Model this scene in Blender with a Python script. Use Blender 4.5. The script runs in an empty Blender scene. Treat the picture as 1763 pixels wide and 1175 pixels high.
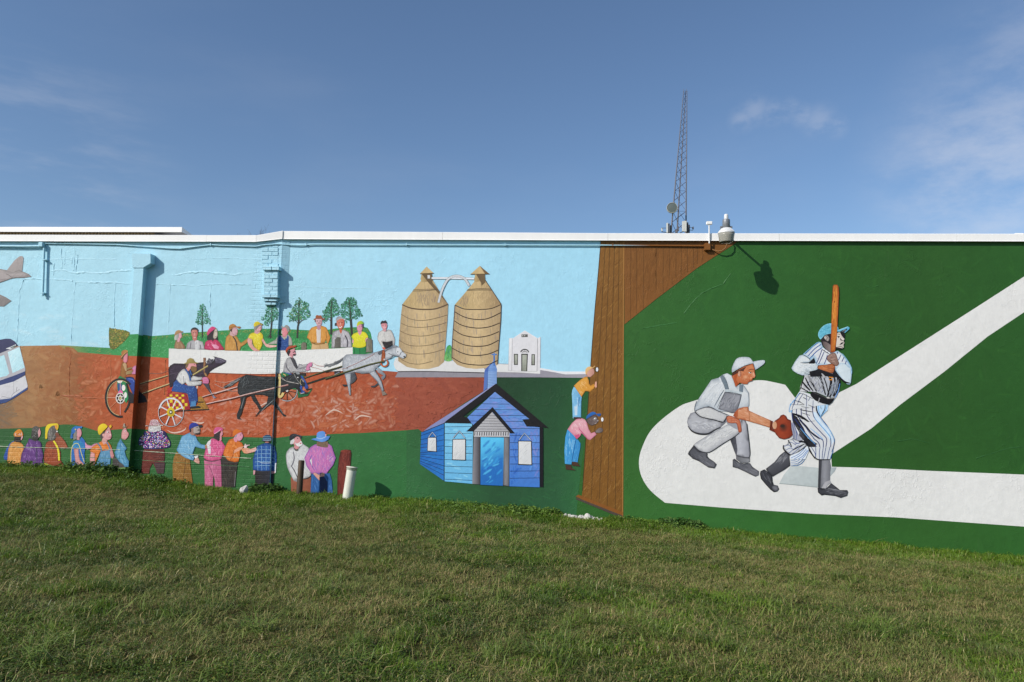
import bpy, bmesh, math, random
import numpy as np
from mathutils import Vector, Matrix
from mathutils.geometry import delaunay_2d_cdt
random.seed(7)
rng = np.random.default_rng(11)
SC = bpy.context.scene
COL = SC.collection

# ------------------------------------------------------------------ camera
PW, PH, FPX = 1763.0, 1175.0, 1300.0          # photograph size and focal length in its pixels
EYE = Vector((0, 0, 1.56))
TILT, ROLL = math.atan(.104), .0215
CAMROT = Matrix.Rotation(math.pi / 2 + TILT, 3, 'X') @ Matrix.Rotation(ROLL, 3, 'Z')
cam = bpy.data.cameras.new('camera')
cam.sensor_width = 36.0
cam.lens = FPX / PW * 36.0
cam.clip_start, cam.clip_end = .1, 6000
camo = bpy.data.objects.new('camera', cam)
camo.matrix_world = Matrix.Translation(EYE) @ CAMROT.to_4x4()
COL.objects.link(camo)
SC.camera = camo

# ------------------------------------------------------------------ wall frame (solved so that the coping is level)
WD = 13.7
def ray(px, py):
    return CAMROT @ Vector(((px - PW / 2) / FPX, -(py - PH / 2) / FPX, -1))
def frame(psi):
    return Vector((math.cos(psi), -math.sin(psi), 0)), Vector((-math.sin(psi), -math.cos(psi), 0))
def hit(px, py, off, U, N):
    d = ray(px, py)
    P = Vector((0, WD, 0)) + N * off
    t = (P - EYE).dot(N) / d.dot(N)
    q = EYE + d * t - Vector((0, WD, 0))
    return q.dot(U), q.z
lo, hi = -.3, .4
for _ in range(50):
    mid = (lo + hi) / 2
    U, N = frame(mid)
    if hit(495, 412.3, 0, U, N)[1] < hit(1763, 415.3, 0, U, N)[1]: lo = mid
    else: hi = mid
YAW = (lo + hi) / 2
U, N = frame(YAW)
if abs(hit(495, 412.3, 0, U, N)[1] - hit(1763, 415.3, 0, U, N)[1]) > 1e-3:
    lo, hi = -.3, .4
    for _ in range(50):
        mid = (lo + hi) / 2
        U, N = frame(mid)
        if hit(495, 412.3, 0, U, N)[1] > hit(1763, 415.3, 0, U, N)[1]: lo = mid
        else: hi = mid
    YAW = (lo + hi) / 2
    U, N = frame(YAW)
WP = Vector((0, WD, 0))
def uz(px, py, off=0.0):
    return hit(px, py, off, U, N)
def wl(u, out, z):                             # wall frame -> world
    return WP + U * u + N * out + Vector((0, 0, z))

# ------------------------------------------------------------------ world, sun, exposure
SUN_DIR = (U * -1.2 + N * 1.0 + Vector((0, 0, .97))).normalized()      # towards the sun
SUN_EL = math.asin(SUN_DIR.z)
world = bpy.data.worlds.new('World')
SC.world = world
world.use_nodes = True
wn, wk = world.node_tree.nodes, world.node_tree.links
wn.clear()
wout = wn.new('ShaderNodeOutputWorld')
wbg = wn.new('ShaderNodeBackground')
wbg.inputs['Strength'].default_value = .109
sky = wn.new('ShaderNodeTexSky')
sky.sky_type = 'NISHITA'
sky.sun_disc = False
sky.sun_elevation = SUN_EL
sky.sun_rotation = math.atan2(SUN_DIR.x, SUN_DIR.y)
sky.altitude = 100
sky.air_density = 1.0
sky.dust_density = .7
sky.ozone_density = 4.0
# thin high cloud, laid out by direction over the whole sky
tc = wn.new('ShaderNodeTexCoord')
def wmath(op, a, b=None, clamp=False):
    n = wn.new('ShaderNodeMath'); n.operation = op; n.use_clamp = clamp
    for i, v in enumerate((a, b)):
        if v is None: continue
        if isinstance(v, (int, float)): n.inputs[i].default_value = v
        else: wk.new(v, n.inputs[i])
    return n.outputs[0]
def wnoise(scale, detail, rot, sc, off=(0, 0, 0), rough=.55):
    m = wn.new('ShaderNodeMapping'); m.inputs['Rotation'].default_value = rot
    m.inputs['Scale'].default_value = sc; m.inputs['Location'].default_value = off
    wk.new(tc.outputs['Generated'], m.inputs['Vector'])
    n = wn.new('ShaderNodeTexNoise'); n.inputs['Scale'].default_value = scale
    n.inputs['Detail'].default_value = detail; n.inputs['Roughness'].default_value = rough
    wk.new(m.outputs['Vector'], n.inputs['Vector'])
    return n.outputs['Fac']
def wramp(x, a, b):
    n = wn.new('ShaderNodeMapRange'); n.interpolation_type = 'SMOOTHSTEP'
    n.inputs['From Min'].default_value = a; n.inputs['From Max'].default_value = b
    wk.new(x, n.inputs['Value'])
    return n.outputs['Result']
def near(px, py, r0, r1):                       # a cloud's own place in the sky
    d = ray(px, py).normalized()
    n = wn.new('ShaderNodeVectorMath'); n.operation = 'DISTANCE'
    wk.new(tc.outputs['Generated'], n.inputs[0]); n.inputs[1].default_value = d
    return wramp(n.outputs['Value'], r1, r0)
cir = wramp(wnoise(2.6, 7, (0, .35, 0), (1, 1, 3.2), (3.1, 0, .4)), .50, .90)
wisp = wnoise(9, 8, (0, .2, 0), (1, 1, 2.2), (.3, .1, 0), .62)
small = None
for cx_, cy_, r1 in ((1278, 206, .022), (1300, 190, .026), (1330, 194, .022), (1358, 190, .020), (1382, 200, .020), (1410, 208, .028), (1438, 218, .020)):
    q_ = near(cx_, cy_, 0, r1)
    small = q_ if small is None else wmath('MAXIMUM', small, q_)
small = wmath('MULTIPLY', small, wramp(wnoise(30, 6, (0, .3, 0), (1, 1, 1.8), (.9, 0, 1.7), .6), .30, .62))
bank = wmath('MAXIMUM', near(1720, 300, .03, .17), wmath('MULTIPLY', near(1900, 250, .05, .24), .9))
bank = wmath('MULTIPLY', bank, wramp(wisp, .28, .70))
left = wmath('MULTIPLY', near(60, 285, .02, .18), wramp(wnoise(7, 7, (0, -.25, 0), (1, 1, 4.5), (1.3, 0, .2), .6), .42, .75))
cl = wmath('ADD', wmath('MULTIPLY', cir, .05), wmath('ADD', wmath('MULTIPLY', small, .15), wmath('ADD', wmath('MULTIPLY', bank, .34), wmath('MULTIPLY', left, .16))), True)
cmix = wn.new('ShaderNodeMix'); cmix.data_type = 'RGBA'
wk.new(cl, cmix.inputs['Factor'])
wk.new(sky.outputs['Color'], cmix.inputs['A'])
cmix.inputs['B'].default_value = (6.6, 6.5, 6.7, 1)
wk.new(cmix.outputs['Result'], wbg.inputs['Color'])
wk.new(wbg.outputs['Background'], wout.inputs['Surface'])

sl = bpy.data.lights.new('sun', 'SUN')
sl.energy = 3.6
sl.angle = math.radians(.53)
sl.color = (1.0, .945, .875)
so = bpy.data.objects.new('sun', sl)
so.rotation_euler = (-SUN_DIR).to_track_quat('-Z', 'Y').to_euler()
so.location = (-12, -6, 14)
COL.objects.link(so)
vs = SC.view_settings
vs.view_transform = 'Standard'; vs.look = 'None'; vs.gamma = 1; vs.use_curve_mapping = False
vs.exposure = 0.22
SC.cycles.max_bounces = 5; SC.cycles.diffuse_bounces = 2; SC.cycles.glossy_bounces = 2; SC.cycles.transmission_bounces = 4

# ------------------------------------------------------------------ helpers
def lin(h):
    o = []
    for i in (0, 2, 4):
        c = int(h[i:i + 2], 16) / 255
        o.append(c / 12.92 if c <= .04045 else ((c + .055) / 1.055) ** 2.4)
    return np.array(o)
def tag(o, label=None, cat=None, group=None, kind=None):
    if label: o['label'] = label
    if cat: o['category'] = cat
    if group: o['group'] = group
    if kind: o['kind'] = kind
    return o
def empty(name, loc=(0, 0, 0), rz=0, parent=None):
    o = bpy.data.objects.new(name, None)
    o.empty_display_size = .2
    o.location = loc; o.rotation_euler = (0, 0, rz)
    if parent: o.parent = parent
    COL.objects.link(o)
    return o
class MB:
    def __init__(s): s.v = []; s.f = []; s.sm = []
    def add(s, vs_, fs, smooth=False):
        n = len(s.v); s.v += [tuple(p) for p in vs_]
        s.f += [tuple(i + n for i in f) for f in fs]; s.sm += [smooth] * len(fs)
    def box(s, a, b, bev=0.0):
        (x0, y0, z0), (x1, y1, z1) = a, b
        if bev <= 0:
            s.add([(x0, y0, z0), (x1, y0, z0), (x1, y1, z0), (x0, y1, z0), (x0, y0, z1), (x1, y0, z1), (x1, y1, z1), (x0, y1, z1)],
                  [(0, 3, 2, 1), (4, 5, 6, 7), (0, 1, 5, 4), (1, 2, 6, 5), (2, 3, 7, 6), (3, 0, 4, 7)])
            return
        bm = bmesh.new()
        bmesh.ops.create_cube(bm, size=1)
        for v in bm.verts:
            v.co = Vector(((x0 + x1) / 2 + v.co.x * (x1 - x0), (y0 + y1) / 2 + v.co.y * (y1 - y0), (z0 + z1) / 2 + v.co.z * (z1 - z0)))
        bmesh.ops.bevel(bm, geom=bm.edges[:], offset=bev, segments=2, affect='EDGES')
        bm.verts.index_update()
        s.add([v.co[:] for v in bm.verts], [[v.index for v in f.verts] for f in bm.faces])
        bm.free()
    def bar(s, a, b, r, r2=None, n=8, cap=True):
        a, b = Vector(a), Vector(b); d = (b - a).normalized()
        x = d.orthogonal().normalized(); y = d.cross(x)
        r2 = r if r2 is None else r2
        vs_ = []
        for p, q in ((a, r), (b, r2)):
            for i in range(n):
                t = 2 * math.pi * i / n
                vs_.append(p + x * math.cos(t) * q + y * math.sin(t) * q)
        s.add(vs_, [(i, (i + 1) % n, n + (i + 1) % n, n + i) for i in range(n)], n > 5)
        if cap: s.add(vs_, [tuple(range(n))[::-1], tuple(range(n, 2 * n))])
    def tube(s, pts, r, n=8):
        pts = [Vector(p) for p in pts]
        rs = r if isinstance(r, (list, tuple)) else [r] * len(pts)
        vs_ = []; x = None
        for i, p in enumerate(pts):
            d = (pts[min(i + 1, len(pts) - 1)] - pts[max(i - 1, 0)]).normalized()
            if x is None: x = d.orthogonal().normalized()
            x = (x - d * x.dot(d)).normalized(); y = d.cross(x)
            for k in range(n):
                t = 2 * math.pi * k / n
                vs_.append(p + (x * math.cos(t) + y * math.sin(t)) * rs[i])
        fs = []
        for i in range(len(pts) - 1):
            for k in range(n):
                fs.append((i * n + k, i * n + (k + 1) % n, (i + 1) * n + (k + 1) % n, (i + 1) * n + k))
        s.add(vs_, fs, True)
        s.add(vs_, [tuple(range(n))[::-1], tuple(range((len(pts) - 1) * n, len(pts) * n))])
    def lathe(s, prof, n=28, c=(0, 0, 0), cap=True):
        vs_ = []
        for r, z in prof:
            for k in range(n):
                t = 2 * math.pi * k / n
                vs_.append((c[0] + r * math.cos(t), c[1] + r * math.sin(t), c[2] + z))
        fs = []
        for i in range(len(prof) - 1):
            for k in range(n):
                fs.append((i * n + k, i * n + (k + 1) % n, (i + 1) * n + (k + 1) % n, (i + 1) * n + k))
        s.add(vs_, fs, True)
        if cap: s.add(vs_, [tuple(range(n))[::-1], tuple(range((len(prof) - 1) * n, len(prof) * n))])
    def build(s, name, mat, parent=None, loc=None, rz=0):
        me = bpy.data.meshes.new(name)
        me.from_pydata(s.v, [], s.f); me.update()
        me.polygons.foreach_set('use_smooth', s.sm)
        me.materials.append(mat)
        o = bpy.data.objects.new(name, me)
        if loc is not None: o.location = loc
        o.rotation_euler = (0, 0, rz)
        if parent: o.parent = parent
        COL.objects.link(o)
        return o

# ------------------------------------------------------------------ materials
MATS = {}
def newmat(name):
    m = bpy.data.materials.new(name); m.use_nodes = True
    nt = m.node_tree; nt.nodes.clear()
    o = nt.nodes.new('ShaderNodeOutputMaterial'); b = nt.nodes.new('ShaderNodeBsdfPrincipled')
    nt.links.new(b.outputs[0], o.inputs[0])
    MATS[name] = m
    return m, nt, b
class G:                                        # small node-graph helper
    def __init__(s, nt): s.n, s.k = nt.nodes, nt.links
    def put(s, sock, v):
        if isinstance(v, bpy.types.NodeSocket): s.k.new(v, sock)
        elif v is not None: sock.default_value = v
    def m(s, op, a, b=None, c=None, clamp=False):
        n = s.n.new('ShaderNodeMath'); n.operation = op; n.use_clamp = clamp
        for i, v in enumerate((a, b, c)): s.put(n.inputs[i], v)
        return n.outputs[0]
    def vm(s, op, a, b):
        n = s.n.new('ShaderNodeVectorMath'); n.operation = op
        s.put(n.inputs[0], a); s.put(n.inputs[1], b)
        return n.outputs[0]
    def noise(s, vec, scale, detail=4, rough=.55, out='Fac'):
        n = s.n.new('ShaderNodeTexNoise'); s.put(n.inputs['Vector'], vec)
        n.inputs['Scale'].default_value = scale; n.inputs['Detail'].default_value = detail; n.inputs['Roughness'].default_value = rough
        return n.outputs[out]
    def ramp(s, x, a, b, lo=0., hi=1.):
        n = s.n.new('ShaderNodeMapRange'); n.interpolation_type = 'SMOOTHSTEP'
        s.put(n.inputs['Value'], x); n.inputs['From Min'].default_value = a; n.inputs['From Max'].default_value = b
        n.inputs['To Min'].default_value = lo; n.inputs['To Max'].default_value = hi
        return n.outputs['Result']
    def mix(s, f, a, b, mode='MIX'):
        n = s.n.new('ShaderNodeMix'); n.data_type = 'RGBA'; n.blend_type = mode
        s.put(n.inputs['Factor'], f); s.put(n.inputs['A'], a); s.put(n.inputs['B'], b)
        return n.outputs['Result']
    def bump(s, h, strength, dist, normal=None):
        n = s.n.new('ShaderNodeBump'); n.inputs['Strength'].default_value = strength; n.inputs['Distance'].default_value = dist
        s.put(n.inputs['Height'], h)
        if normal is not None: s.put(n.inputs['Normal'], normal)
        return n.outputs['Normal']
    def map(s, vec, sc=(1, 1, 1), rot=(0, 0, 0), loc=(0, 0, 0)):
        n = s.n.new('ShaderNodeMapping'); s.put(n.inputs['Vector'], vec)
        n.inputs['Scale'].default_value = sc; n.inputs['Rotation'].default_value = rot; n.inputs['Location'].default_value = loc
        return n.outputs['Vector']
    def geo(s): return s.n.new('ShaderNodeNewGeometry').outputs['Position']
def c4(h): return (*lin(h), 1)
def simple(name, h, rough=.6, metal=0., var=.12, scale=6., bump=.0, spec=.4, stretch=(1, 1, 1)):
    m, nt, b = newmat(name); g = G(nt)
    pos = g.map(g.geo(), stretch)
    n1 = g.noise(pos, scale, 5); n2 = g.noise(pos, scale * 9, 3)
    f = g.m('ADD', g.m('MULTIPLY', n1, .7), g.m('MULTIPLY', n2, .3))
    k = g.ramp(f, .25, .75, 1 - var, 1 + var)
    col = g.mix(1.0, c4(h), k, 'MULTIPLY')
    nt.links.new(col, b.inputs['Base Color'])
    b.inputs['Roughness'].default_value = rough; b.inputs['Metallic'].default_value = metal
    b.inputs['Specular IOR Level'].default_value = spec
    if bump: nt.links.new(g.bump(n2, bump, .01), b.inputs['Normal'])
    return m

def make_paint():
    """Exterior wall paint: pigment comes with the brushwork (attribute Col), the plaster relief under it from position."""
    m, nt, b = newmat('mural_paint'); g = G(nt)
    at = nt.nodes.new('ShaderNodeAttribute'); at.attribute_name = 'Col'
    pos = g.geo()
    flat = g.map(pos, (1, .02, 1))                # the wall plane only, so every coat shares the relief
    n1 = g.noise(flat, 1.1, 4, .6); n2 = g.noise(flat, 14, 3, .6); br = g.noise(g.map(flat, (1, 1, .35), (0, .5, 0)), 26, 3)
    f = g.m('ADD', g.m('ADD', g.m('MULTIPLY', n1, .45), g.m('MULTIPLY', n2, .25)), g.m('MULTIPLY', br, .3))
    k = g.ramp(f, .28, .72, .93, 1.06)
    col = g.mix(1.0, at.outputs['Color'], k, 'MULTIPLY')
    # rain streaks and dust
    st = g.ramp(g.noise(g.map(flat, (5, 1, .25)), 2.2, 5, .65), .62, .88, 0, .07)
    col = g.mix(st, col, c4('8d8878'))
    nt.links.new(col, b.inputs['Base Color'])
    b.inputs['Roughness'].default_value = .52
    b.inputs['Specular IOR Level'].default_value = .3
    # relief: roller texture, trowelled plaster, ridges of old mortar, hairline cracks
    fine = g.noise(flat, 70, 2, .6)
    med = g.noise(flat, 11, 3, .6)
    big = g.noise(flat, 1.7, 3, .6)
    rid = g.m('ABSOLUTE', g.m('SUBTRACT', g.noise(flat, 3.1, 4, .66), .5))
    rid = g.ramp(rid, .0, .022, 1, 0)
    rmask = g.ramp(g.noise(flat, 1.3, 2), .50, .60, 0, 1)
    rid = g.m('MULTIPLY', rid, rmask)
    lump = g.m('MULTIPLY', g.ramp(g.noise(flat, 26, 3, .7), .55, .75, 0, 1), g.ramp(g.noise(flat, 2.2, 2), .5, .62, 0, 1))
    h = g.m('MULTIPLY', fine, .10)
    h = g.m('ADD', h, g.m('MULTIPLY', med, .26))
    h = g.m('ADD', h, g.m('MULTIPLY', big, .8))
    h = g.m('ADD', h, g.m('MULTIPLY', rid, .16))
    h = g.m('ADD', h, g.m('MULTIPLY', lump, .20))
    # brickwork showing through the coat, strongest along the old pier and low down on the left
    bt = nt.nodes.new('ShaderNodeTexBrick')
    bt.inputs['Scale'].default_value = 1.0; bt.inputs['Mortar Size'].default_value = .010
    bt.inputs['Brick Width'].default_value = .215; bt.inputs['Row Height'].default_value = .075; bt.inputs['Mortar Smooth'].default_value = .5
    sw = nt.nodes.new('ShaderNodeSeparateXYZ'); nt.links.new(pos, sw.inputs[0])
    cw = nt.nodes.new('ShaderNodeCombineXYZ'); nt.links.new(sw.outputs[0], cw.inputs[0]); nt.links.new(sw.outputs[2], cw.inputs[1])
    nt.links.new(cw.outputs[0], bt.inputs['Vector'])
    x = sw.outputs[0]; z = sw.outputs[2]
    pier = g.m('MULTIPLY', g.ramp(x, -4.95, -4.86), g.ramp(x, -4.30, -4.22, 1, 0))
    lowl = g.m('MULTIPLY', g.ramp(x, -4.3, -4.2, 1, 0), g.ramp(z, .95, 1.25, 1, 0))
    bm_ = g.m('MAXIMUM', pier, g.m('MULTIPLY', lowl, .7))
    bm_ = g.m('MULTIPLY', bm_, g.ramp(g.noise(flat, 2.6, 3), .34, .56, .15, 1))
    h = g.m('SUBTRACT', h, g.m('MULTIPLY', g.m('MULTIPLY', bt.outputs['Fac'], bm_), .26))
    nt.links.new(g.bump(h, .8, .014), b.inputs['Normal'])
    return m
PAINT = make_paint()
# ------------------------------------------------------------------ the wall's planes and the brush
OFF_L, OFF_D = .05, .20                       # old left wall stands 5 cm proud, the downspout 15 cm more
R3 = np.array(CAMROT); UA = np.array(U); NA = np.array(N); EA = np.array(EYE)
def uz_np(px, py, off):
    d = np.stack([(px - PW / 2) / FPX, -(py - PH / 2) / FPX, -np.ones_like(px)], 1) @ R3.T
    P = np.array(WP) + NA * off
    t = ((P - EA) @ NA) / (d @ NA)
    q = EA + d * t[:, None] - np.array(WP)
    return q @ UA, q[:, 2]
def proj(u, out, z):
    p = CAMROT.transposed() @ (wl(u, out, z) - EYE)
    return PW / 2 + FPX * p.x / -p.z, PH / 2 - FPX * p.y / -p.z
U_STEP = uz(474.6, 640, OFF_L)[0]
U_DL, U_DR = uz(229.4, 480, OFF_D)[0], uz(245.6, 480, OFF_D)[0]
Z_DB = uz(213, 807, OFF_D)[1]
Z_DT = uz(240, 461, OFF_D)[1]
def vline(u, off):                            # a vertical edge of the building as a line in the picture: x = a + b*y
    a, b = proj(u, off, 0.), proj(u, off, 4.5)
    k = (b[0] - a[0]) / (b[1] - a[1])
    return a[0] - k * a[1], k
L_STEP, L_DL, L_DR = vline(U_STEP, OFF_L), vline(U_DL, OFF_D), vline(U_DR, OFF_D)
Y_DT, Y_DB = proj(U_DL, OFF_D, Z_DT)[1], proj(U_DL, OFF_D, Z_DB)[1]
def halfclip(poly, f):
    out = []
    n = len(poly)
    for i in range(n):
        p, q = poly[i], poly[(i + 1) % n]
        a, b = f(p), f(q)
        if a >= 0: out.append(p)
        if (a > 0 > b) or (a < 0 < b):
            t = a / (a - b)
            out.append((p[0] + (q[0] - p[0]) * t, p[1] + (q[1] - p[1]) * t))
    return out
def pieces(poly):
    xs = [p[0] for p in poly]
    if min(xs) > 492: return [(poly, 0.)]
    res = []
    side = lambda L: (lambda p: p[0] - L[0] - L[1] * p[1])
    neg = lambda f: (lambda p: -f(p))
    if max(xs) > 460:
        r = halfclip(poly, side(L_STEP))
        if len(r) > 2: res.append((r, 0.))
        poly = halfclip(poly, neg(side(L_STEP)))
    if len(poly) < 3: return res
    xs = [p[0] for p in poly]
    if max(xs) < 196 or min(xs) > 255: return res + [(poly, OFF_L)]
    for a, off in ((halfclip(poly, neg(side(L_DL))), OFF_L), (halfclip(poly, side(L_DR)), OFF_L)):
        if len(a) > 2: res.append((a, off))
    mid = halfclip(halfclip(poly, side(L_DL)), neg(side(L_DR))) if len(poly) > 2 else []
    if len(mid) > 2:
        for a, off in ((halfclip(mid, lambda p: Y_DT - p[1]), OFF_L), (halfclip(mid, lambda p: p[1] - Y_DB), OFF_L),
                       (halfclip(halfclip(mid, lambda p: p[1] - Y_DT), lambda p: Y_DB - p[1]), OFF_D)):
            if len(a) > 2: res.append((a, off))
    return res
def crom(pts, closed=True, k=4):
    n = len(pts)
    if n < 3: return pts
    out = []
    for i in range(n if closed else n - 1):
        if closed: p0, p1, p2, p3 = pts[i - 1], pts[i], pts[(i + 1) % n], pts[(i + 2) % n]
        else: p0, p1, p2, p3 = pts[max(i - 1, 0)], pts[i], pts[i + 1], pts[min(i + 2, n - 1)]
        for j in range(k):
            t = j / k
            out.append(tuple(.5 * (2 * p1[a] + (p2[a] - p0[a]) * t + (2 * p0[a] - 5 * p1[a] + 4 * p2[a] - p3[a]) * t * t
                                   + (3 * p1[a] - p0[a] - 3 * p2[a] + p3[a]) * t ** 3) for a in (0, 1)))
    if not closed: out.append(pts[-1])
    return out
def inside(P, poly):
    x, y = P[:, 0], P[:, 1]
    r = np.zeros(len(P), bool)
    n = len(poly)
    for i in range(n):
        x0, y0 = poly[i]; x1, y1 = poly[i - 1]
        c = (y0 > y) != (y1 > y)
        with np.errstate(divide='ignore', invalid='ignore'):
            r ^= c & (x < (x1 - x0) * (y - y0) / (y1 - y0 + 1e-12) + x0)
    return r
def edist(P, poly):
    d = np.full(len(P), 1e9)
    n = len(poly)
    for i in range(n):
        a = np.array(poly[i - 1]); b = np.array(poly[i])
        ab = b - a; L = (ab @ ab) + 1e-9
        t = np.clip(((P - a) @ ab) / L, 0, 1)
        d = np.minimum(d, np.hypot(*(P - a - t[:, None] * ab).T))
    return d
def C(c): return lin(c) if isinstance(c, str) else c
STEP = 4e-5
class Fig:
    """One painted figure of the mural: coats of paint laid over each other on the wall."""
    def __init__(s, name, label=None, lvl=1.0, parent=None):
        s.name, s.label, s.z = name, label, lvl * 1e-3
        s.V, s.T, s.K = [], [], []
        s.last = '808080'; s.lpoly = None; s.gain = 1.0; s.nv = 0; s.o = (0, 0, 1.0); s.parent = parent
    def k(s, x, y, w):
        s.o = (x, y, w / 1762.0); return s
    def P(s, t):
        a = [float(v) for v in t.split()] if isinstance(t, str) else None
        if a is None: return [(s.o[0] + x * s.o[2], s.o[1] + y * s.o[2]) for x, y in t]
        return [(s.o[0] + a[i] * s.o[2], s.o[1] + a[i + 1] * s.o[2]) for i in range(0, len(a), 2)]
    def emit(s, poly, col, grid=0., dz=None):
        if dz is None: s.z += STEP; z = s.z
        else: z = s.z + dz
        for pc, off in pieces(poly):
            pc = [p for i, p in enumerate(pc) if abs(p[0] - pc[i - 1][0]) + abs(p[1] - pc[i - 1][1]) > 1e-4]
            if len(pc) < 3: continue
            A = sum(pc[i - 1][0] * pc[i][1] - pc[i][0] * pc[i - 1][1] for i in range(len(pc)))
            if abs(A) < 1e-3: continue
            if A > 0: pc = pc[::-1]
            if grid or len(pc) > 4:
                pts = [Vector((p[0], -p[1])) for p in pc]
                n0 = len(pts)
                if grid:
                    xs = [p[0] for p in pc]; ys = [p[1] for p in pc]
                    gx = np.arange(min(xs) + grid / 2, max(xs), grid); gy = np.arange(min(ys) + grid / 2, max(ys), grid)
                    if len(gx) and len(gy):
                        Q = np.stack(np.meshgrid(gx, gy), -1).reshape(-1, 2)
                        Q = Q + rng.uniform(-.25, .25, Q.shape) * grid
                        Q = Q[inside(Q, pc)]
                        if len(Q): Q = Q[edist(Q, pc) > grid * .3]
                        pts += [Vector((q[0], -q[1])) for q in Q]
                ov, oe, of, *_ = delaunay_2d_cdt(pts, [], [list(range(n0))], 1, 1e-5)
                ov = np.array([(v.x, -v.y) for v in ov]) if len(ov) else np.zeros((0, 2))
                tri = [tuple(f) for f in of]
            else:
                ov = np.array(pc); tri = [tuple(range(len(pc)))]
            if not len(ov) or not tri: continue
            s.put(ov, tri, col(ov) if callable(col) else np.tile(C(col), (len(ov), 1)), off, z)
    def put(s, ov, tri, cols, off, z):
        u, v = uz_np(ov[:, 0], ov[:, 1], off)
        s.V.append(np.stack([u, np.full_like(u, -(off + z)), v], 1))
        s.K.append(cols)
        s.T += [tuple(i + s.nv for i in t) for t in tri]
        s.nv += len(ov)
    def f(s, t, c, c2=None, ang=90, ed=None, n=0., sm=0, grid=None, mid=None):
        poly = s.P(t)
        if sm: poly = crom(poly, True, 4 if len(poly) < 14 else 3)
        s.lpoly = poly
        xs = [p[0] for p in poly]; ys = [p[1] for p in poly]
        sz = max(max(xs) - min(xs), max(ys) - min(ys))
        if c2 is None and ed is None and not n and mid is None and not callable(c):
            s.last = c; s.emit(poly, c); return s
        if grid is None: grid = min(max(sz / 14, 1.1), 7)
        if callable(c): s.last = c; s.emit(poly, c, grid); return s
        a = math.radians(ang); dx, dy = math.cos(a), math.sin(a)
        pr = [p[0] * dx + p[1] * dy for p in poly]; p0, p1 = min(pr), max(pr)
        A = C(c); B = C(c2) if c2 is not None else A; M = C(mid) if mid is not None else None
        def fn(Q):
            t_ = np.clip((Q[:, 0] * dx + Q[:, 1] * dy - p0) / (p1 - p0 + 1e-9), 0, 1)[:, None]
            if M is None: o = A * (1 - t_) + B * t_
            else: o = np.where(t_ < .5, A * (1 - 2 * t_) + M * 2 * t_, M * (2 - 2 * t_) + B * (2 * t_ - 1))
            if ed:
                w = np.clip(1 - edist(Q, poly) / (ed[1] * s.o[2]), 0, 1)[:, None] ** 1.3
                o = o * (1 - w) + C(ed[0]) * w
            if n: o = o * (1 + n * rng.uniform(-1, 1, (len(Q), 1)))
            return np.clip(o, .004, .95)
        s.last = fn
        s.emit(poly, fn, grid)
        return s
    def l(s, t, w, c, taper=0., sm=1):
        pts = s.P(t)
        if sm and len(pts) > 2: pts = crom(pts, False, 4)
        w = w * s.o[2]
        L, Rr = [], []
        n = len(pts)
        for i, p in enumerate(pts):
            a, b = pts[max(i - 1, 0)], pts[min(i + 1, n - 1)]
            dx, dy = b[0] - a[0], b[1] - a[1]; q = math.hypot(dx, dy) + 1e-9
            t_ = i / max(n - 1, 1)
            h = w / 2 * (1 - taper * abs(2 * t_ - 1) ** 2)
            L.append((p[0] - dy / q * h, p[1] + dx / q * h)); Rr.append((p[0] + dy / q * h, p[1] - dx / q * h))
        s.z += STEP
        for i in range(n - 1):
            s.emit([L[i], L[i + 1], Rr[i + 1], Rr[i]], c, 0, 0.)
        return s
    def e(s, x, y, rx, ry, c, rot=0., c2=None, ang=90, ed=None, m=14):
        a = math.radians(rot)
        pts = []
        for i in range(m):
            t = 2 * math.pi * i / m
            ex, ey = rx * math.cos(t), ry * math.sin(t)
            pts.append((x + ex * math.cos(a) - ey * math.sin(a), y + ex * math.sin(a) + ey * math.cos(a)))
        return s.f(pts, c, c2, ang, ed)
    def ring(s, x, y, rx, ry, w, c, a0=0, a1=360, m=30):
        n = max(int(m * (a1 - a0) / 360), 3)
        s.z += STEP
        pt = lambda t, k: (x + (rx + k) * math.cos(t), y + (ry + k) * math.sin(t))
        for i in range(n):
            t0, t1 = math.radians(a0 + (a1 - a0) * i / n), math.radians(a0 + (a1 - a0) * (i + 1) / n)
            s.emit(s.P([pt(t0, -w / 2), pt(t1, -w / 2), pt(t1, w / 2), pt(t0, w / 2)]), c, 0, 0.)
        return s
    def scat(s, t, n):
        poly = s.P(t) if isinstance(t, str) else t
        xs = [p[0] for p in poly]; ys = [p[1] for p in poly]
        Q = np.zeros((0, 2)); g_ = 0
        while len(Q) < n and g_ < 40:
            q = np.stack([rng.uniform(min(xs), max(xs), n * 2), rng.uniform(min(ys), max(ys), n * 2)], 1)
            Q = np.concatenate([Q, q[inside(q, poly)]]); g_ += 1
        return Q[:n]
    def d(s, t, n, r, cols, asp=1.0):          # dabs
        s.z += STEP
        r *= s.o[2]
        cs = [C(c) for c in cols]
        for i, q in enumerate(s.scat(t, n)):
            k = rng.uniform(.55, 1.25) * r; a0 = rng.uniform(0, 6.28)
            p = [(q[0] + k * math.cos(a0 + j * 1.2566) * rng.uniform(.8, 1.2), q[1] + k * asp * math.sin(a0 + j * 1.2566)) for j in range(5)]
            s.emit(p, cs[int(rng.integers(len(cs)))], 0, (i * 67 % 151) * 3e-6)
        s.z += 4.7e-4
        return s
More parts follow.
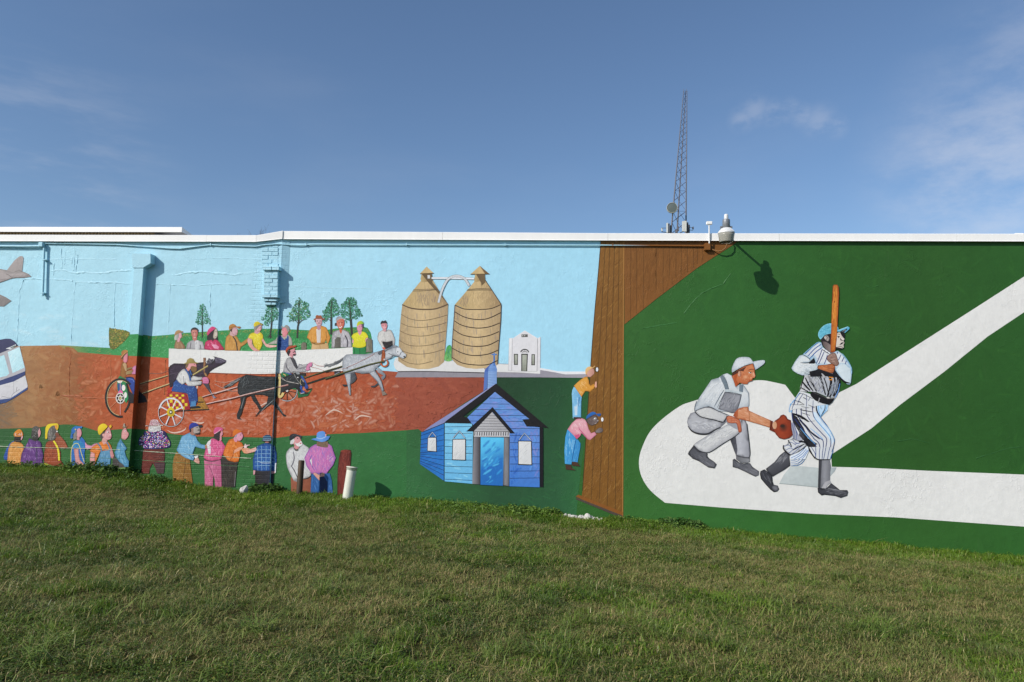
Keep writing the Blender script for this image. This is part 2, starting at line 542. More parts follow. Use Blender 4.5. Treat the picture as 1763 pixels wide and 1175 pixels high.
    def s(s, t, n, ln, w, ang, spread, cols, curve=.0, al=.8): # soft-edged brush strokes
        s.z += STEP
        ln *= s.o[2]; w *= s.o[2] * 1.5
        cs = np.array([C(c) for c in cols])
        Q = s.scat(t, n)
        if not len(Q): return s
        B = s.last(Q) if callable(s.last) else np.tile(C(s.last), (len(Q), 1))
        S = []
        for i, q in enumerate(Q):
            a = math.radians(ang + rng.normal() * spread); L = ln * rng.uniform(.6, 1.5); h = min(w * rng.uniform(.5, 1.15) / 2, L * .18)
            b = a + min(max(rng.normal() * curve, -.9), .9)
            n0 = (-math.sin((a + b) / 2) * h, math.cos((a + b) / 2) * h)
            e0 = (q[0] - math.cos(a) * L / 2, q[1] - math.sin(a) * L / 2); e1 = (q[0] + math.cos(b) * L / 2, q[1] + math.sin(b) * L / 2)
            m0 = (q[0] - math.cos(a) * L / 4, q[1] - math.sin(a) * L / 4); m1 = (q[0] + math.cos(b) * L / 4, q[1] + math.sin(b) * L / 4)
            S.append([e0, (m0[0] + n0[0], m0[1] + n0[1]), (m1[0] + n0[0], m1[1] + n0[1]), e1, (m1[0] - n0[0], m1[1] - n0[1]), (m0[0] - n0[0], m0[1] - n0[1]), m0, m1])
        S = np.array(S)
        ok = inside(S[:, :6].reshape(-1, 2), s.lpoly).reshape(-1, 6).all(1) if s.lpoly else np.ones(len(S), bool)
        for i in np.nonzero(ok)[0]:
            pts = S[i]
            pcs = pieces([tuple(x) for x in pts[:6]])
            if len(pcs) != 1: continue
            c = B[i] * (1 - al) + cs[int(rng.integers(len(cs)))] * al
            s.put(pts, [(0, 1, 6), (1, 2, 7, 6), (2, 3, 7), (3, 4, 7), (4, 5, 6, 7), (5, 0, 6)], np.concatenate([np.tile(B[i], (6, 1)), c[None], c[None]]), pcs[0][1], s.z + (i * 67 % 151) * 3e-6)
        s.z += 4.7e-4
        return s
    def build(s):
        V = np.concatenate(s.V); K = np.clip(np.concatenate(s.K) * s.gain, .003, .92)
        me = bpy.data.meshes.new(s.name)
        me.from_pydata(V.tolist(), [], s.T)
        at = me.color_attributes.new('Col', 'FLOAT_COLOR', 'POINT')
        at.data.foreach_set('color', np.concatenate([K, np.ones((len(K), 1))], 1).astype(np.float32).ravel())
        me.materials.append(PAINT)
        o = bpy.data.objects.new(s.name, me)
        o.parent = s.parent or BUILDING
        if s.label: o['label'] = s.label
        COL.objects.link(o)
        return o

# ------------------------------------------------------------------ the building
BUILDING = empty('mural_building', WP, -YAW)
tag(BUILDING, 'long low building with a painted mural wall and white metal roof edge', 'building')
U0, U1, DEPTH = -15.0, 14.5, 16.0
Z_CR = uz(1400, 416.6, .0)[1]; Z_CRT = uz(1400, 402.1, .08)[1]     # right coping: bottom, top
Z_CL = uz(250, 417.4, OFF_L)[1]; Z_CLT = uz(250, 404.8, OFF_L + .08)[1]
ZB = -1.9
def bands(name, u0, u1, out, zs, cols, thick):
    m = MB(); kk = []
    for i in range(len(cols)):
        m.add([(u0, -out, zs[i]), (u1, -out, zs[i]), (u1, -out, zs[i + 1]), (u0, -out, zs[i + 1])], [(0, 1, 2, 3)]); kk += [cols[i]] * 4
    m.add([(u1, -out, zs[0]), (u1, thick - out, zs[0]), (u1, thick - out, zs[-1]), (u1, -out, zs[-1])], [(0, 1, 2, 3)]); kk += [cols[-1]] * 4
    m.add([(u0, thick - out, zs[0]), (u0, -out, zs[0]), (u0, -out, zs[-1]), (u0, thick - out, zs[-1])], [(0, 1, 2, 3)]); kk += [cols[-1]] * 4
    m.add([(u1, thick - out, zs[0]), (u0, thick - out, zs[0]), (u0, thick - out, zs[-1]), (u1, thick - out, zs[-1])], [(0, 1, 2, 3)]); kk += [cols[-1]] * 4
    m.add([(u0, -out, zs[-1]), (u1, -out, zs[-1]), (u1, thick - out, zs[-1]), (u0, thick - out, zs[-1])], [(0, 1, 2, 3)]); kk += [cols[-1]] * 4
    o = m.build(name, PAINT, BUILDING)
    a = o.data.color_attributes.new('Col', 'FLOAT_COLOR', 'POINT')
    a.data.foreach_set('color', np.array([(*lin(c), 1) for c in kk], np.float32).ravel())
    return o
SKYC, RED, GRN, DGRN = 'abd7e6', 'ad5a34', '2f6a35', '306025'
zc = lambda y: uz(240, y, OFF_L)[1]
bands('wall', U_STEP + .002, U1, 0, [ZB, Z_CR + .06], [DGRN], DEPTH)
bands('wall', U0, U_STEP, OFF_L, [ZB, zc(739), zc(613), zc(577), Z_CL + .06], [GRN, RED, '2f8a47', SKYC], DEPTH - .1)['label'] = 'older left wall with cracked plaster standing slightly forward'

zf0, zf1 = uz(480, 523, 0)[1], Z_CR + .02
m = MB(); m.add([(U_STEP - .01, -OFF_L - .0015, zf0), (U_STEP + .13, -.0025, zf0 + .02), (U_STEP + .13, -.0025, zf1), (U_STEP - .01, -OFF_L - .0015, zf1), (U_STEP - .01, 0, zf0), (U_STEP + .13, 0, zf0 + .02)], [(0, 1, 2, 3), (0, 4, 5, 1)])
o = m.build('plaster_fillet', PAINT, BUILDING)
a_ = o.data.color_attributes.new('Col', 'FLOAT_COLOR', 'POINT'); a_.data.foreach_set('color', np.array([(*lin('a9d6e6'), 1)] * 6, np.float32).ravel())

# ---- flat fields of colour
def ramp_fn(stops, ystops=None, n=.05):
    xs = [a for a, b in stops]; cs = np.array([lin(b) for a, b in stops])
    def fn(Q):
        o = np.stack([np.interp(Q[:, 0], xs, cs[:, i]) for i in range(3)], 1)
        if ystops:
            yk = np.interp(Q[:, 1], [a for a, b in ystops], [b for a, b in ystops])[:, None]; o = o * yk
        return np.clip(o * (1 + n * rng.uniform(-1, 1, (len(Q), 1))), .004, .95)
    return fn
b = Fig('painted_sky', 'pale blue painted sky', .3).k(0, 0, 1762)
b.f('-330 411 440 411 500 408 1036 409 1017 648 1000 655 480 660 300 640 200 630 -330 640', ramp_fn([(-300, 'b0dbe8'), (0, 'abd9e8'), (450, 'a9d6e6'), (700, 'a9daee'), (1030, 'a6d9ee')], n=.025), grid=9)
b.s('-300 540 200 540 200 594 -300 594', 60, 26, 8, 5, 14, ['c6e2ea', 'b9dde8', 'd2e6ea'], .2, .3)
b.build()
b = Fig('painted_lower_lawn', 'dark green painted lawn along the foot of the wall', .5).k(0, 0, 1762)
top = '-330 738 0 738.5 62 737 80 734 110 731 128 731.5 150 737 166 742 182 742 196 740 226 738 262 741 300 748 340 752 420 753 478 754 500 751 540 750 580 747 620 746 700 741 724 738 '
b.f(top + '724 960 -330 870', ramp_fn([(-300, '2a5c2c'), (0, '2a5a2c'), (150, '32672f'), (350, '2f6632'), (500, '2f6835'), (700, '2f6a36')], n=.08), grid=8)
b.f('700 646 760 648 1020 648 1008 740 990 905 700 905', ramp_fn([(700, '2c5f33'), (860, '22462a'), (960, '265030'), (1010, '2c6034')], [(640, .78), (700, .92), (780, 1.12), (900, 1.3)], .06), grid=8)
b.s('0 742 720 742 720 850 0 815', 420, 16, 2.4, 4, 22, ['2a5a2b', '3a7440', '346b3a', '285628', '3f7b45'], .2, .45)
b.s('720 760 1000 760 990 880 720 860', 150, 16, 2.4, 10, 22, ['2f6a36', '357340', '2a6032'], .2, .4)
b.build()
b = Fig('painted_dirt_track', 'red and tan painted dirt racing track', .9).k(0, 0, 1762)
b.f(TRKS := '-330 597 36 596 100 595 128 596 150 606 200 612 236 613.6 270 615.5 292 617 480 628 600 634 690 641 835 648 852 650 850 663 800 694 727 744 ' +
    '720 739 700 741 620 746 580 747 540 750 500 751 478 754 420 753 340 752 300 748 262 741 226 738 196 740 182 742 166 742 150 737 128 731.5 110 731 80 734 62 737 0 738.5 -330 738',
    TRK := ramp_fn([(-300, '8c6a48'), (0, '8a6747'), (45, 'a67a4e'), (95, 'a0683c'), (130, '96592f'), (180, 'ad552b'), (300, 'b8532b'), (420, 'b5562f'), (600, 'ae5530'), (690, 'a04f38'), (760, '9a4c38'), (840, '8f4632')],
            [(596, 1.06), (640, 1.0), (735, .93)], .07), grid=5)
TRKP = b.P(TRKS)
# soft fade into the hedge green, and a grey shade under the train
b.f('100 594.5 200 600 200 612 150 608 120 606', lambda Q: np.clip(lin('3c8a4c') * (w := np.clip((Q[:, 0:1] - 104) / 50, 0, 1)) + lin('9c8a52') * (1 - w), .01, .9), grid=3)
b.s('118 597 200 600 195 613 135 611', 80, 7, 2, 0, 30, ['3d8f50', '5a9a58', '6f9350', '8a8a4c', '2f7f45'])
b.last = TRK; b.lpoly = TRKP
b.s('-100 690 50 690 20 736 -100 736', 130, 22, 6, -8, 20, ['6a6254', '7a6a55', '6f6658', '8a6a4a'], .3, .6)
b.s('40 600 130 600 140 735 30 735', 260, 24, 9, 20, 50, ['a67a4e', '9a6a40', 'b08658', '93592f', '8d5a34'], .5, .5)
b.s('140 618 290 622 290 735 130 730', 300, 17, 6, 10, 50, ['b9623a', 'a84a20', 'c06a44', '9c431d', 'b25028', 'c98560'], .6, .6)
b.s('290 640 690 645 690 740 300 746', 700, 17, 6, 0, 40, ['b9532a', 'a8421d', 'c06a44', '93391a', 'b85a34', 'b04a22', '9c4020'], .8, .65)
b.s('380 660 690 660 680 735 380 745', 260, 18, 6.5, -10, 50, ['d8a890', 'd29a80', 'cb8a68', 'c88e72', 'bf6a45'], .8, .42)
b.s('300 690 460 685 480 745 300 745', 130, 18, 6, 0, 40, ['dcb8a8', 'd09a82', 'c07050', 'c88e76'], .8, .4)
b.s('540 690 650 690 650 735 540 735', 70, 18, 5, -10, 40, ['e2c4b4', 'd8ac96', 'c98058'], .9, .5)
b.s('690 650 830 652 780 695 725 735 690 738', 200, 20, 7, 10, 40, ['9a4c38', 'a3533c', '8f4432', 'a85a42', '96492f'], .5, .5)
b.k(0, 0, 1762)
for t in ('288 741 296 745 306 745 317 741 321 736', '330 726 345 729 352 727', '447 700 460 694 470 697', '560 716 575 706 590 712', '610 724 622 716 640 719', '336 662 340 666 338 671'):
    b.l(t, 2.6, 'd8b8a8', .9)
b.build()
b = Fig('painted_hedge_lawn', 'bright green painted hillside and hedge', 1.9).k(0, 0, 1762)
b.f('191 602 205 594 222 576 238 575.5 262 579 289 577 318 573.5 351 571.5 375 570 412 567.5 437 566.5 481 566.5 533 569 565 568 577 566 594 564.5 626 563 633 565 638 573 640 582 640 612 600 632 440 640 300 632 291 617 270 615.5 236 613.6 200 612 189 608', '2f8a48', 'g' and '3c9653', 90, n=.12, grid=4)
b.s('196 603 222 580 290 582 290 614 200 611', 420, 3.5, 1.6, 0, 90, ['3fa15c', '268040', '58b273', '1f7338', '79c48c'])
b.s('291 580 437 574 530 576 640 575 640 606 291 602', 900, 4, 1.7, 0, 90, ['3a9a55', '247a3b', '55ad6c', '1c6a33', '7cc58c'])
b.s('222 574 262 579 318 573 437 566.5 533 569 577 566 626 563 636 570 620 574 533 577 437 574 318 581 262 584', 420, 4, 1.8, 0, 60, ['a89a4c', 'b8944a', '7f8a3e', '5f8a3c', '8f9a4a'])
b.s('437 572 533 576 533 584 437 582', 160, 6, 2, 0, 40, ['2b6a34', '1f5a2c', '37763c'])
b.s('500 586 600 586 600 600 500 602', 160, 4, 1.4, 60, 60, ['9fcf9c', '6cb57c', 'bcdcb0', '4a9e5c'])
b.f('188 566.5 193 566 205 567.5 222 571.5 222 578 212 590 200 600 193 602 188.5 595', '6f6a2a', n=.15, sm=1, grid=2)
b.d('188 566.5 193 566 205 567.5 222 571.5 222 578 212 590 200 600 193 602 188.5 595', 300, 1.3, ['8f8438', '5a5a1f', '4c6a26', 'a3903f', '6b7a2e'])
b.build()
b = Fig('painted_white_fence', 'long white painted rail wall behind the carts', 5.6).k(0, 0, 1762)
b.f('291 600.4 345 602.3 430 605 480 604 519 603 590 599.8 607.3 598 607.3 612 600 639 590 639 520 642 440 644.5 361 642.2 330 640 290.5 632', 'dfddd9', 'e3e1dd', 0, n=.02, grid=7)
b.l('345 602.5 346 620 345 640', 1, 'cfcac8'); b.l('361 642.4 440 644.8 520 642.3 600 639.3', 1.3, '8a4a30')
b.build()
# ------------------------------------------------------------------ mural figures (coordinates read off the photograph crop by crop)
SK, SKP = 'd9a79c', 'dba5b4'
# --- aircraft and train at the left end
b = Fig('painted_aircraft', 'tail of a grey painted aircraft in the painted sky', 6).k(0, 380, 300)
b.f('-1500 560 -1300 470 -900 440 -100 470 0 490 60 500 150 520 230 515 290 540 320 568 260 578 130 582 60 610 0 630 -1500 640', '9c9491', 'aaa09e', 0, ed=('8a8280', 16))
b.f('70 505 150 402 200 362 228 360 240 380 226 512 150 530', 'a89d9b', '968e8b', 60)
b.f('0 748 60 775 118 812 40 870 0 868 -200 860 -200 730', '948b88', '7f7876', 60)
b.l('60 540 90 552 130 582', 5, '6a625f'); b.l('150 520 190 508 226 514', 5, '7b7370'); b.l('0 600 60 592', 4, '7a716e'); b.l('0 628 130 584 250 578', 5, '5c5654')
b.build()
b = Fig('painted_train', 'front of a white and navy painted train', 6).k(0, 560, 300)
b.f('-1500 170 0 150 60 138 110 140 150 165 184 207 150 218 100 247 0 287 -1500 330', '383b60', '2e3152', 90)
b.f('-1500 330 0 287 100 247 200 212 258 440 258 470 130 518 0 562 -1500 640', '9a979d', 'b4b1b6', 0)
b.f('-1500 350 0 318 45 303 96 490 70 514 0 530 -1500 590', 'cdeef6', 'b4dfe8', 40, n=.05)
b.f('80 274 200 224 250 430 130 486', 'd2f0f6', 'b2dde6', 40, n=.05)
b.s('90 280 195 240 235 420 130 470', 40, 60, 5, -50, 8, ['e6f8fa', 'a8d6e0', 'c0e6ee'])
b.f('62 238 110 220 165 193 160 212 110 246 64 241', 'd6d8da'); b.f('108 228 156 205 156 214 112 236', '3c5a50')
b.f('-1500 640 0 563 130 517 256 468 258 502 140 572 0 610 -1500 690', '2a3562', '334070', 0)
b.f('-1500 690 0 610 140 572 258 510 282 612 280 630 110 740 0 756 -1500 810', 'd5d3d5', 'c4c1c6', 90, n=.04)
b.f('-1500 810 0 754 110 740 282 628 280 652 150 735 60 785 0 797 -1500 850', '3c5188', '2e4070', 90)
b.l('20 720 110 735 130 700 200 650', 4, '8a878a'); b.l('140 570 140 690', 3, 'a8a5a8'); b.l('175 625 168 670', 4, '77757a')
b.build()

# --- painted trees on the hill
def ptree(lab, k, trunk, poly, n, r=9, brown=False):
    b = Fig('painted_tree', lab, 5.9).k(*k)
    b.l(trunk[0], trunk[1], '3c3a36', 0)
    for t, w in trunk[2]: b.l(t, w, '45423c', .4)
    cols = ['4c9a78', '3a8a66', '2f7a55', '6fb295', '5aa688', '2c6b48'] + (['7a9a5c', '5a8a4a'] if brown else [])
    b.d(poly, n, r, cols)
    b.d(poly, n // 5, r, ['1f5a3a', '2a6344', '255038'])
    b.l(trunk[0], trunk[1] * .45, '2f352e', .6)
    b.build()
ptree('small pointed green painted tree over the grey shirt man', (290, 510, 150), ('683 250 685 560 688 850', 22, []),
      '690 130 750 230 790 330 810 420 850 500 850 575 780 560 690 585 600 575 555 550 560 480 590 400 580 330 620 260 640 190', 260, 11)
ptree('green painted tree under the brick corbel', (400, 510, 150), ('805 150 800 500 780 700 765 860', 30, [('720 860 765 780 810 860', 14)]),
      '760 100 850 110 900 240 950 330 960 420 890 490 840 500 750 560 750 610 690 610 640 560 650 500 580 480 600 420 660 380 680 260', 330, 12)
ptree('broad green painted tree with forked trunk', (400, 510, 150), ('1352 90 1345 480 1325 640 1315 850', 34, [('1330 590 1400 500 1480 470', 14), ('1325 560 1290 500 1250 480', 10)]),
      '1350 30 1410 90 1550 150 1530 260 1580 340 1590 440 1500 470 1400 480 1300 490 1230 520 1150 520 1130 430 1090 400 1120 340 1200 290 1240 190 1290 90', 420, 12, True)
ptree('green painted tree between orange coat and grey striped shirt', (500, 510, 150), ('838 70 828 400 825 780', 40, [('815 510 760 460 690 440', 14)]),
      '850 10 900 60 950 110 960 190 1010 260 1000 370 920 400 860 420 780 440 740 500 690 560 660 510 700 470 640 400 650 300 720 240 770 130', 420, 12)
ptree('tallest green painted tree right of the hill', (500, 510, 150), ('1188 80 1215 400 1245 800', 44, [('1240 470 1330 400 1400 380', 12)]),
      '1150 30 1260 20 1340 90 1350 200 1400 270 1460 400 1400 440 1340 480 1270 450 1200 480 1120 560 1100 480 1040 420 1000 380 1030 280 1020 180 1100 110', 470, 12)

# --- upper row of spectators
def head(b, x, y, rx, ry, c=SK, c2=None, rot=0, ed=None):
    b.e(x, y, rx, ry, c, rot, c2, 0, ed or ('b47f76', min(rx, ry) * .5))
b = Fig('painted_spectator', 'painted spectator in tan hat at the left end of the white rail', 7).k(290, 510, 150)
b.f('135 1060 140 950 165 890 230 890 300 960 340 1060', 'a5805c', '8a6a4c', 0, ed=('7c5c40', 30), sm=1)
b.s('150 930 300 950 320 1050 150 1050', 24, 60, 12, 80, 12, ['b9966f', '8d6b4a', 'c2a27c'])
b.f('185 930 180 830 215 800 260 850 245 860 225 925', 'dba0ac'); head(b, 238, 800, 40, 62, 'dca6b2')
b.f('135 890 125 840 150 780 200 750 215 800 190 880', 'c9c8c0', '8b8a84', 0, sm=1); b.f('122 800 150 720 205 690 250 700 255 715 295 715 292 738 250 742 180 775 130 805', 'b78f62', '94704a', 60, sm=1)
b.e(262, 790, 6, 5, '3a2c30'); b.build()
b = Fig('painted_spectator', 'dark haired painted man in grey shirt behind the rail', 7).k(290, 510, 150)
b.f('355 1075 380 960 440 910 500 890 570 885 640 905 700 930 740 1080', 'a9a6a8', 'bdbabb', 0, ed=('8a8788', 30), sm=0)
b.f('540 900 610 900 615 1080 545 1080', 'cfcdcd'); b.l('460 940 440 1075', 16, '6d6a6e'); b.l('645 985 660 1075', 16, '66646a'); b.l('400 970 385 1075', 12, '8c8a8e')
b.s('370 950 720 950 720 1070 370 1070', 26, 70, 12, 88, 10, ['c9c7c8', '8f8c90', 'dedcdc'])
b.f('490 870 490 800 575 800 580 875 535 915', 'c4786c'); b.f('460 700 470 670 600 670 602 720 590 800 560 860 530 875 500 850 475 790', 'd08f82', 'b5665a', 0, ed=('a8574e', 26), sm=1)
b.f('455 740 458 690 485 650 530 636 575 645 605 690 600 750 590 715 570 685 500 685 475 705', '2e2a2c', sm=1)
b.e(510, 745, 13, 8, '54302f'); b.e(560, 745, 13, 8, '54302f'); b.l('538 750 536 800', 9, 'eab9ac'); b.l('510 842 535 850 562 842', 9, 'f0d8d0'); b.build()
b = Fig('painted_spectator', 'painted woman in pink hat with long dark hair', 7).k(290, 510, 150)
b.f('755 1085 735 1000 760 920 860 880 960 870 1030 930 1080 1000 1110 1090', 'c83c68', 'b32a50', 0, ed=('8f2040', 24), sm=1)
b.s('760 920 1060 920 1080 1080 770 1080', 46, 70, 22, 70, 25, ['e06a94', 'd9487a', 'f0a0bc', 'a82a4a'])
b.f('880 990 960 980 1030 1030 1010 1075 930 1060', 'eab0c4', 'd87a9c', 0)
b.f('790 890 790 800 870 720 930 650 960 640 985 700 990 800 1005 890 930 880 900 930 880 890', '2b2628', sm=1)
b.f('905 830 920 740 945 670 980 660 1000 770 985 830 940 870', 'b5a895', 'd6cabb', 0, ed=('857868', 18), sm=1)
b.l('950 720 985 730', 8, '2c2422'); b.l('940 830 980 810', 8, '7a4a40'); b.s('800 740 900 700 890 880 800 880', 20, 80, 8, 70, 10, ['4a4446', '1f1b1d', '5d585a'])
b.f('785 790 795 710 840 650 890 618 940 632 955 655 900 700 850 740 810 790', 'd8487c', 'c03a6a', 60, sm=1, n=.1); b.build()
b = Fig('painted_spectator', 'painted man in tan hat and tan jacket with dark sash', 7).k(290, 510, 150)
b.f('1140 1105 1150 960 1170 830 1230 770 1310 800 1390 820 1430 900 1470 950 1600 860 1640 900 1550 980 1470 1030 1440 1110', 'c9934a', 'b98440', 0, ed=('9a6a30', 20))
b.s('1150 850 1400 850 1420 1090 1150 1090', 30, 90, 14, 85, 12, ['d9a860', 'b07c3a', 'c98f45', '94682e'])
b.l('1305 815 1360 900 1385 1000 1398 1105', 24, '43362a')
b.f('1240 790 1260 700 1380 700 1390 790 1310 815', 'caa0a0'); head(b, 1345, 715, 62, 85, 'd6aeb2', 'c79aa2'); b.s('1300 650 1400 650 1400 790 1300 790', 14, 70, 14, 80, 10, ['e6c8cc', 'b98a92', 'd3b0b8'])
b.f('1240 690 1255 650 1290 680 1285 730', '4a3430')
b.f('1225 640 1245 590 1300 565 1350 580 1372 612 1450 618 1462 640 1420 660 1370 630 1300 650 1240 690', 'bd8442', '9a6530', 60, sm=1); b.l('1240 650 1300 630 1370 612', 10, '8a5a2c'); b.build()
b = Fig('painted_spectator', 'painted woman in bright yellow top and yellow cap', 7.6).k(400, 510, 150)
b.f('345 1020 310 920 320 850 350 790 400 830 400 900 420 1000 480 1060 560 1110 440 1110', 'dea79c', 'c98a80', 0, sm=1)
b.f('620 850 680 960 760 990 900 1000 895 1030 760 1045 690 1030 640 970 600 900', 'dba196', 'e6b8ac', 0)
b.f('330 850 350 780 430 740 560 735 615 780 625 850 600 900 610 980 570 1070 540 1100 470 1050 430 980 400 880', 'e0cf2f', 'd6c028', 60, ed=('b89f20', 24), sm=1)
b.s('350 780 600 780 590 1080 440 1020', 34, 60, 14, 70, 35, ['efe25a', 'd4bd20', 'f2ea86', 'c9ae1c'])
b.f('450 750 455 680 560 680 560 735 510 770', 'cf9aa4'); head(b, 540, 650, 55, 78, 'dcb0b0', 'd29ca0', 20)
b.f('440 680 450 620 500 590 570 570 590 590 540 620 500 670 460 700', '8d8680', '77706c', 0, sm=1); b.e(575, 635, 7, 6, '3c3032')
b.f('440 610 440 560 480 522 530 520 565 545 612 568 608 600 570 570 500 600 450 625', 'e3cf2c', 'c9ac1f', 70, sm=1); b.l('560 550 610 570 606 600', 14, '6d5a34'); b.build()
b = Fig('painted_spectator', 'painted grey haired man in blue overalls behind the rail', 7.4).k(400, 510, 150)
b.f('930 800 870 890 730 960 720 980 900 970 960 900 1120 880 1130 1000 1200 1000 1220 980 1200 860 1140 780', 'b9b8ac', 'a9a79c', 0, ed=('8f8d82', 20))
b.f('940 840 960 790 1010 830 1100 860 1120 790 1145 830 1140 1000 1100 1100 900 1100 905 960', '2a5090', '1f4380', 90, n=.15)
b.s('930 880 1130 880 1120 1090 910 1090', 40, 60, 12, 60, 40, ['3a66a8', '1d3c74', '4a78b8'])
b.f('1000 800 1030 780 1110 800 1080 860 1060 890 1020 850', 'a9a798'); b.f('1000 700 1030 640 1090 630 1130 680 1120 760 1060 840 1020 800', 'e0939a', 'd67c84', 0, ed=('c06a70', 18), sm=1)
b.f('985 750 1000 690 1015 720 1010 770', 'c9c4bc'); b.f('1000 640 1005 600 1040 630 1080 590 1130 600 1160 650 1150 720 1120 720 1090 650 1040 640', 'a9a59e', '86827c', 0, sm=1)
b.e(1030, 690, 8, 6, '3a2c2c'); b.build()
for lab, k, poly, c in (('short grey painted fence post with rounded top', (400, 510, 150), '1395 1085 1395 980 1420 940 1460 935 1500 950 1505 1000 1500 1085', '7f7a68'),
                        ('tall weathered grey painted fence post beside the yellow shirt', (500, 510, 150), '1530 1140 1540 880 1570 860 1630 860 1660 890 1665 1140', '8a8578')):
    b = Fig('painted_post', lab, 8.2).k(*k)
    b.f(poly, c, '6a6556', 0, ed=('4a463a', 12)); b.s(poly, 26, 120, 8, 88, 3, ['a39e8e', '5c5848', 'b5b09f', '45412f'])
    b.build()
b = Fig('painted_spectator', 'painted man in brown hat and orange coat over white shirt', 7).k(500, 510, 150)
b.f('425 1080 440 960 760 950 775 1070', 'd3ad7c', 'c09a68', 0); b.l('600 990 605 1075', 10, 'a07a4a')
b.f('335 840 390 690 430 640 510 610 620 595 720 630 750 680 810 840 770 960 740 950 720 880 700 940 610 960 470 950 430 970 400 900', 'dd9f4c', 'cf8c3a', 0, ed=('a9702c', 26), sm=0)
b.s('360 700 780 700 740 940 420 940', 40, 80, 14, 80, 25, ['ecb468', 'c8842f', 'e3a850', 'b27428'])
b.l('720 720 735 860', 12, '8f6026'); b.l('430 940 520 975 700 960', 20, '8a6026')
b.f('525 670 620 670 610 945 540 945', 'dcd4cf', 'c9bfba', 0); b.f('525 600 625 600 600 680 560 690', 'b98a98')
b.f('505 490 520 460 630 460 640 520 625 580 575 605 530 575', 'd9b2b4', 'cb9ca4', 0, ed=('b58088', 18), sm=1)
b.e(545, 508, 14, 10, '5a484c'); b.e(605, 508, 14, 10, '5a484c'); b.l('555 555 580 545 610 555', 12, '6a5450'); b.f('495 530 495 480 515 480 515 520', '4a3c38')
b.f('470 465 510 450 515 400 540 385 580 395 620 390 645 430 650 450 700 455 695 475 640 490 630 462 520 462 505 490 475 485', 'a35a34', '8a4a2a', 60, sm=0); b.l('510 448 580 455 648 445', 10, '6b3418'); b.build()
b = Fig('painted_spectator', 'painted smiling man in grey cap and grey striped shirt', 7).k(500, 510, 150)
b.f('835 1055 835 850 860 730 940 690 1010 680 1080 680 1180 730 1230 850 1245 1040 1040 1045', 'a9a5a9', 'bdb8bd', 0, ed=('6a666a', 18))
b.s('850 750 1200 750 1230 1030 850 1040', 120, 90, 9, 82, 8, ['d9d6d8', '6f6b70', 'e9e6e8', '858188', '514e54'])
b.f('890 1050 900 880 950 830 1020 840 1020 1045', '6a675e', '55524a', 0); b.f('940 830 950 780 1000 780 1005 830', 'b0b0a8'); b.l('1110 800 1160 920 1150 1030', 26, '4d4a52')
b.f('990 680 1050 690 1030 770 1000 730', 'c8603c'); b.f('935 570 945 500 990 460 1070 460 1095 520 1085 600 1030 680 980 660', 'd08a78', 'c4604a', 0, ed=('b04c38', 22), sm=1)
b.e(985, 545, 13, 8, '4a2c28'); b.e(1045, 540, 13, 8, '4a2c28'); b.l('985 625 1015 640 1045 615', 14, 'f3e6e0'); b.l('1015 545 1010 600', 12, 'e8b0a0')
b.f('920 510 930 450 970 415 1030 420 1060 455 1120 465 1100 490 1060 465 990 470 940 510', '8c888c', 'c9c5c8', 60, sm=1); b.f('895 600 900 550 935 540 940 600', '3c3a3e'); b.build()
b = Fig('painted_spectator', 'painted figure in yellow shirt green trousers and green cap', 8).k(500, 510, 150)
b.f('1265 1040 1400 1040 1520 1035 1540 1260 1275 1260', '2c8a4c', '1f7440', 0); b.l('1405 1050 1410 1260', 14, '14502c'); b.l('1300 1060 1300 1250', 16, '1a6034')
b.f('1250 870 1290 900 1280 960 1250 950', 'd99aa8'); b.f('1500 850 1560 830 1580 860 1540 880 1530 930 1510 920', 'd9a0aa')
b.f('1240 830 1270 770 1360 735 1460 720 1530 750 1575 830 1530 860 1520 900 1530 990 1500 1030 1400 1050 1290 1035 1255 1020 1280 900', 'e2dc30', 'd8d024', 60, ed=('c0b41c', 22), sm=1)
b.s('1270 780 1520 780 1510 1020 1280 1020', 30, 60, 16, 70, 40, ['efe84c', 'cfc828', 'b9cc3a', 'f2ee7c'])
b.f('1365 740 1375 680 1445 680 1440 750 1405 800', 'd795a8'); b.f('1345 640 1360 590 1440 570 1465 610 1450 690 1400 730 1360 700', 'dda0ae', 'c9869a', 0, ed=('b87488', 16), sm=1)
b.f('1345 610 1355 545 1400 508 1455 510 1485 550 1475 570 1420 570 1370 600', 'cfc928', '6cb23a', 0, sm=1); b.f('1440 575 1480 560 1480 640 1455 650', '5a4a5c'); b.e(1395, 625, 9, 6, '5a3a44'); b.e(1435, 620, 9, 6, '5a3a44'); b.build()
b = Fig('painted_rider', 'painted man in white shirt and black cap beside the silo', 8).k(600, 520, 150)
b.f('670 800 770 815 890 780 900 870 830 920 740 960 700 870', '2e2c2e', '201e20', 0, n=.15)
b.f('585 700 610 620 690 570 760 600 800 560 860 570 900 640 940 760 930 880 900 900 890 790 770 815 680 800 720 900 740 940 690 940 640 860 590 770', 'd8d5d0', 'c2beba', 0, ed=('8f8b88', 16))
b.l('720 640 740 700 745 800', 6, '8a8684'); b.s('640 640 860 640 870 790 690 790', 24, 70, 8, 75, 20, ['e8e6e2', 'a8a4a0', 'c8c4c0'])
b.f('690 580 700 540 765 540 770 575 735 610', 'cf9a9c'); b.f('660 470 680 440 770 440 785 490 765 545 720 560 680 530', 'd99a9e', 'd0868c', 0, ed=('b86c74', 14), sm=1)
b.e(700, 475, 10, 7, '4a2e34'); b.e(750, 472, 10, 7, '4a2e34'); b.l('700 525 730 530 755 522', 7, 'f0e4e0'); b.l('725 480 722 505', 8, 'efc8c4')
b.f('645 450 660 400 690 380 715 390 750 372 770 400 790 440 740 430 690 430 660 460', '343032', sm=0); b.f('680 925 720 920 750 940 740 970 700 960', 'd8604a'); b.build()

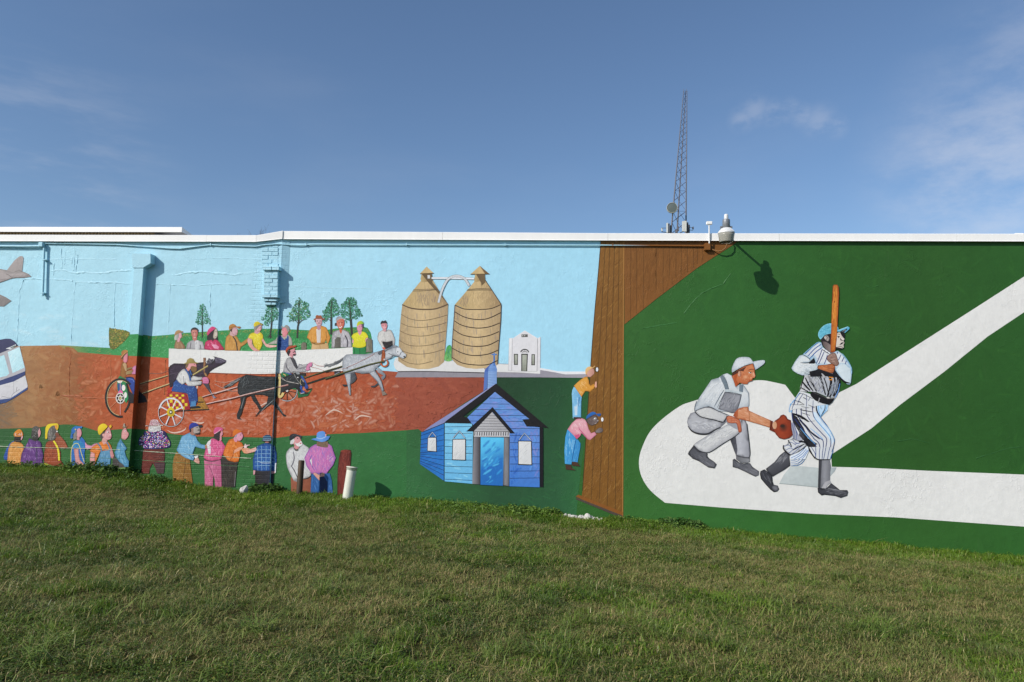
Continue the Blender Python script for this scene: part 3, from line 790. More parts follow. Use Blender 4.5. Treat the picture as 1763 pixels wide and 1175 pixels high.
# --- carts and horses
def wheel(b, x, y, rx, ry, w, rim, spokes, n, hub, a0=15, sw=12):
    for i in range(n):
        t = math.radians(a0 + 360 / n * i)
        b.l([(x + hub[0] * .8 * math.cos(t), y + hub[0] * .9 * math.sin(t)), (x + rx * math.cos(t), y + ry * math.sin(t))], sw, spokes, 0, 0)
    b.ring(x, y, rx, ry, w, rim)
b = Fig('painted_cart', 'green painted cart with big black wheel and driver in brown', 7).k(170, 580, 150)
b.f('380 860 430 790 560 860 600 930 560 1000 640 1180 560 1340 400 1180 375 1000', '1f7a46', '2a8a50', 90)
b.e(430, 890, 55, 50, 'e3e0da'); b.e(505, 1035, 38, 62, 'e6e3dd'); b.e(545, 1180, 30, 60, 'e4e0da'); b.f('385 950 470 950 470 1090 390 1090', '2b4f86')
b.f('545 830 700 820 730 880 820 960 830 1180 820 1330 720 1330 700 1180 620 1000', '2e4a9c', '1f3478', 40, ed=('182a60', 30))
b.f('720 1180 830 1100 950 1220 980 1320 830 1345 640 1345 600 1220 560 960 620 1100', '211d22', sm=0)
b.l('555 825 640 815 700 830', 14, '1c1a26'); b.l('600 850 690 870 720 920', 10, '6d88c8')
b.f('450 800 445 700 470 540 520 500 560 540 575 600 560 700 545 830', '9a6a34', '8a5c2c', 0, ed=('7c5026', 22), sm=1); b.f('490 560 530 520 565 560 570 700 540 690', 'b89a70')
b.f('560 640 680 610 690 640 570 680', '8f7448'); b.f('555 720 590 690 690 680 690 750 560 770', 'a58a5c', '917548', 0)
b.f('680 640 730 590 800 600 790 740 700 760 670 740 700 690', 'd58aae', 'c878a0', 0, ed=('a85a80', 20), sm=1)
b.f('500 490 510 380 560 330 590 340 590 420 580 500 540 530', 'd98f9c', 'cf7f8e', 0, ed=('b86878', 20), sm=1)
b.f('450 430 480 340 540 300 585 280 585 330 530 380 510 420 500 480 470 460', '8a5a34', sm=1); b.f('465 340 470 300 520 270 580 275 592 310 540 330 470 380', 'a66c38', 'b57c44', 0, sm=1); b.l('455 420 500 370 550 320', 12, 'c8a05c'); b.l('470 450 510 390 545 345', 14, '2c2220')
b.k(170, 660, 150)
b.l('270 60 440 300', 8, 'c98a5a'); b.l('180 290 440 300', 8, 'e0b49a'); b.l('230 500 440 300', 8, 'd8906a'); b.l('440 -60 440 640', 9, 'e8b0b0')
b.ring(440, 300, 268, 355, 10, 'd9c08a', 95, 300); b.ring(440, 300, 292, 380, 42, '1c1a1a', 80, 315)
b.l('520 590 580 500 620 380 610 200 560 0', 36, '1c1a1a', .2)
b.f('390 190 420 150 470 145 500 190 480 215 400 215', 'd9609c'); b.e(440, 305, 88, 105, 'ded9d2'); b.ring(440, 305, 58, 75, 34, '1a1818', m=20); b.ring(440, 305, 90, 108, 8, 'c8c2ba')
for i in range(6):
    t = i * 1.047 + .5
    b.l([(440 + 40 * math.cos(t), 305 + 50 * math.sin(t)), (440 + 85 * math.cos(t), 305 + 104 * math.sin(t))], 12, 'ded9d2', 0, 0)
b.e(440, 305, 26, 32, '6a6030'); b.e(440, 305, 13, 16, 'd8d070')
b.k(170, 580, 150)
b.l('830 965 990 915 1400 790', 24, '4a3a24', 0, 0); b.l('830 957 990 905 1400 782', 13, 'cdb27c', 0, 0)
b.l('880 1160 1200 1040 1520 930', 26, '4a3a24', 0, 0); b.l('880 1150 1200 1030 1520 920', 15, 'd3bc86', 0, 0)
b.l('1010 740 1250 745 1400 690', 7, '8a6a60'); b.build()
b = Fig('painted_horse', 'dark purple painted horse with outstretched head', 8.6).k(280, 580, 150)
b.f('125 760 120 660 150 590 230 540 420 545 560 540 830 515 900 540 1010 520 1060 430 1020 400 1060 405 1120 420 1200 440 1290 480 1290 510 1265 540 1200 575 1060 640 960 710 900 800 790 830 640 860 330 950 200 960 150 1000 130 900', '38293c', '2c2230', 90, ed=('20181f', 40), n=.12, sm=0)
b.s('140 600 420 560 840 540 900 640 800 800 300 900 150 900', 110, 70, 12, -30, 30, ['4a3850', '241a26', '5a4760', '33263a'])
b.f('1050 440 1110 420 1200 450 1290 485 1280 520 1180 540 1080 530', '5e5668', '4a4256', 90, n=.1); b.s('1060 430 1270 480 1250 530 1080 530', 24, 60, 8, 15, 12, ['8a8494', '3a3244', 'a9a3b0'])
b.f('900 500 940 430 980 460 1030 450 1000 540 900 560', '4c4650', n=.3); b.s('880 440 1030 440 1010 550 880 550', 30, 60, 7, 60, 25, ['c9c6cc', '2a242c', '8f8a94', 'e0dee0'])
b.l('1200 545 1240 520 1280 525', 7, '1f1820'); b.e(1110, 455, 9, 8, '1c161c'); b.l('160 760 320 730', 6, '6a5a6c')
b.f('135 900 230 900 260 860 190 1010 150 1030', '2a1f2c'); b.f('640 790 700 980 760 1000 790 960 700 930 760 900 700 800', '2c2430'); b.f('790 930 860 940 940 960 970 1080 1010 1165 985 1172 940 1080 880 1000', '4a4450', '2a242c', 0)
b.k(260, 650, 150); b.f('1060 130 1160 110 1240 340 1330 410 1270 425 1210 330', '4a434c', '2c262e', 0); b.l('1190 250 1250 350 1300 410', 14, '9a94a0', .6); b.f('1240 380 1330 415 1270 425', '8f8aa0')
b.k(280, 580, 150)
b.f('825 430 875 425 880 520 870 580 860 640 860 720 900 760 910 800 870 805 840 750 825 640 830 540', '8a5c44', 'b08a50', 90, ed=('6a4230', 10)); b.l('870 500 900 490', 10, 'e0dcd8')
b.l('615 780 920 595', 34, '6a5c34', 0, 0); b.l('615 772 920 587', 20, 'bda868', 0, 0)
b.build()
b = Fig('painted_cart', 'red and yellow chequered painted cart with white spoked wheel', 10).k(260, 650, 150)
b.f('330 240 370 190 430 210 420 300 340 330', 'b03028', n=.1)
b.f('330 340 700 320 770 480 800 650 560 665 330 640', 'a8242a', '98202a', 0)
ys = [345, 395, 445, 520, 590, 660]
for j in range(5):
    for i in range(8):
        if (i + j) % 2:
            x0 = 320 + i * 60 + j * 2; 
            if x0 + 55 < 715 + j * 18: b.f([(x0, ys[j] + 6), (x0 + 54, ys[j] + 2), (x0 + 58, ys[j + 1] - 8), (x0 + 4, ys[j + 1] - 4)], 'e6d02c', 'd8bc22', 90)
b.l('500 685 800 668 1180 650', 18, '2a2018', 0, 0)
b.f('960 400 1020 380 1060 430 1170 640 1000 645 800 655 850 590 960 560', 'b8842e', '9a6a24', 0)
b.s('960 400 1020 400 1160 640 830 645 960 560', 44, 44, 9, 40, 50, ['2a2018', '3a2a18', 'd8a840', '20180f'])
wheel(b, 410, 705, 250, 285, 12, '2a2422', 'd9d6da', 8, (80, 90), 25, 22)
b.ring(410, 705, 256, 292, 9, 'cfc9cc'); b.ring(410, 705, 240, 275, 24, 'dcd9dc', 195, 345); b.e(408, 705, 82, 96, 'e0c51f', 0, 'b99a1a', 60); b.e(408, 705, 40, 48, '6a6030'); b.e(404, 703, 16, 18, 'f2f0ee')
b.l('1040 402 1300 320 1762 195', 26, '5a2c24', 0, 0); b.l('1040 396 1300 313 1762 188', 14, 'd6b0a6', 0, 0)
b.l('1120 545 1400 480 1762 402', 28, '5a2c28', 0, 0); b.l('1120 537 1400 472 1762 394', 15, 'd9b6ae', 0, 0)
b.k(370, 640, 150)
b.l('0 452 240 380 450 318', 28, '5a2c24', 0, 0); b.l('0 444 240 372 450 310', 15, 'd9b6ae', 0, 0)
b.l('0 255 170 340 300 390 480 392 700 355 880 300 1060 215 1240 100', 7, 'b9aaa2'); b.l('0 190 120 215 260 215 430 165', 6, 'd8b09a'); b.build()
b = Fig('painted_driver', 'painted bearded driver in white shirt and blue overalls', 11.4).k(280, 580, 150)
b.f('190 1100 230 930 290 870 420 960 560 1000 650 1000 700 1060 700 1180 560 1180 420 1120', '2a4e90', '223f7c', 90, n=.18)
b.k(260, 650, 150)
b.f('420 280 470 120 600 130 720 180 880 190 940 330 950 470 900 570 800 590 780 500 740 320', '2a5296', '1f3d78', 30, n=.2); b.s('450 150 860 200 930 480 820 570 760 340 460 260', 70, 60, 12, 60, 40, ['4a7ab8', '1c3466', '6a96c8', '2a4c8c'])
b.f('820 490 910 480 915 580 800 595', '4a80b0'); b.f('800 600 960 575 1020 600 1000 625 800 640', '1c1a1c'); b.f('920 490 1060 490 1070 510 960 515', '1c1a1c')
b.k(280, 580, 150)
b.f('280 860 330 740 400 665 440 650 490 690 560 860 620 790 720 815 810 815 800 870 650 895 560 900 800 900 790 965 650 1000 520 1000 470 930 400 970 330 920', 'd6d4d0', 'c6c4c2', 40, ed=('8c8a8a', 18))
b.s('330 700 480 700 540 960 320 900', 26, 90, 12, 70, 25, ['e8e6e4', '9a9896', 'b8b6b4', 'f0eeec']); b.s('560 900 790 900 780 960 560 990', 12, 80, 9, 5, 8, ['e9e7e5', 'a8a6a6'])
b.l('470 660 540 760 570 890', 34, '2f5690', 0); b.l('560 680 590 780', 22, '36609c', 0); b.l('430 800 440 960', 10, '77757a')
b.f('480 640 500 560 580 560 560 670 520 700', 'd88a7c'); b.f('500 620 520 540 590 530 670 540 690 610 650 640 560 650', 'dca0a0', 'd58a8c', 0, sm=1); b.f('570 640 590 600 640 600 690 620 695 680 650 730 600 700', '7a5c34', n=.2, sm=1); b.f('465 620 480 560 540 540 520 600 490 640', '7c6040')
b.e(650, 560, 8, 6, '2c2428'); b.f('420 555 490 520 500 470 560 432 620 445 660 510 740 535 700 545 600 540 500 550', 'a08c4c', '86743c', 60, sm=0)
b.f('800 850 830 820 900 820 940 870 935 945 870 950 810 940 820 900', 'd582a4', 'c76a92', 60, ed=('a04a72', 16), sm=1); b.l('840 860 900 870', 6, 'a04a72'); b.l('850 905 920 905', 6, 'a04a72'); b.build()
b = Fig('painted_horse', 'black painted horse trotting with yellow collar', 12.6).k(370, 640, 150)
b.l('530 130 400 210 300 270 190 320', 56, '2e3032', .3); b.s('190 300 300 240 520 100 530 150 330 300 200 340', 24, 120, 8, -30, 6, ['6a6e70', '1c1e20', '8a8e90'])
b.f('720 470 800 470 870 600 950 740 900 780 850 680 780 600', '1f2122'); b.f('1140 640 1230 600 1380 850 1440 880 1430 905 1390 905 1330 830 1240 740', '2c2f31', '222425', 0); b.l('1250 650 1330 770 1380 850', 10, '7a7e80', .5)
b.f('490 200 540 110 640 65 760 75 900 95 1080 100 1240 100 1400 110 1560 50 1620 20 1560 -20 1640 30 1700 70 1740 180 1720 330 1760 420 1690 400 1640 330 1500 360 1400 400 1280 470 1230 580 1100 620 1080 500 960 470 780 470 640 520 520 500 470 440 460 300', '2a2d2f', '26282a', 0, ed=('1a1c1d', 30), n=.14, sm=0)
b.s('500 150 700 90 1200 120 1240 450 1000 460 520 480', 110, 90, 12, -10, 40, ['3c4143', '1c1e1f', '565c5e', '2e3335']); b.s('500 160 640 90 700 240 560 340', 30, 80, 9, 110, 14, ['7b8183', '5e6466', '3a3f41'])
b.f('510 490 640 500 610 640 580 720 540 860 500 930 540 965 460 960 445 880 500 740 530 640', '24282a', '1d1f20', 0); b.l('600 520 560 660 530 760', 16, '6f7577', .6)
b.f('1090 480 1220 480 1230 580 1140 660 960 770 850 890 820 920 830 890 920 770 1050 650', '26292b', '1e2021', 0); b.l('1200 570 1050 700 940 810', 14, '7d8385', .6)
b.k(440, 590, 150)
b.f('470 900 520 760 660 700 780 620 760 590 830 640 900 630 930 720 1010 830 990 890 930 880 880 820 740 830 640 900 560 1000 480 1010', '2b2d2f', '222425', 0, n=.15)
b.s('640 720 780 650 850 660 830 800 640 880', 46, 70, 7, -50, 12, ['5e6365', '1a1c1d', '4a4f51', '7c8284']); b.e(860, 708, 14, 12, 'd8d5d2'); b.e(966, 775, 34, 14, '8a8284', 60); b.ring(956, 800, 46, 66, 9, 'c0b07c', 120, 260); b.l('760 595 850 760 930 860', 8, '9a9894'); b.f('800 600 880 600 910 640 850 650', '8f9294', n=.3)
b.l('480 690 600 770 720 800 880 840', 8, 'b0a8a4'); b.l('470 900 660 860', 26, '6a3028', 0, 0); b.l('470 893 660 853', 13, 'cc9c94', 0, 0)
b.k(370, 640, 150); b.l('1300 50 1310 200 1290 380 1300 500 1350 500 1390 430', 50, 'd9c07c'); b.l('1280 60 1290 200 1275 400 1290 520', 10, '9a7c3a'); b.l('1330 80 1330 300 1320 450', 10, 'f0dca4')
b.l('0 620 300 560 700 455 1240 330', 30, '6a3428', 0, 0); b.l('0 612 300 552 700 447 1240 322', 16, 'd9b4aa', 0, 0); b.l('1240 330 1490 275', 26, '6a3028', 0, 0); b.l('1240 322 1490 268', 13, 'cfa29a', 0, 0); b.l('1240 100 1330 100 1440 190 1560 225 1700 240', 7, 'b3aaa4'); b.build()
b = Fig('painted_cart', 'green painted cart under the driver in grey shirt', 9).k(440, 590, 150)
b.f('510 640 545 600 720 640 1000 660 860 900 700 910 620 880', '1f7040', '256f44', 0); b.f('850 900 900 1040 1080 1000 1150 920 1140 960 1060 1080 860 1120', '1f7a44', '195c36', 90); b.f('660 930 840 830 850 960 700 940', '2a7c4a')
wheel(b, 640, 980, 195, 195, 14, '1f1a18', '1f1a18', 9, (20, 20), 10, 12); b.ring(640, 980, 205, 205, 12, 'c9c6c8', -60, 120); b.e(640, 970, 26, 30, 'd8d4d2'); b.l('560 640 600 660 610 700', 16, 'd8b06a')
b.f('910 620 1020 620 1020 680 930 670', '2a2422'); b.f('1590 580 1720 570 1700 640 1600 650', '2c2628'); b.l('1600 650 1700 600', 16, '8a8890')
b.l('990 722 1400 585 1762 480', 26, '22241a', 0, 0); b.l('995 714 1400 577 1762 472', 7, '7c7a3c', 0, 0); b.l('1050 835 1400 720 1762 640', 34, '22261c', 0, 0); b.build()
b = Fig('painted_driver', 'painted driver with moustache in grey shirt and red cap', 10.4).k(440, 590, 150)
b.f('540 590 700 630 850 640 950 680 1010 770 1070 900 1060 930 1010 940 960 830 940 950 1010 1000 1000 1020 920 1030 870 880 840 830 720 660', '2f55a4', '274690', 60, n=.15); b.s('850 700 1000 760 1000 1000 900 960', 24, 70, 12, 70, 25, ['5078c0', '1f3878', '6a90d0'])
b.f('920 1030 1000 1010 1080 1010 1070 1040 930 1055', '23201f'); b.f('1020 945 1140 925 1140 945 1030 970', '23201f'); b.l('915 1035 990 1020', 9, 'd8d4d0')
b.f('560 590 590 430 640 320 690 300 740 330 800 480 850 520 880 430 960 450 1060 430 1040 500 930 520 860 540 1000 520 1030 545 1020 590 860 610 780 590 760 600 700 630 620 610', 'a9a6a6', 'bab7b6', 0, ed=('77747a', 16))
b.s('600 350 720 340 800 580 580 590', 30, 100, 12, 75, 15, ['c9c7c6', '86838a', '9d9aa0']); b.s('880 450 1040 450 1020 590 880 600', 14, 90, 10, 0, 12, ['c8c6c5', '8c898c']); b.l('620 420 640 520 720 610', 22, '66636a', .5)
b.f('700 300 760 300 800 350 860 510 830 540 780 470', '4a474c', '3a373c', 0); b.f('680 260 700 200 760 210 750 320', 'd9969c')
b.f('690 240 680 170 740 140 800 120 800 180 820 240 770 270', 'dca0a6', 'd08c94', 0, ed=('b8747e', 14), sm=1); b.f('635 220 640 190 700 150 715 190 670 280', '2c2224'); b.l('760 205 790 190 815 185', 16, '1f181a'); b.f('755 240 790 235 820 240 800 268 765 262', '231c1e'); b.e(785, 150, 8, 6, '2a2022')
b.f('610 180 630 120 690 75 750 65 830 62 815 90 760 110 700 130 650 170 635 210', 'b84c2a', 'a03c20', 60, sm=1); b.l('640 180 690 130 760 105', 10, '7a2c18')
b.f('1040 470 1080 420 1140 402 1150 450 1130 490 1090 500 1110 540 1060 570 1020 560 1030 510', 'd98aac', 'cc7a9e', 0, ed=('a85880', 16), sm=1)
b.l('1150 402 1220 450 1300 475 1390 480', 7, 'c07a70'); b.l('1130 500 1240 520 1400 575', 6, 'c88a80'); b.l('1045 570 1045 680', 5, 'b07060'); b.l('1110 550 1110 670', 5, 'b07060'); b.build()
b = Fig('painted_horse', 'pale grey painted horse with orange collar at the front of the race', 12).k(560, 590, 150)
b.l('370 310 280 390 160 440 0 470', 44, '4a4c52', .5); b.s('0 430 160 420 360 300 370 330 200 460 0 510', 26, 110, 7, -22, 6, ['8a8c92', '2a2c30', '6a6c72'])
b.f('520 620 600 610 640 720 600 790 520 840 500 800', '55595f', '3c4046', 0); b.f('340 850 440 850 450 880 380 895', '2c2f33'); b.f('1040 500 1100 520 1220 650 1215 700 1160 770 1130 700 1180 670 1060 600', 'a2a6ac', '6a6e76', 60); b.f('915 880 1000 870 1070 810 1080 850 1000 905 940 910', '3f4248')
b.f('350 400 370 300 430 245 560 235 800 240 1000 200 1180 150 1340 100 1420 90 1500 95 1560 180 1640 240 1630 290 1570 330 1480 290 1380 260 1300 330 1180 380 1100 460 1020 530 1000 640 890 620 740 630 600 600 400 640 350 560', 'b3b6bc', 'c3c6ca', 0, ed=('84888f', 30), n=.06, sm=0)
b.s('380 280 600 250 1000 220 1150 200 1080 440 800 560 400 580', 150, 80, 10, 60, 35, ['d2d4d8', '9599a0', 'e4e6e8', 'a8acb2', '7f838a']); b.f('600 600 740 625 900 620 880 590 700 590', '6a6e75', '8c9096', 90)
b.f('390 640 520 620 520 720 510 840 520 1065 490 1070 460 900 420 740', 'c2c5ca', 'a4a8ae', 0, ed=('6a6e75', 14)); b.f('890 620 1000 560 1060 640 1140 780 1190 970 1150 1000 1110 900 1050 790 950 690', 'b9bcc2', '9a9ea5', 30, ed=('55595f', 16)); b.f('1140 990 1200 990 1250 1050 1160 1075', '84766a')
b.s('900 620 1050 620 1150 950 1120 940', 30, 60, 8, 50, 15, ['e0e2e5', '7c8088', '4a4e55'])
b.f('1060 210 1120 170 1160 150 1200 170 1300 110 1380 60 1440 60 1490 90 1380 110 1260 160 1180 220 1090 260', '55585e', '7a7e85', 0); b.s('1000 180 1180 130 1440 55 1480 90 1200 230 1060 270', 44, 70, 9, -50, 20, ['2c2e32', '8a8e94', 'c8cacd', '44474c'])
b.f('1370 100 1400 50 1430 70 1440 110', '8a8d92'); b.f('1440 100 1510 100 1570 190 1640 240 1635 290 1580 330 1490 280 1420 200', 'dcdde0', 'c2c5c9', 60, ed=('8a8e95', 14)); b.e(1470, 192, 12, 10, '2a2a2e'); b.e(1605, 290, 26, 16, '4a4a50', 30); b.l('1280 220 1400 270 1500 270 1540 200', 9, '45474c'); b.l('1510 260 1540 200 1580 190', 10, '55575c'); b.l('1300 330 1400 270', 14, '6d7077')
b.f('1160 150 1200 150 1220 230 1215 330 1190 400 1130 380 1140 280', 'b05a30', '8f4420', 0, ed=('6a3018', 8)); b.ring(1200, 415, 70, 70, 30, 'b85a2c', -50, 190); b.s('1150 180 1210 180 1200 380 1140 370', 12, 80, 7, 85, 8, ['d88a58', '7a3818']); b.e(1195, 345, 12, 20, 'e8d8cc')
b.l('0 738 400 610 600 545 900 450 1180 385', 36, '22261c', 0, 0); b.l('0 728 400 600 600 535 900 441 1180 378', 8, '7f8040', 0, 0); b.l('0 600 330 495', 22, '22241a', 0, 0); b.l('440 510 600 440 900 290 1000 230', 7, 'b06a5c'); b.l('250 550 440 520', 5, 'c08a80'); b.e(445, 515, 14, 12, '3a2c2c'); b.build()
# --- painted road, silos, little white hall
b = Fig('painted_road', 'grey and white painted road in front of the silos', 5.7).k(670, 450, 300)
b.f('90 1120 60 1085 45 1040 60 990 100 970 330 1000 560 1010 640 1010 860 1060 960 1080 1100 1035 1210 1040 1540 1085 1620 1110 1762 1130 1762 1175 60 1175', '8f8a92', '9b969c', 0, n=.05, grid=5)
b.f('90 1112 60 1085 45 1040 60 985 110 960 330 1020 560 1008 640 1008 860 1060 960 1085 980 1125 700 1118 400 1112', 'dedcda')
b.f('1085 1040 1210 1045 1530 1100 1615 1145 1300 1125 1080 1120', 'e2e0de'); b.l('90 1118 400 1116 970 1130', 9, '3a363a', 0)
b.k(860, 560, 150)
b.f('820 880 1000 900 1180 935 1320 940 1762 940 1762 990 1340 1000 1250 985 1100 945 960 915 820 905', 'e4e2e4'); b.f('0 960 300 985 800 990 1000 1000 820 905 1100 945 1300 1000 1762 988 1762 1062 0 1052', '9a96a2', '8f8a96', 0, n=.05, grid=3)
b.k(930, 610, 150); b.f('0 280 180 310 370 355 920 355 1010 340 1010 400 920 405 500 410 300 370 0 320', 'e6e4e6'); b.f('0 320 300 370 500 412 940 402 960 440 900 480 0 472', '95909a', 'a09ca4', 0, n=.05, grid=3); b.build()
b = Fig('painted_shrub', 'slim green painted shrub between the two silos', 6.4).k(670, 450, 300)
b.f('560 1000 575 900 590 860 620 850 635 900 630 1005', '3f9a4c', '7ab86a', 90, n=.2, sm=1); b.s('570 780 635 780 635 1000 565 1000', 60, 40, 7, 80, 25, ['6ab58a', '2f8a44', '4aa05a', 'a8cc7a', '3a8a7a']); b.build()
def silo(lab, k, body, cone, neck, cap, hoops, dark, shade, lvl):
    b = Fig('painted_silo', lab, lvl).k(*k)
    b.gain = np.array([1.13, 1.18, 1.36])
    cyl = lambda c0, c1, c2: dict(c=c0, mid=c1, c2=c2, ang=0)
    b.f(body, 'a58a62', 'a08660', 0, mid='c9ab78', n=.06, grid=3)
    b.s(body, 420, 60, 6, 89, 3, ['c2a36e', 'b59762', 'd3b684', 'a88a5c', 'bda06a', 'a48a5e', 'cfae74'], 0, .5)
    b.s(body, 40, 80, 10, 89, 3, ['8a7a70', '7d6d64', '94846a'])
    b.f(cone, 'b0945f', '8f7450', 0, mid='c2a470', n=.06, grid=3)
    b.s(cone, 170, 70, 6, 96, 16, ['c8aa74', 'a88c5c', '97794c', 'd2b480', '8a6f50'], 0, .55)
    b.s(shade[1], 40, 80, 12, 95, 14, ['8a7460', '7a6656', '9a8468'])
    b.f(neck, 'b89a64', '6a5434', 0, n=.05); b.f(shade[0], '5d4a30', '6e5838', 0, n=.05)
    b.f(cap[0], 'bb9c66', 'c8aa74', 0, n=.04)
    if cap[1]: b.f(cap[1], '6f5636')
    b.l(cap[2], 6, '5a4424', 0)
    for t, w in hoops: b.l(t, w, dark, .1)
    return b
b = silo('left painted silo with tan staves and conical roof', (670, 450, 300),
         '132 445 230 480 370 490 480 480 597 440 590 600 570 850 555 1020 500 1065 400 1090 290 1092 180 1070 92 1010 100 800 115 600', '132 440 240 300 330 190 440 190 500 290 597 436 560 462 480 480 370 490 230 478',
         '328 130 432 128 442 200 330 215 318 180', ('380 55 312 128 450 122', None, '312 128 450 122'),
         [('132 440 230 478 370 489 480 480 597 436', 12), ('120 535 200 580 300 600 420 590 590 545', 4), ('118 625 200 660 330 670 480 650 580 620', 4), ('106 702 200 745 330 758 450 740 575 705', 4), ('100 800 200 850 320 858 450 840 560 800', 4), ('98 890 200 930 320 940 440 925 555 890', 4), ('95 975 200 1030 320 1040 440 1010', 4)], '5a4630',
         ('330 130 432 128 440 220 500 290 590 430 520 350 400 220', '280 330 400 300 480 380 380 470 320 440'), 7)
b.l('238 302 350 300 490 288', 6, '4a3a28'); b.l('245 288 350 286 480 282', 4, '4a3a28'); b.f('388 142 414 142 414 176 390 176', 'c9c4b8'); b.s('460 380 560 420 540 460 440 440', 26, 50, 5, 60, 12, ['6a4a34', '8a5a3c', '4f3a2a'])
b.l('430 172 650 172 860 178', 22, 'a39a88', 0, 0); b.l('430 172 650 172 860 178', 14, 'd6d8d2', 0, 0); b.k(670, 450, 300)
for dw, c in ((26, '8c8474'), (16, 'cfd4d0')): b.l('500 420 520 340 550 260 600 180 680 150 760 175 810 250', dw, c)
b.l('500 420 520 340 550 260 600 180 680 150 760 175 810 250', 4, 'a0917a'); b.build()
b = silo('right painted silo with dark hoops and conical roof', (670, 450, 300),
         '665 445 760 485 900 490 1030 480 1133 440 1128 600 1110 850 1095 1050 1000 1080 880 1090 780 1080 690 1050 632 990 640 800 655 600', '665 440 760 330 860 210 870 180 970 180 1000 240 1070 340 1133 436 1030 480 900 490 760 482',
         '868 132 968 130 972 190 860 215', ('918 48 822 133 1015 130', '918 48 1015 130 968 128', '822 133 1015 130'),
         [('665 445 760 484 900 489 1030 480 1133 438', 7), ('660 510 760 565 880 590 1000 580 1130 520', 8), ('655 600 740 650 880 677 1010 665 1120 625', 8), ('650 690 740 745 870 770 1000 755 1112 712', 8), ('640 785 740 840 870 862 1000 850 1106 800', 8), ('637 880 740 930 860 955 1000 940 1100 900', 8), ('640 975 740 1030 880 1050 1000 1045 1095 1005', 8), ('790 288 900 280 1030 282', 5), ('785 298 900 292 1035 294', 5)], '2c2018',
         ('880 132 968 130 972 215 935 250 930 220', '700 420 760 350 800 400 760 470'), 6)
b.l('665 445 655 600 640 800 634 985', 8, '6a5a4c'); b.l('1133 440 1128 600 1108 860 1096 1045', 7, '4a3a2c'); b.l('970 190 1070 340 1133 436', 6, '3a2c20'); b.build()
b = Fig('painted_hall', 'small white painted hall with grey door and two windows', 6).k(860, 560, 150)
b.f('195 270 250 260 270 270 510 110 770 265 830 240 822 930 180 920', 'e6e3e4', 'd9d6d8', 60, n=.02); b.f('265 280 510 120 755 280 755 930 250 920', 'dcd9dc', 'e2dfe0', 60, n=.02)
b.l('258 270 255 600 248 920', 8, '8c888c'); b.l('768 270 765 600 758 935', 9, '7f7b80'); b.l('195 265 180 920', 6, 'b9b5b8'); b.l('180 925 440 935 755 938', 5, 'a9a5a8')
b.f('445 190 572 188 572 244 445 246', '5d5c58', n=.2); b.e(470, 216, 9, 16, 'c9c8c4'); b.e(510, 216, 9, 16, 'c9c8c4')
b.ring(510, 560, 80, 66, 24, '3f3d3a', 190, 350); b.ring(510, 565, 48, 34, 14, '77746e', 190, 350); b.l('415 550 600 555', 6, 'a8a4a2'); b.l('510 505 510 550', 5, '4a4845')
for t in ('290 585 375 585 372 808 292 808', '648 590 718 592 716 815 644 812', '440 582 575 582 560 935 440 930'):
    b.f(t, '2f2e2a')
for t in ('306 602 362 602 360 795 308 795', '664 606 704 607 702 800 660 798', '462 604 552 604 544 930 460 928'):
    b.f(t, 'b1b4a6', '8a8c80', 60, n=.12)
b.build()

# --- blue painted church
b = Fig('painted_church', 'blue painted clapboard church with black roof edges and steeple', 6.4)
b.k(670, 450, 300); b.f('965 1110 985 1080 1055 1010 1055 1175 960 1175', '4a68b0'); b.f('1005 1080 1060 1000 1092 1095 1085 1175 1000 1175', '7ea2d6', '6a8ecb', 0); b.l('1063 940 1063 1060', 16, '4a74b8', 0); b.l('1035 944 1090 944', 12, '4a74b8', 0); b.e(1063, 944, 9, 18, '5a86c8')
for y in (1090, 1110, 1130, 1150): b.l([(1005, y), (1088, y + 3)], 3, '4a6cae', 0, 0)
b.k(700, 640, 300)
b.f('790 0 825 0 815 170 778 200', '5877b8'); b.f('825 0 912 0 912 125 900 130 818 185', '8fb0dd', '7f9fd2', 0)
for i in range(9): b.l([(826 - i, 12 + i * 17), (910, 14 + i * 15)], 2.5, '4d6fae', 0, 0)
b.f('150 615 380 520 380 1105 135 935', '1f66b4', '2a76c4', 0, n=.1, grid=4)
b.s('150 640 375 540 375 1080 140 920', 60, 90, 16, -12, 10, ['2a78c8', '1a56a0', '2f86d0', '3f6fc0'])
for y0, y1 in ((650, 570), (690, 640), (740, 690), (770, 750), (820, 800), (835, 850), (855, 895), (880, 955), (905, 1000), (925, 1050)): b.l([(146 - y0 * .01, y0), (380, y1)], 4, '16263f', 0, 0)
b.f('384 520 660 525 672 620 665 1135 384 1110', '7cc4e6', '6ab4e0', 90, n=.05, grid=4); b.s('390 540 660 540 655 1120 390 1100', 70, 90, 20, 2, 12, ['8ed0ec', '66b0dc', '9ad8f0', '72bce4'])
b.f('560 520 640 440 895 205 1240 480 1210 550 1345 565 1345 1170 1040 1160 1040 640 860 400 690 560 660 525', '6f92d4', '3f78c8', 100, n=.06, grid=4)
b.s('700 420 900 240 1150 440 1300 580 1100 620 880 380 700 540', 90, 90, 20, 5, 15, ['7f96d4', '5a9ad8', '8a8fd0', '6aa2e0', '5578c4']); b.s('1045 640 1180 640 1180 1000 1045 1160', 60, 100, 24, 100, 20, ['2a66c0', '1f58b4', '3a78cc']); b.s('1190 600 1340 600 1340 1100 1190 900', 60, 80, 20, 95, 20, ['7f84cc', '6a88d0', '8a8ac8', '5f9ae0'])
for i in range(9): b.l([(388, 560 + i * 66), (664, 556 + i * 68)], 4, '1c3048', 0, 0)
for i, (x0, x1) in enumerate(((835, 985), (765, 1040), (680, 1130), (590, 1200), (640, 1180))): b.l([(x0, 268 + i * 58), (x1, 272 + i * 58)], 4, '1c2a48', 0, 0)
for i in range(8): b.l([(1045, 575 + i * 72), (1345, 578 + i * 71)], 4, '1c2a48', 0, 0)
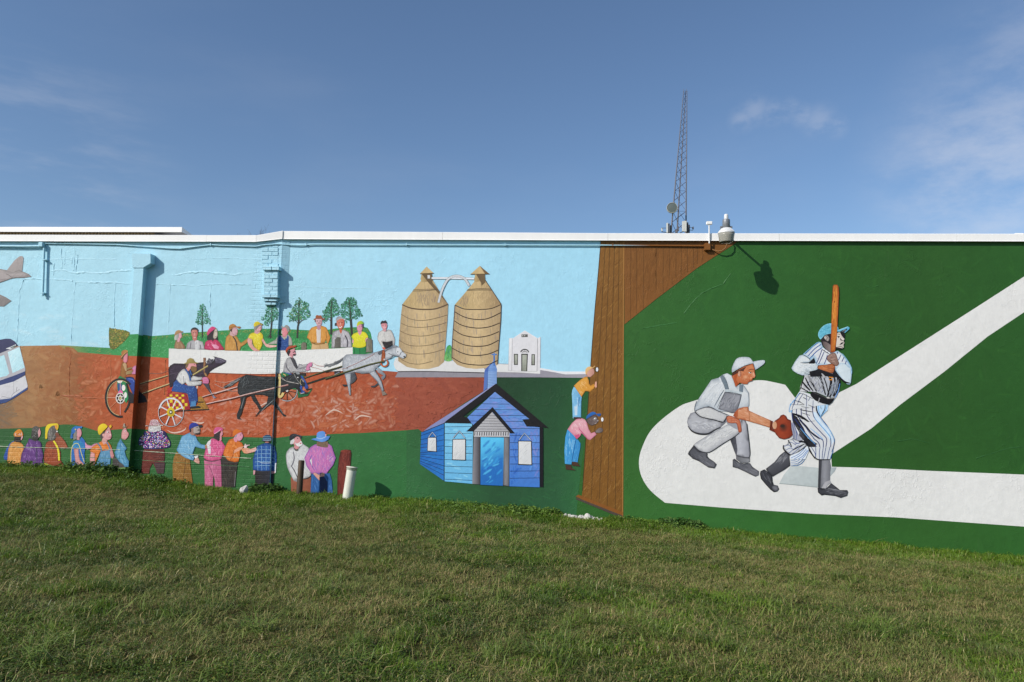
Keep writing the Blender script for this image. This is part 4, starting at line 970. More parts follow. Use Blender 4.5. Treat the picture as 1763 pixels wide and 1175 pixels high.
b.f('1348 560 1380 566 1382 1168 1348 1166', '17151a'); b.l('382 520 380 1108', 7, '141a28', 0, 0)
b.f('160 612 250 545 510 378 700 255 885 132 905 125 560 380 400 500 380 522', '7f86b4', '9a9ac4', 0); b.l('160 612 380 522', 5, '3a3c50', 0, 0)
b.f('905 122 1435 570 1350 560 1215 555 1170 485 1245 480 892 205 570 455 615 465 660 526 380 520 400 500', '151215', '1c191b', 0)
b.f('870 360 1095 625 1045 625 865 405 690 605 605 605', '17151a'); b.f('865 410 1035 605 680 605', 'b9b7ba', 'a9a7aa', 0)
for i in range(6): b.l([(835 - i * 28, 446 + i * 27), (898 + i * 24, 448 + i * 27)], 4, '4f4d52', 0, 0)
b.f('680 605 1040 608 1040 660 680 660', 'c3c1c4')
for i in range(15): b.l([(692 + i * 24, 612), (690 + i * 24, 648)], 8, '2f2c30', 0, 0)
b.l('680 606 1040 608', 5, '3a383c', 0, 0); b.l('680 662 1040 662', 5, '4a484c', 0, 0)
b.f('680 665 750 662 745 1142 665 1135', '8f8d92', '2f2c32', 0, mid='6f6c72'); b.f('985 665 1042 664 1035 1160 975 1150', '4a474c', '3a383d', 0, mid='9a989c')
b.f('750 665 985 668 975 1155 748 1145', lambda Q: np.clip(lin('2a86d4') * (w := np.clip(((Q[:, 0] - 828) * .4 + (Q[:, 1] - 790)) / 40 + .5, 0, 1))[:, None] * .45 + lin('59c2ee') * (1 - w)[:, None] + lin('1c4a98') * w[:, None] * .6, .01, .9), grid=3)
b.s('760 690 970 690 960 1130 760 1130', 60, 120, 26, -40, 10, ['3a9edc', '2a78c4', '5cc4ee', '2468b8'])
for wnd, tri in (('215 665 302 665 305 812 210 805', '225 662 262 615 298 658'), ('465 682 600 680 600 900 460 895', '472 670 535 600 592 672'), ('1127 698 1265 700 1270 948 1127 943', '1140 690 1192 622 1255 692')):
    b.l(tri, 12, '2a3040', 0, 0); b.l(tri, 7, 'b9c4d4', 0, 0)
    b.f(wnd, '1f2530'); p = b.P(wnd); cx = sum(q[0] for q in p) / 4; cy = sum(q[1] for q in p) / 4
    q = [((x - b.o[0]) / b.o[2], (y - b.o[1]) / b.o[2]) for x, y in [(cx + (x - cx) * .90, cy + (y - cy) * .93) for x, y in p]]
    b.f(q, 'dedddd', 'd2d2d2', 60); b.s([(cx + (x - cx) * .7, cy + (y - cy) * .8) for x, y in p], 14, 60, 2.5, -48, 6, ['8a8a8c', 'b0b0b2'])
b.build()

# --- plank fence with two peeping boys
b = Fig('painted_plank_fence', 'tall brown painted plank fence leaning left', 5.2).k(0, 0, 1762)
b.gain = np.array([.86, .91, .95])
pl = '1035 409 1074 409 1072 892 1000 862 1003 845 1013 690 1022 560 1030 470'
b.f(pl, '8f5f28', '85561f', 90, n=.07, grid=4); b.s(pl, 620, 13, 1.6, 118, 14, ['9c6c32', '7c4e1c', '6f4418', 'a87838', '8a5a24'])
for f in (.2, .4, .6, .8): b.l([(1035 + 39 * f, 409), (1003 + 70 * f, 864 + 27 * f)], 1.0, '5f3f18', 0, 0)
b.l('1035 409 1030 470 1022 560 1013 690 1003 845', 1.2, '4a3418'); b.l('1074 409 1073 600 1072 892', 1.6, 'b07a3c')
b.f('991 855 996 852 1072 882 1072 892', '8f5520'); b.f('991 856 1072 888 1072 893 992 860', '54453a')
b.build()
b = Fig('painted_outfield_board', 'brown painted triangular board above the green field', 5.2).k(0, 0, 1762)
b.gain = np.array([.9, .94, .98])
tr = '1074.5 409 1279 409 1262 422 1200 462 1130 515 1075 559'
b.f(tr, '7f5022', '8a5624', 90, n=.06, grid=6); b.s(tr, 420, 22, 2, 96, 8, ['8a5a28', '74481c', '805224', '935f2c'])
for x, y in ((1086, 550), (1096, 540), (1108, 532), (1130, 500), (1142, 505), (1153, 480), (1164, 478), (1173, 480), (1184, 470), (1194, 462), (1201, 455), (1210, 450), (1219, 440)): b.l([(x, 424), (x - .5, y)], .8, '5a3916', .3, 0)
b.build()
b = Fig('painted_peeping_boy', 'upper painted boy in orange jumper peering through the fence', 7.4).k(930, 610, 150)
b.f('680 660 760 720 840 870 830 960 825 1300 660 1300 650 1000 640 800 650 730', '8cc6e6', '6aa8d4', 0, n=.06); b.s('660 720 820 900 820 1290 670 1290', 30, 160, 22, 88, 6, ['b8d8ec', '5a9ccc', 'd2e4ee', '77b4dc']); b.l('800 870 775 1000 760 1290', 10, '2f68a0')
b.f('680 640 800 530 900 460 950 450 985 540 990 600 1020 640 1080 600 1120 640 1080 700 1010 765 960 750 910 750 835 870', 'e0a44a', 'd8953a', 30, ed=('b97a2a', 14), sm=0); b.s('720 620 940 480 980 620 1080 640 1000 750 840 840', 36, 110, 12, 52, 12, ['ecc080', 'c8822c', 'f2d098'])
b.f('1100 640 1115 560 1140 555 1145 660 1125 690', 'dca28c'); b.f('940 460 960 390 1000 470', 'b98a80'); b.f('935 420 950 350 1000 310 1070 290 1090 330 1095 390 1060 430 1000 470', 'd9a898', 'c08a7a', 0, ed=('a06c5c', 14), sm=1)
b.f('920 400 915 320 950 270 1010 250 1060 270 1100 238 1108 250 1070 280 1010 310 960 360 930 420', 'e8bf86', 'd8a868', 60, sm=1); b.e(1140, 312, 36, 52, '2a1e18'); b.e(1150, 312, 24, 42, 'e9eaee'); b.e(1146, 312, 5, 6, '8a8a90')
b.k(930, 700, 150); b.f('660 0 825 0 810 215 665 205', '86c2e4', '6fb0d8', 0); b.f('690 0 755 0 750 180 700 180', 'c6d8e6'); b.f('670 215 820 220 830 250 680 250', '4a2c28'); b.build()
b = Fig('painted_peeping_boy', 'lower painted boy in pink jumper and blue cap at the fence', 7.4).k(930, 700, 150)
b.f('550 470 640 500 730 670 760 670 815 750 810 830 760 1100 760 1130 640 1120 630 1175 500 1160 490 900 510 620', '4aa0d8', '3a8cc8', 0, n=.05); b.s('530 520 700 680 620 1150 510 1140', 44, 130, 16, 88, 7, ['8cc8ea', '2f7cc0', 'a8d8f0', '5aaee0']); b.s('720 700 800 760 750 1100 660 1100', 24, 110, 14, 105, 7, ['66b6e4', '2f7cc0']); b.l('715 690 690 850 640 1110', 12, '1f5a98')
b.f('555 465 640 340 730 260 820 235 900 260 940 320 980 460 1030 545 1100 515 1140 570 1010 680 960 665 840 540 800 610 740 665 690 600', 'e8b2b8', 'd98a9e', 100, ed=('c8788c', 20), sm=0); b.s('640 380 860 270 930 400 760 560 640 480', 30, 100, 24, 60, 20, ['f2ccd0', 'ecbcc0', 'e0a0ac']); b.l('780 420 800 470 880 560 960 650', 18, 'c05c80', .5); b.f('690 590 740 660 800 600 780 560', 'd05a84')
b.f('1110 520 1150 460 1210 430 1260 450 1270 490 1240 525 1170 540', '8a7c78', '6a5c58', 0, ed=('4f4442', 12), sm=1); b.l('1190 470 1262 470', 5, '4a403e'); b.l('1200 498 1268 500', 5, '4a403e')
b.f('935 270 1000 220 1130 180 1160 250 1180 290 1150 340 1100 370 1040 388 970 350', '7a6a66', '5f504c', 200, ed=('473a38', 22), sm=1); b.s('980 260 1120 210 1140 330 1020 370', 18, 60, 12, 40, 30, ['948680', '5a4c48', 'a89a94'])
b.e(1112, 245, 26, 16, 'e8e6e4', -10); b.e(1124, 247, 9, 10, '221a1a'); b.l('1080 222 1150 215', 10, '2c2222'); b.e(1165, 290, 16, 12, 'a89c96'); b.l('1100 350 1140 335', 7, 'c8b8b0')
b.f('930 245 945 190 1000 140 1060 112 1110 120 1140 150 1220 145 1225 175 1190 205 1150 180 1120 160 1040 190 960 240', '2f6ab4', '24569a', 60, sm=1); b.e(1255, 265, 24, 42, 'e9eaee'); b.e(1258, 268, 6, 8, 'b0b4b8')
b.k(930, 760, 300); b.f('255 235 310 240 320 270 360 295 260 285', '4a3226'); b.f('320 205 375 212 405 255 320 245', '4a3226'); b.build()

# --- ball field on the right
b = Fig('painted_ball_field', 'dark green painted ball field', .6).k(0, 0, 1762)
b.f('1072 409 2150 406 2150 1010 1072 900', ramp_fn([(1072, '346329'), (1250, '306228'), (1450, '2c5a22'), (1600, '2d5722'), (1763, '2c5a24')], [(400, 1.0), (560, .97), (760, .92), (880, 1.12), (1000, 1.2)], .05), grid=11)
b.s('1080 420 1763 420 1763 900 1080 880', 400, 26, 5, 30, 60, ['2f5f26', '2a5622', '346728', '366828', '2c5c28', '326024'], .2, .35)
b.build()
b = Fig('painted_base_lines', 'white painted baselines and rounded home plate area', 2.2).k(0, 0, 1762)
lo_ = [(2150, 213), (1763, 476.5), (1680, 530), (1600, 581), (1520, 632), (1475, 661), (1441, 678), (1380, 700), (1352, 663), (1330, 658), (1311, 655), (1290, 657), (1262, 667), (1230, 680), (1190, 692), (1170, 700), (1140, 722), (1118, 745), (1104, 775), (1100, 798), (1105, 822), (1120, 845), (1145, 866), (1240, 874), (1400, 885), (1540, 891), (1763, 907), (2150, 930),
       (2150, 842), (1763, 817.5), (1600, 811), (1500, 806), (1432, 804), (1431, 783), (1500, 738), (1550, 697), (1626, 640), (1700, 580), (1763, 538), (2150, 275)]
i0, i1 = lo_.index((1352, 663)), lo_.index((1145, 866))
out = lo_[:i0] + crom(lo_[i0:i1 + 1], False, 4) + lo_[i1 + 1:]
b.f(out, 'e0deda', 'e3e1dd', 0, n=.025, grid=9); b.build()
b = Fig('painted_home_plate', 'pale grey painted home plate', 4.2).k(1340, 770, 150)
b.f('20 735 110 560 240 400 400 380 815 420 800 815 500 790', 'c3c9c8', 'b4bcbc', 60, n=.05); b.l('20 738 400 772 790 815', 10, '8a9494', 0); b.f('1055 410 1175 412 1140 490 1050 590 1045 500', 'b4bcbe', '9aa2a6', 0); b.build()

# --- catcher
b = Fig('painted_catcher', 'crouching painted catcher in grey uniform reaching out a brown mitt', 6)
b.k(1170, 690, 150)
b.f('1025 800 1190 650 1250 380 1330 400 1360 470 1400 800 1430 1060 1415 1160 1280 1150 1140 1110 1060 900', '9a9aa0', '8c8c94', 0, mid='babac0', ed=('3c3c42', 20), n=.04); b.f('1025 800 1130 700 1170 1000 1150 1110 1110 1040', '3f3f44', '55555c', 0, n=.2)
b.l('1365 470 1405 800 1428 1060 1412 1160', 14, '26262a', .2); b.l('1140 1115 1280 1150 1412 1155', 10, '1f1f23', 0)
b.f('300 230 220 260 165 360 150 440 190 560 290 640 450 680 560 670 700 600 830 540 1000 380 860 430 600 380 420 310', 'a9a9ae', '9a9aa0', 90, mid='b9b9bd', ed=('77777e', 30), n=.05); b.s('180 380 800 480 700 590 250 600', 44, 110, 16, 5, 14, ['c9c9cc', '8c8c92', 'd5d5d6', '9d9da2']); b.l('170 520 240 610 340 660 460 680 580 670 720 590 830 540', 34, '2c2c30', .6)
b.f('280 900 330 850 540 720 820 560 1000 470 1200 440 1240 520 1230 620 1100 740 900 860 620 1050 520 1060 380 1000', 'c9c9c9', 'aaaaae', 60, mid='d5d4d3', ed=('94949a', 26), n=.03); b.s('400 860 820 600 1150 480 1200 600 640 1000', 50, 140, 20, -32, 10, ['dededc', 'b4b4b6', 'c4c4c6', 'a8a8ac']); b.l('540 1055 640 1030 900 860 1100 740 1200 660', 18, '222226', .2); b.l('280 900 380 1000 470 1040 560 1055', 12, '1f1f23', 0)
b.f('900 300 980 310 1100 330 1230 380 1250 500 1240 620 1100 560 960 470', '8f8f96', 'a2a2a8', 60)
b.k(1240, 770, 150)
b.f('320 170 360 185 480 215 598 220 600 300 540 325 400 310 320 250', '6a6a6e', '8f8f93', 0, ed=('333337', 12)); b.f('250 260 285 235 320 260 380 310 480 330 600 325 650 400 780 490 775 570 710 600 620 560 500 500 350 430 250 405', '5a5a60', '6f6f75', 0, ed=('26262a', 16), sm=0); b.s('300 330 600 350 750 500 720 560 400 420', 22, 110, 14, 28, 8, ['77777d', '3f3f45', '8a8a90'])
b.k(1170, 690, 150)
b.f('280 910 180 1040 168 1085 260 1175 400 1230 560 1235 600 1175 560 1120 565 1080 400 1020', '5a5a60', '77777c', 0, ed=('242428', 14)); b.l('270 1010 360 1080 460 1110 560 1090', 12, '2f2f33')
b.k(930, 760, 300); b.f('1492 125 1550 50 1600 100 1690 120 1690 160 1762 210 1785 235 1762 275 1700 265 1600 200 1520 150', '4f4f55', '6d6d73', 60, ed=('202024', 8), sm=0); b.s('1520 130 1660 150 1750 230 1740 260 1560 160', 16, 60, 8, 32, 8, ['6f6f76', '3a3a40', '85858b'])
b.k(1170, 600, 150)
b.f('390 1010 640 640 780 600 880 530 960 505 1050 550 1130 700 1140 780 1280 720 1400 900 1405 1160 1380 1200 1200 1230 1160 1290 1060 1290 760 1270 700 1220 590 1170 300 1280 310 1180', 'cfd3d6', 'b8bfc6', 90, mid='d6d8d9', ed=('a0a8b0', 18), n=.03, sm=0)
b.s('450 960 860 640 900 820 720 1100 480 1080', 60, 140, 22, -55, 10, ['dfe2e4', 'c0c6cc', 'd2d5d8', 'b2bac2'])
b.f('910 880 1250 940 1210 1130 1150 1300 1050 1310 930 1270 780 1230 800 1170', '7a7a82', '66666e', 60, mid='9a9aa0', ed=('55555c', 26), n=.06); b.s('880 950 1200 980 1120 1260 830 1180', 40, 130, 24, -60, 20, ['8f8f97', '5c5c64', 'a8a8ae', '6d6d75'])
b.f('820 580 870 540 920 600 960 680 1000 830 920 830 890 740 850 660', '77848e', '6b7882', 0, ed=('55626c', 8)); b.f('1205 730 1290 730 1280 890 1200 870', '7c8994', '6a7782', 0); b.f('920 830 1010 840 1260 885 1250 935 920 880', 'b4bdc2', 'c4ccd0', 0); b.l('920 885 1090 900 1250 940', 10, '3f444c', 0); b.l('1250 940 1220 1070 1180 1200', 12, '3c4048', .3)
b.l('900 840 820 960 700 1180', 16, '5d6a76', .6); b.l('760 1200 850 1020 910 890', 10, '45484f', .4); b.l('1300 770 1390 910 1400 1170', 6, '55606a', 0); b.f('900 530 960 510 1040 560 1120 780 1190 860 1020 830 970 680', 'd9dde0', 'c6ccd0', 0)
b.k(1170, 690, 150); b.f('320 225 400 170 500 140 620 145 700 180 780 215 965 300 880 430 700 390 500 350 400 310', 'd2d1cf', 'c2c1c2', 0, ed=('a2a1a4', 16), n=.02); b.l('310 215 420 165 560 130 660 150 760 205 900 260 1000 300', 16, '3c4048', .4); b.l('310 225 380 300 480 345 700 390 880 435 960 305', 17, '232327', .1); b.l('345 10 310 120 300 215', 16, '55606c', .5)
b.f('945 360 970 315 1040 310 1110 340 1210 390 1250 560 1245 630 1190 635 1150 470 1060 460 970 440', 'c9795a', 'b5613f', 60, ed=('8a3e24', 16), sm=1); b.s('970 330 1180 400 1150 450 980 430', 14, 90, 14, 15, 10, ['e0a084', 'a8502f', 'd48c6c']); b.l('1100 345 1160 370 1210 390', 8, '8a3e24', .4)
b.f('1080 310 1110 240 1190 160 1290 130 1385 125 1395 200 1500 250 1762 380 1762 525 1500 450 1330 400 1220 380 1150 360', 'd29470', 'c47a50', 90, ed=('a0522e', 24), n=.03); b.s('1180 190 1390 170 1740 400 1740 500 1300 370', 70, 110, 14, 22, 10, ['e3b294', 'b56a42', 'd8a080', 'c98258']); b.f('1080 310 1120 230 1180 170 1180 300 1150 350', '9c4628', 'b5613c', 0)
b.k(1290, 690, 150); b.f('-20 195 0 210 200 300 430 400 420 550 200 480 0 425', 'd8a07c', 'c07a50', 90, n=.03, ed=('a5603c', 18)); b.s('0 230 410 410 400 520 0 410', 40, 110, 14, 24, 8, ['e6b698', 'b87048', 'd89a74'])
b.f('425 410 470 410 475 590 560 600 500 640 400 590 415 540', '6a2a18', '7a3420', 0); b.f('510 410 600 350 630 300 690 280 740 310 770 370 840 400 850 560 880 700 800 760 700 785 600 760 540 690 480 600', '8f3820', '7c2c18', 0, mid='9a4024', ed=('4f1a10', 18), n=.05, sm=0)
b.e(510, 500, 45, 78, 'd6a888', 0, 'c48c68', 0); b.e(690, 545, 95, 95, '4a2c20', 0, None, 0, ('8f3820', 90)); b.e(670, 515, 50, 36, '33241e', 0, None, 0, ('4a2c20', 34)); b.l('425 400 440 480 410 590', 22, '5a2214', .2); b.l('600 360 560 400', 10, '5a2214')
b.k(1170, 600, 150)
b.f('1050 560 1080 500 1180 440 1300 370 1480 310 1510 400 1520 500 1530 560 1510 600 1470 610 1470 650 1385 690 1370 725 1300 725 1210 700 1140 780 1125 770 1090 660', 'cf8458', 'b9623a', 110, ed=('a04e2c', 26), n=.03, sm=0)
b.s('1180 500 1380 400 1480 520 1380 690 1220 660', 60, 80, 14, 60, 30, ['dea077', 'b8623c', 'd49068', 'c4744c']); b.f('1090 520 1170 500 1140 640 1190 720 1140 780 1110 700', 'b5592f', 'a34a26', 0)
b.f('1060 500 1180 450 1350 370 1300 440 1290 470 1230 460 1190 490 1120 530 1060 560', '4a2c22', '5c3628', 0); b.f('1175 560 1180 480 1220 455 1245 500 1240 560 1210 575', 'e0b49a', 'b87050', 0, ed=('6a3020', 8), sm=1); b.l('1225 470 1235 520 1215 560', 8, '8a4a34')
b.l('1390 450 1440 425 1500 430', 14, '6a2f1c', .4); b.e(1420, 495, 34, 13, 'e8d8cc', 12); b.e(1432, 495, 13, 11, '2c1a16'); b.l('1385 492 1420 478 1460 490', 6, '4a241a'); b.f('1470 500 1490 480 1530 560 1510 600 1470 590', 'e6b494', 'c87850', 90); b.l('1400 640 1440 665 1470 650', 9, '7a2c20'); b.e(1440, 600, 30, 26, 'd8906a', 0, None, 0, ('cf8458', 20)); b.e(1330, 580, 46, 40, 'dda27c', 0, None, 0, ('cf8458', 36))
b.f('1055 480 1055 400 1110 270 1160 205 1250 178 1380 180 1430 205 1480 270 1490 300 1350 340 1240 390 1130 450 1065 490', 'c9ced3', 'b2bac2', 120, mid='d8dadd', ed=('a0a9b2', 16), sm=1); b.f('1480 280 1560 255 1680 240 1720 255 1715 300 1660 350 1540 430 1520 410 1500 340', 'd6d9dc', 'b8c2cc', 60, ed=('a2acb8', 12), sm=1); b.l('1490 290 1510 360 1535 425', 10, '8fa0b4', .3)
b.build()

# --- batter
b = Fig('painted_batter', 'painted batter in pinstripe uniform and blue cap raising a bat', 7)
b.k(1240, 770, 150)
b.f('920 440 1100 300 1200 170 1300 90 1400 150 1420 260 1410 380 1300 460 1060 600 940 480', '606066', '3c3c42', 60, mid='505056', ed=('26262a', 18), n=.03); b.s('1100 320 1300 120 1380 200 1200 380', 24, 130, 22, -52, 8, ['8a8a90', 'a0a0a4', '6a6a70'])
b.f('800 540 810 490 890 450 960 500 1050 590 1060 700 1080 760 1160 780 1190 850 1150 900 1080 912 1010 860 900 740 820 640', '3f3f45', '34343a', 60, ed=('1c1c20', 18), sm=0); b.s('830 520 940 520 1040 740 980 760', 18, 110, 14, 55, 8, ['5f5f66', '2a2a2f', '77777d']); b.e(1110, 830, 70, 58, '77777e', 30, None, 0, ('4a4a50', 50))
b.f('1400 210 1700 0 1762 0 1762 60 1680 240 1560 350 1420 380', 'dcdcda'); 
for i in range(5): b.l([(1420, 235 + i * 36), (1520 + i * 14, 220 + i * 36), (1610 + i * 22, 130 + i * 32), (1680 + i * 18, 0)], 12, '4478b4', .3)
b.k(1340, 770, 150)
b.f('815 250 1035 250 1060 400 1045 500 1040 680 900 760 870 830 800 830 805 600 815 400', '4a4a50', '6d6d73', 0, mid='94949a', n=.03); b.f('815 255 880 255 860 600 850 830 800 830', '2f2f34', '4a4a50', 0)
b.f('880 820 940 710 1040 670 1065 720 990 770 960 840', 'b9b7ba', 'a2a0a4', 0); b.f('790 830 860 830 960 840 1070 730 1240 870 1390 870 1410 910 1390 985 1260 1030 1150 990 930 965 870 980 800 920', '3a3a40', '4f4f55', 0, ed=('1c1c20', 14), sm=0); b.s('950 860 1150 870 1370 900 1340 970 980 930', 26, 110, 16, 8, 8, ['66666d', '2c2c31', '84848a']); b.l('1060 735 1150 800 1235 870', 12, '1f1f23'); b.l('1000 840 1140 860 1240 880', 9, 'a8a8ac', .5)
# trousers
b.k(1290, 690, 150)
W_ = 'dddcdb'
b.f('880 -10 1380 -20 1420 300 1500 430 1620 600 1720 800 1690 950 1640 1175 1330 1190 1250 1080 1180 950 1200 1010 1130 1185 830 1185 800 1080 700 980 690 910 770 880 780 810 860 760 870 640 830 450 850 360 800 220 830 80', W_, 'd2d3d6', 0, n=.03, sm=0)
b.f('830 80 880 0 930 0 880 160 860 250 800 220', 'a9cdea'); b.f('1370 20 1600 70 1580 200 1430 340 1360 220', 'bcd8ee'); b.f('1280 220 1340 240 1450 420 1640 640 1700 820 1660 900 1600 740 1400 480 1290 330', 'cfe0ee')
b.f('850 250 960 330 1100 560 1180 760 1380 880 1330 900 1400 1170 1320 1170 1180 950 1090 800 960 560 880 440', '242226', n=.3); b.f('910 460 1060 600 1130 760 1050 830 990 780 1010 640 930 520', '3a383c', n=.4); b.s('900 420 1150 740 1100 860 960 620', 60, 90, 10, 58, 10, ['0f0d10', '5a5860', '9a9aa0', '1f1d21'])
stripes = [('930 0 880 120 860 250 880 420', 14), ('970 10 960 120 955 280 1060 420 1180 600 1330 800', 12), ('1050 10 1045 160 1050 330', 13), ('1155 0 1145 200 1180 330 1330 520 1480 680 1560 780 1545 950 1520 1170', 12), ('1280 0 1275 180 1310 340 1440 500 1580 660 1640 760 1640 940 1590 1170', 12), ('1350 0 1370 200 1450 350 1570 510 1680 700 1720 820 1680 1000 1650 1170', 9), ('1000 380 1120 520 1280 660 1420 760 1490 820 1490 1000 1480 1170', 12), ('920 370 1060 560 1200 740 1330 890 1350 980 1340 1170', 12), ('1290 760 1400 860 1425 980 1420 1170', 12)]
for t, w in stripes: b.l(t, w * 1.35, '26326a', .1)
for t in ('1310 350 1450 510 1590 670 1650 770', '830 60 815 150 805 240', '870 130 850 240', '1390 30 1400 200 1440 330', '1570 90 1540 200 1440 330', '1360 240 1480 420 1600 560 1690 720 1715 830', '1230 560 1400 700 1490 790', '1030 560 1180 740 1330 880'): b.l(t, 14, '6aaadf', .4)
for t, w in (('860 90 960 105 1080 75', 14), ('1010 70 1100 90', 18), ('1040 120 1200 150', 16), ('1020 180 1100 200 1280 230', 18), ('1060 250 1220 300', 26), ('870 260 1050 330 1200 430', 46), ('960 330 1120 390', 18), ('1200 90 1330 150', 12), ('1170 430 1320 410', 12), ('1000 380 1130 500 1260 660 1420 780', 28), ('1350 40 1360 200 1420 320', 24), ('1530 90 1520 180 1440 320', 16), ('1440 120 1450 170', 18)): b.l(t, w, '171518', .6)
b.f('830 450 880 440 930 560 1000 700 1080 800 960 810 880 790 860 640', '8f90a0', 'b8bac6', 0, n=.1)
for t in ('860 470 900 620 900 770', '910 500 950 640 950 790', '890 450 930 560 980 700'): b.l(t, 10, '3a4c8c', .2)
b.f('770 880 690 910 690 970 800 1080 850 1100 1020 1020 1160 900 1080 820 960 800 880 760 790 800', 'e0e0df', 'c6c8cc', 60, ed=('3a3a40', 16))
for t in ('700 930 790 900 850 950', '740 1000 830 960 900 1000', '800 1060 900 980 1000 900', '860 1090 960 1000 1080 900', '790 840 860 850 940 900', '870 790 930 850 1010 870', '900 880 1000 860 1080 820'): b.l(t, 11, '3a4f90', .2)
for t, w in (('690 900 690 980 790 1080 850 1105 1000 1040 1140 920', 26), ('780 800 830 880 850 940', 22), ('880 1000 1010 930 1110 880', 22), ('1000 830 1140 850 1200 980 1330 1170', 40)): b.l(t, w, '141215', .3)
b.f('830 1110 1000 1040 1180 920 1200 1010 1130 1185 820 1185', 'dde3ea')
for t in ('840 1160 1000 1080 1120 960', '900 1185 1050 1090 1150 980', '980 1185 1080 1120 1170 1000', '1060 1185 1130 1100 1190 1000'): b.l(t, 12, '4a7ab8', .2)
b.k(1340, 770, 150)
b.f('600 0 1110 0 1070 160 1035 250 815 255 740 220 690 160', 'dcdddd', 'cdd0d4', 0)
for t in ('660 0 740 130 750 225', '750 0 755 100 750 225', '840 0 825 120 830 250', '905 0 890 120 880 255', '960 0 935 130 910 255', '1040 0 1010 130 990 250', '1110 0 1075 100'): b.l(t, 13, '2c4480', .1)
b.l('610 0 690 160 760 230 830 255 1035 252', 22, '161418', .3); b.l('1040 250 1060 180 1110 60', 8, '4a90cc')
# jersey, arms
b.k(1340, 620, 150)
b.f('420 640 520 650 640 690 800 800 1010 880 1080 850 1140 770 1200 700 1000 900 840 920 600 960 300 1000 210 1040 240 920 340 770', W_, 'd0d6dc', 0)
b.f('520 310 600 260 800 200 1150 200 1220 320 1250 440 1220 640 1130 760 960 740 760 650 640 640 430 640 440 540 480 430', 'c9c8ca', 'aab0ba', 0, n=.12)
for t in ('700 340 640 440', '780 440 720 530', '860 540 800 640', '940 560 870 660', '660 360 560 560'): b.l(t, 11, '2c3c80', .2)
for t, w in (('600 330 680 470 770 640', 36), ('540 360 620 520 700 630', 30), ('480 440 560 540 640 620', 36), ('450 560 520 600 600 640', 22), ('820 270 890 480 950 710', 34), ('890 290 960 480 1000 650', 22), ('1000 300 1060 420 1045 560 990 740', 50), ('1110 320 1140 440 1090 640 1030 760', 40), ('1200 350 1200 480 1170 620 1110 740', 60), ('1160 300 1220 400 1240 480', 40), ('600 290 760 250 900 270 1000 290', 70), ('520 330 480 460 440 600', 20), ('740 300 800 330 860 420', 26), ('760 480 800 560 850 640', 8)): b.l(t, w, '19171b', .35)
b.s('540 330 860 280 940 600 700 600', 50, 110, 9, 62, 8, ['1f1d21', '6a686e', '3c3a40']); b.s('1040 440 1220 440 1150 740 1040 700', 30, 110, 9, 110, 8, ['2f4a68', '0f0d10', '48607c'])
b.f('1010 330 1050 310 1105 340 1100 370 1020 360', 'd8882a'); b.f('1015 390 1095 390 1090 415 1020 410', 'd8882a'); b.l('1240 480 1200 640 1140 770', 16, '5a90d8', .3); b.f('1010 330 1050 310 1105 340 1100 370 1020 360', 'd8882a'); b.f('1015 390 1095 390 1090 415 1020 410', 'd8882a')
b.f('640 690 680 640 740 650 900 730 1000 780 1140 770 1080 860 1020 910 880 880 740 820 660 740', '1c181a', '141214', 0); b.l('700 660 900 740 1010 790 1130 775', 8, '5a5658', .3); b.l('830 770 800 870', 20, '9a989a')
b.k(1340, 620, 150)
b.l('300 810 420 850 520 900', 10, '171518', .3)
for t, w in (('420 680 500 690 600 740 700 790', 10), ('310 820 450 850', 14), ('270 905 480 910', 10), ('500 760 570 800', 22), ('430 905 520 910', 14), ('600 910 720 960', 14), ('460 940 600 970', 10)): b.l(t, w, '1a181b', .4)
for t in ('440 665 340 800 270 1000', '500 680 420 800 380 900', '560 700 570 800 560 950', '640 750 600 830', '700 820 690 1000', '340 780 320 900'): b.l(t, 10, '2c3c78', .2)
b.l('430 660 330 800 240 920 210 1040', 12, '6aa8dc', .2)
b.k(1340, 550, 150)
b.f('260 990 330 860 420 740 490 720 620 780 660 830 620 880 500 870 740 880 800 930 790 1010 700 1060 600 1120 480 1135 380 1100 290 1040', 'd4dcdf', 'c2cdd4', 60, mid='dfe2e2', ed=('9fb2be', 16), sm=0, n=.03); b.s('300 980 500 900 780 940 600 1090 340 1030', 40, 90, 12, 15, 20, ['e8eaea', 'b0bec8', 'c8d2d8']); b.s('420 1050 620 1020 600 1110 440 1110', 24, 80, 9, 40, 30, ['2c2c30', '5a6068', '8a949c']); b.l('440 880 530 885 620 875 700 800', 16, '17151a', .6); b.f('640 860 720 780 750 870 720 900 610 900', '17151a')
b.f('490 710 640 580 760 480 860 470 890 560 980 640 1050 690 1150 650 1200 640 1280 700 1380 830 1460 960 1480 1080 1460 1280 1440 1320 1380 1310 1240 1180 1160 1060 1130 960 960 930 800 930 760 910 720 780 660 830 610 800', 'dedede', 'd6dadd', 0, ed=('9fc0d6', 14), n=.02, sm=0)
b.f('1150 1010 1260 880 1360 900 1460 990 1478 1090 1455 1290 1400 1320 1280 1220', 'd8e2e6', 'c9d6dc', 0, ed=('8fb4cc', 16), n=.02)
for t in ('800 475 680 560 540 700', '860 510 730 600 590 750', '880 575 760 660 630 800'): b.l(t, 18, '2f5698', .1)
for t in ('880 610 810 800 760 900', '920 660 860 800 810 910', '985 720 960 820 920 910', '1200 660 1180 700', '1260 720 1210 830', '1320 770 1280 860', '1370 840 1345 910'): b.l(t, 16, '242f74', .1)
for t in ('500 715 660 570 790 470 850 475', '640 800 720 720', '1290 700 1390 830 1470 980 1480 1100'): b.l(t, 10, '86c0e4', .2)
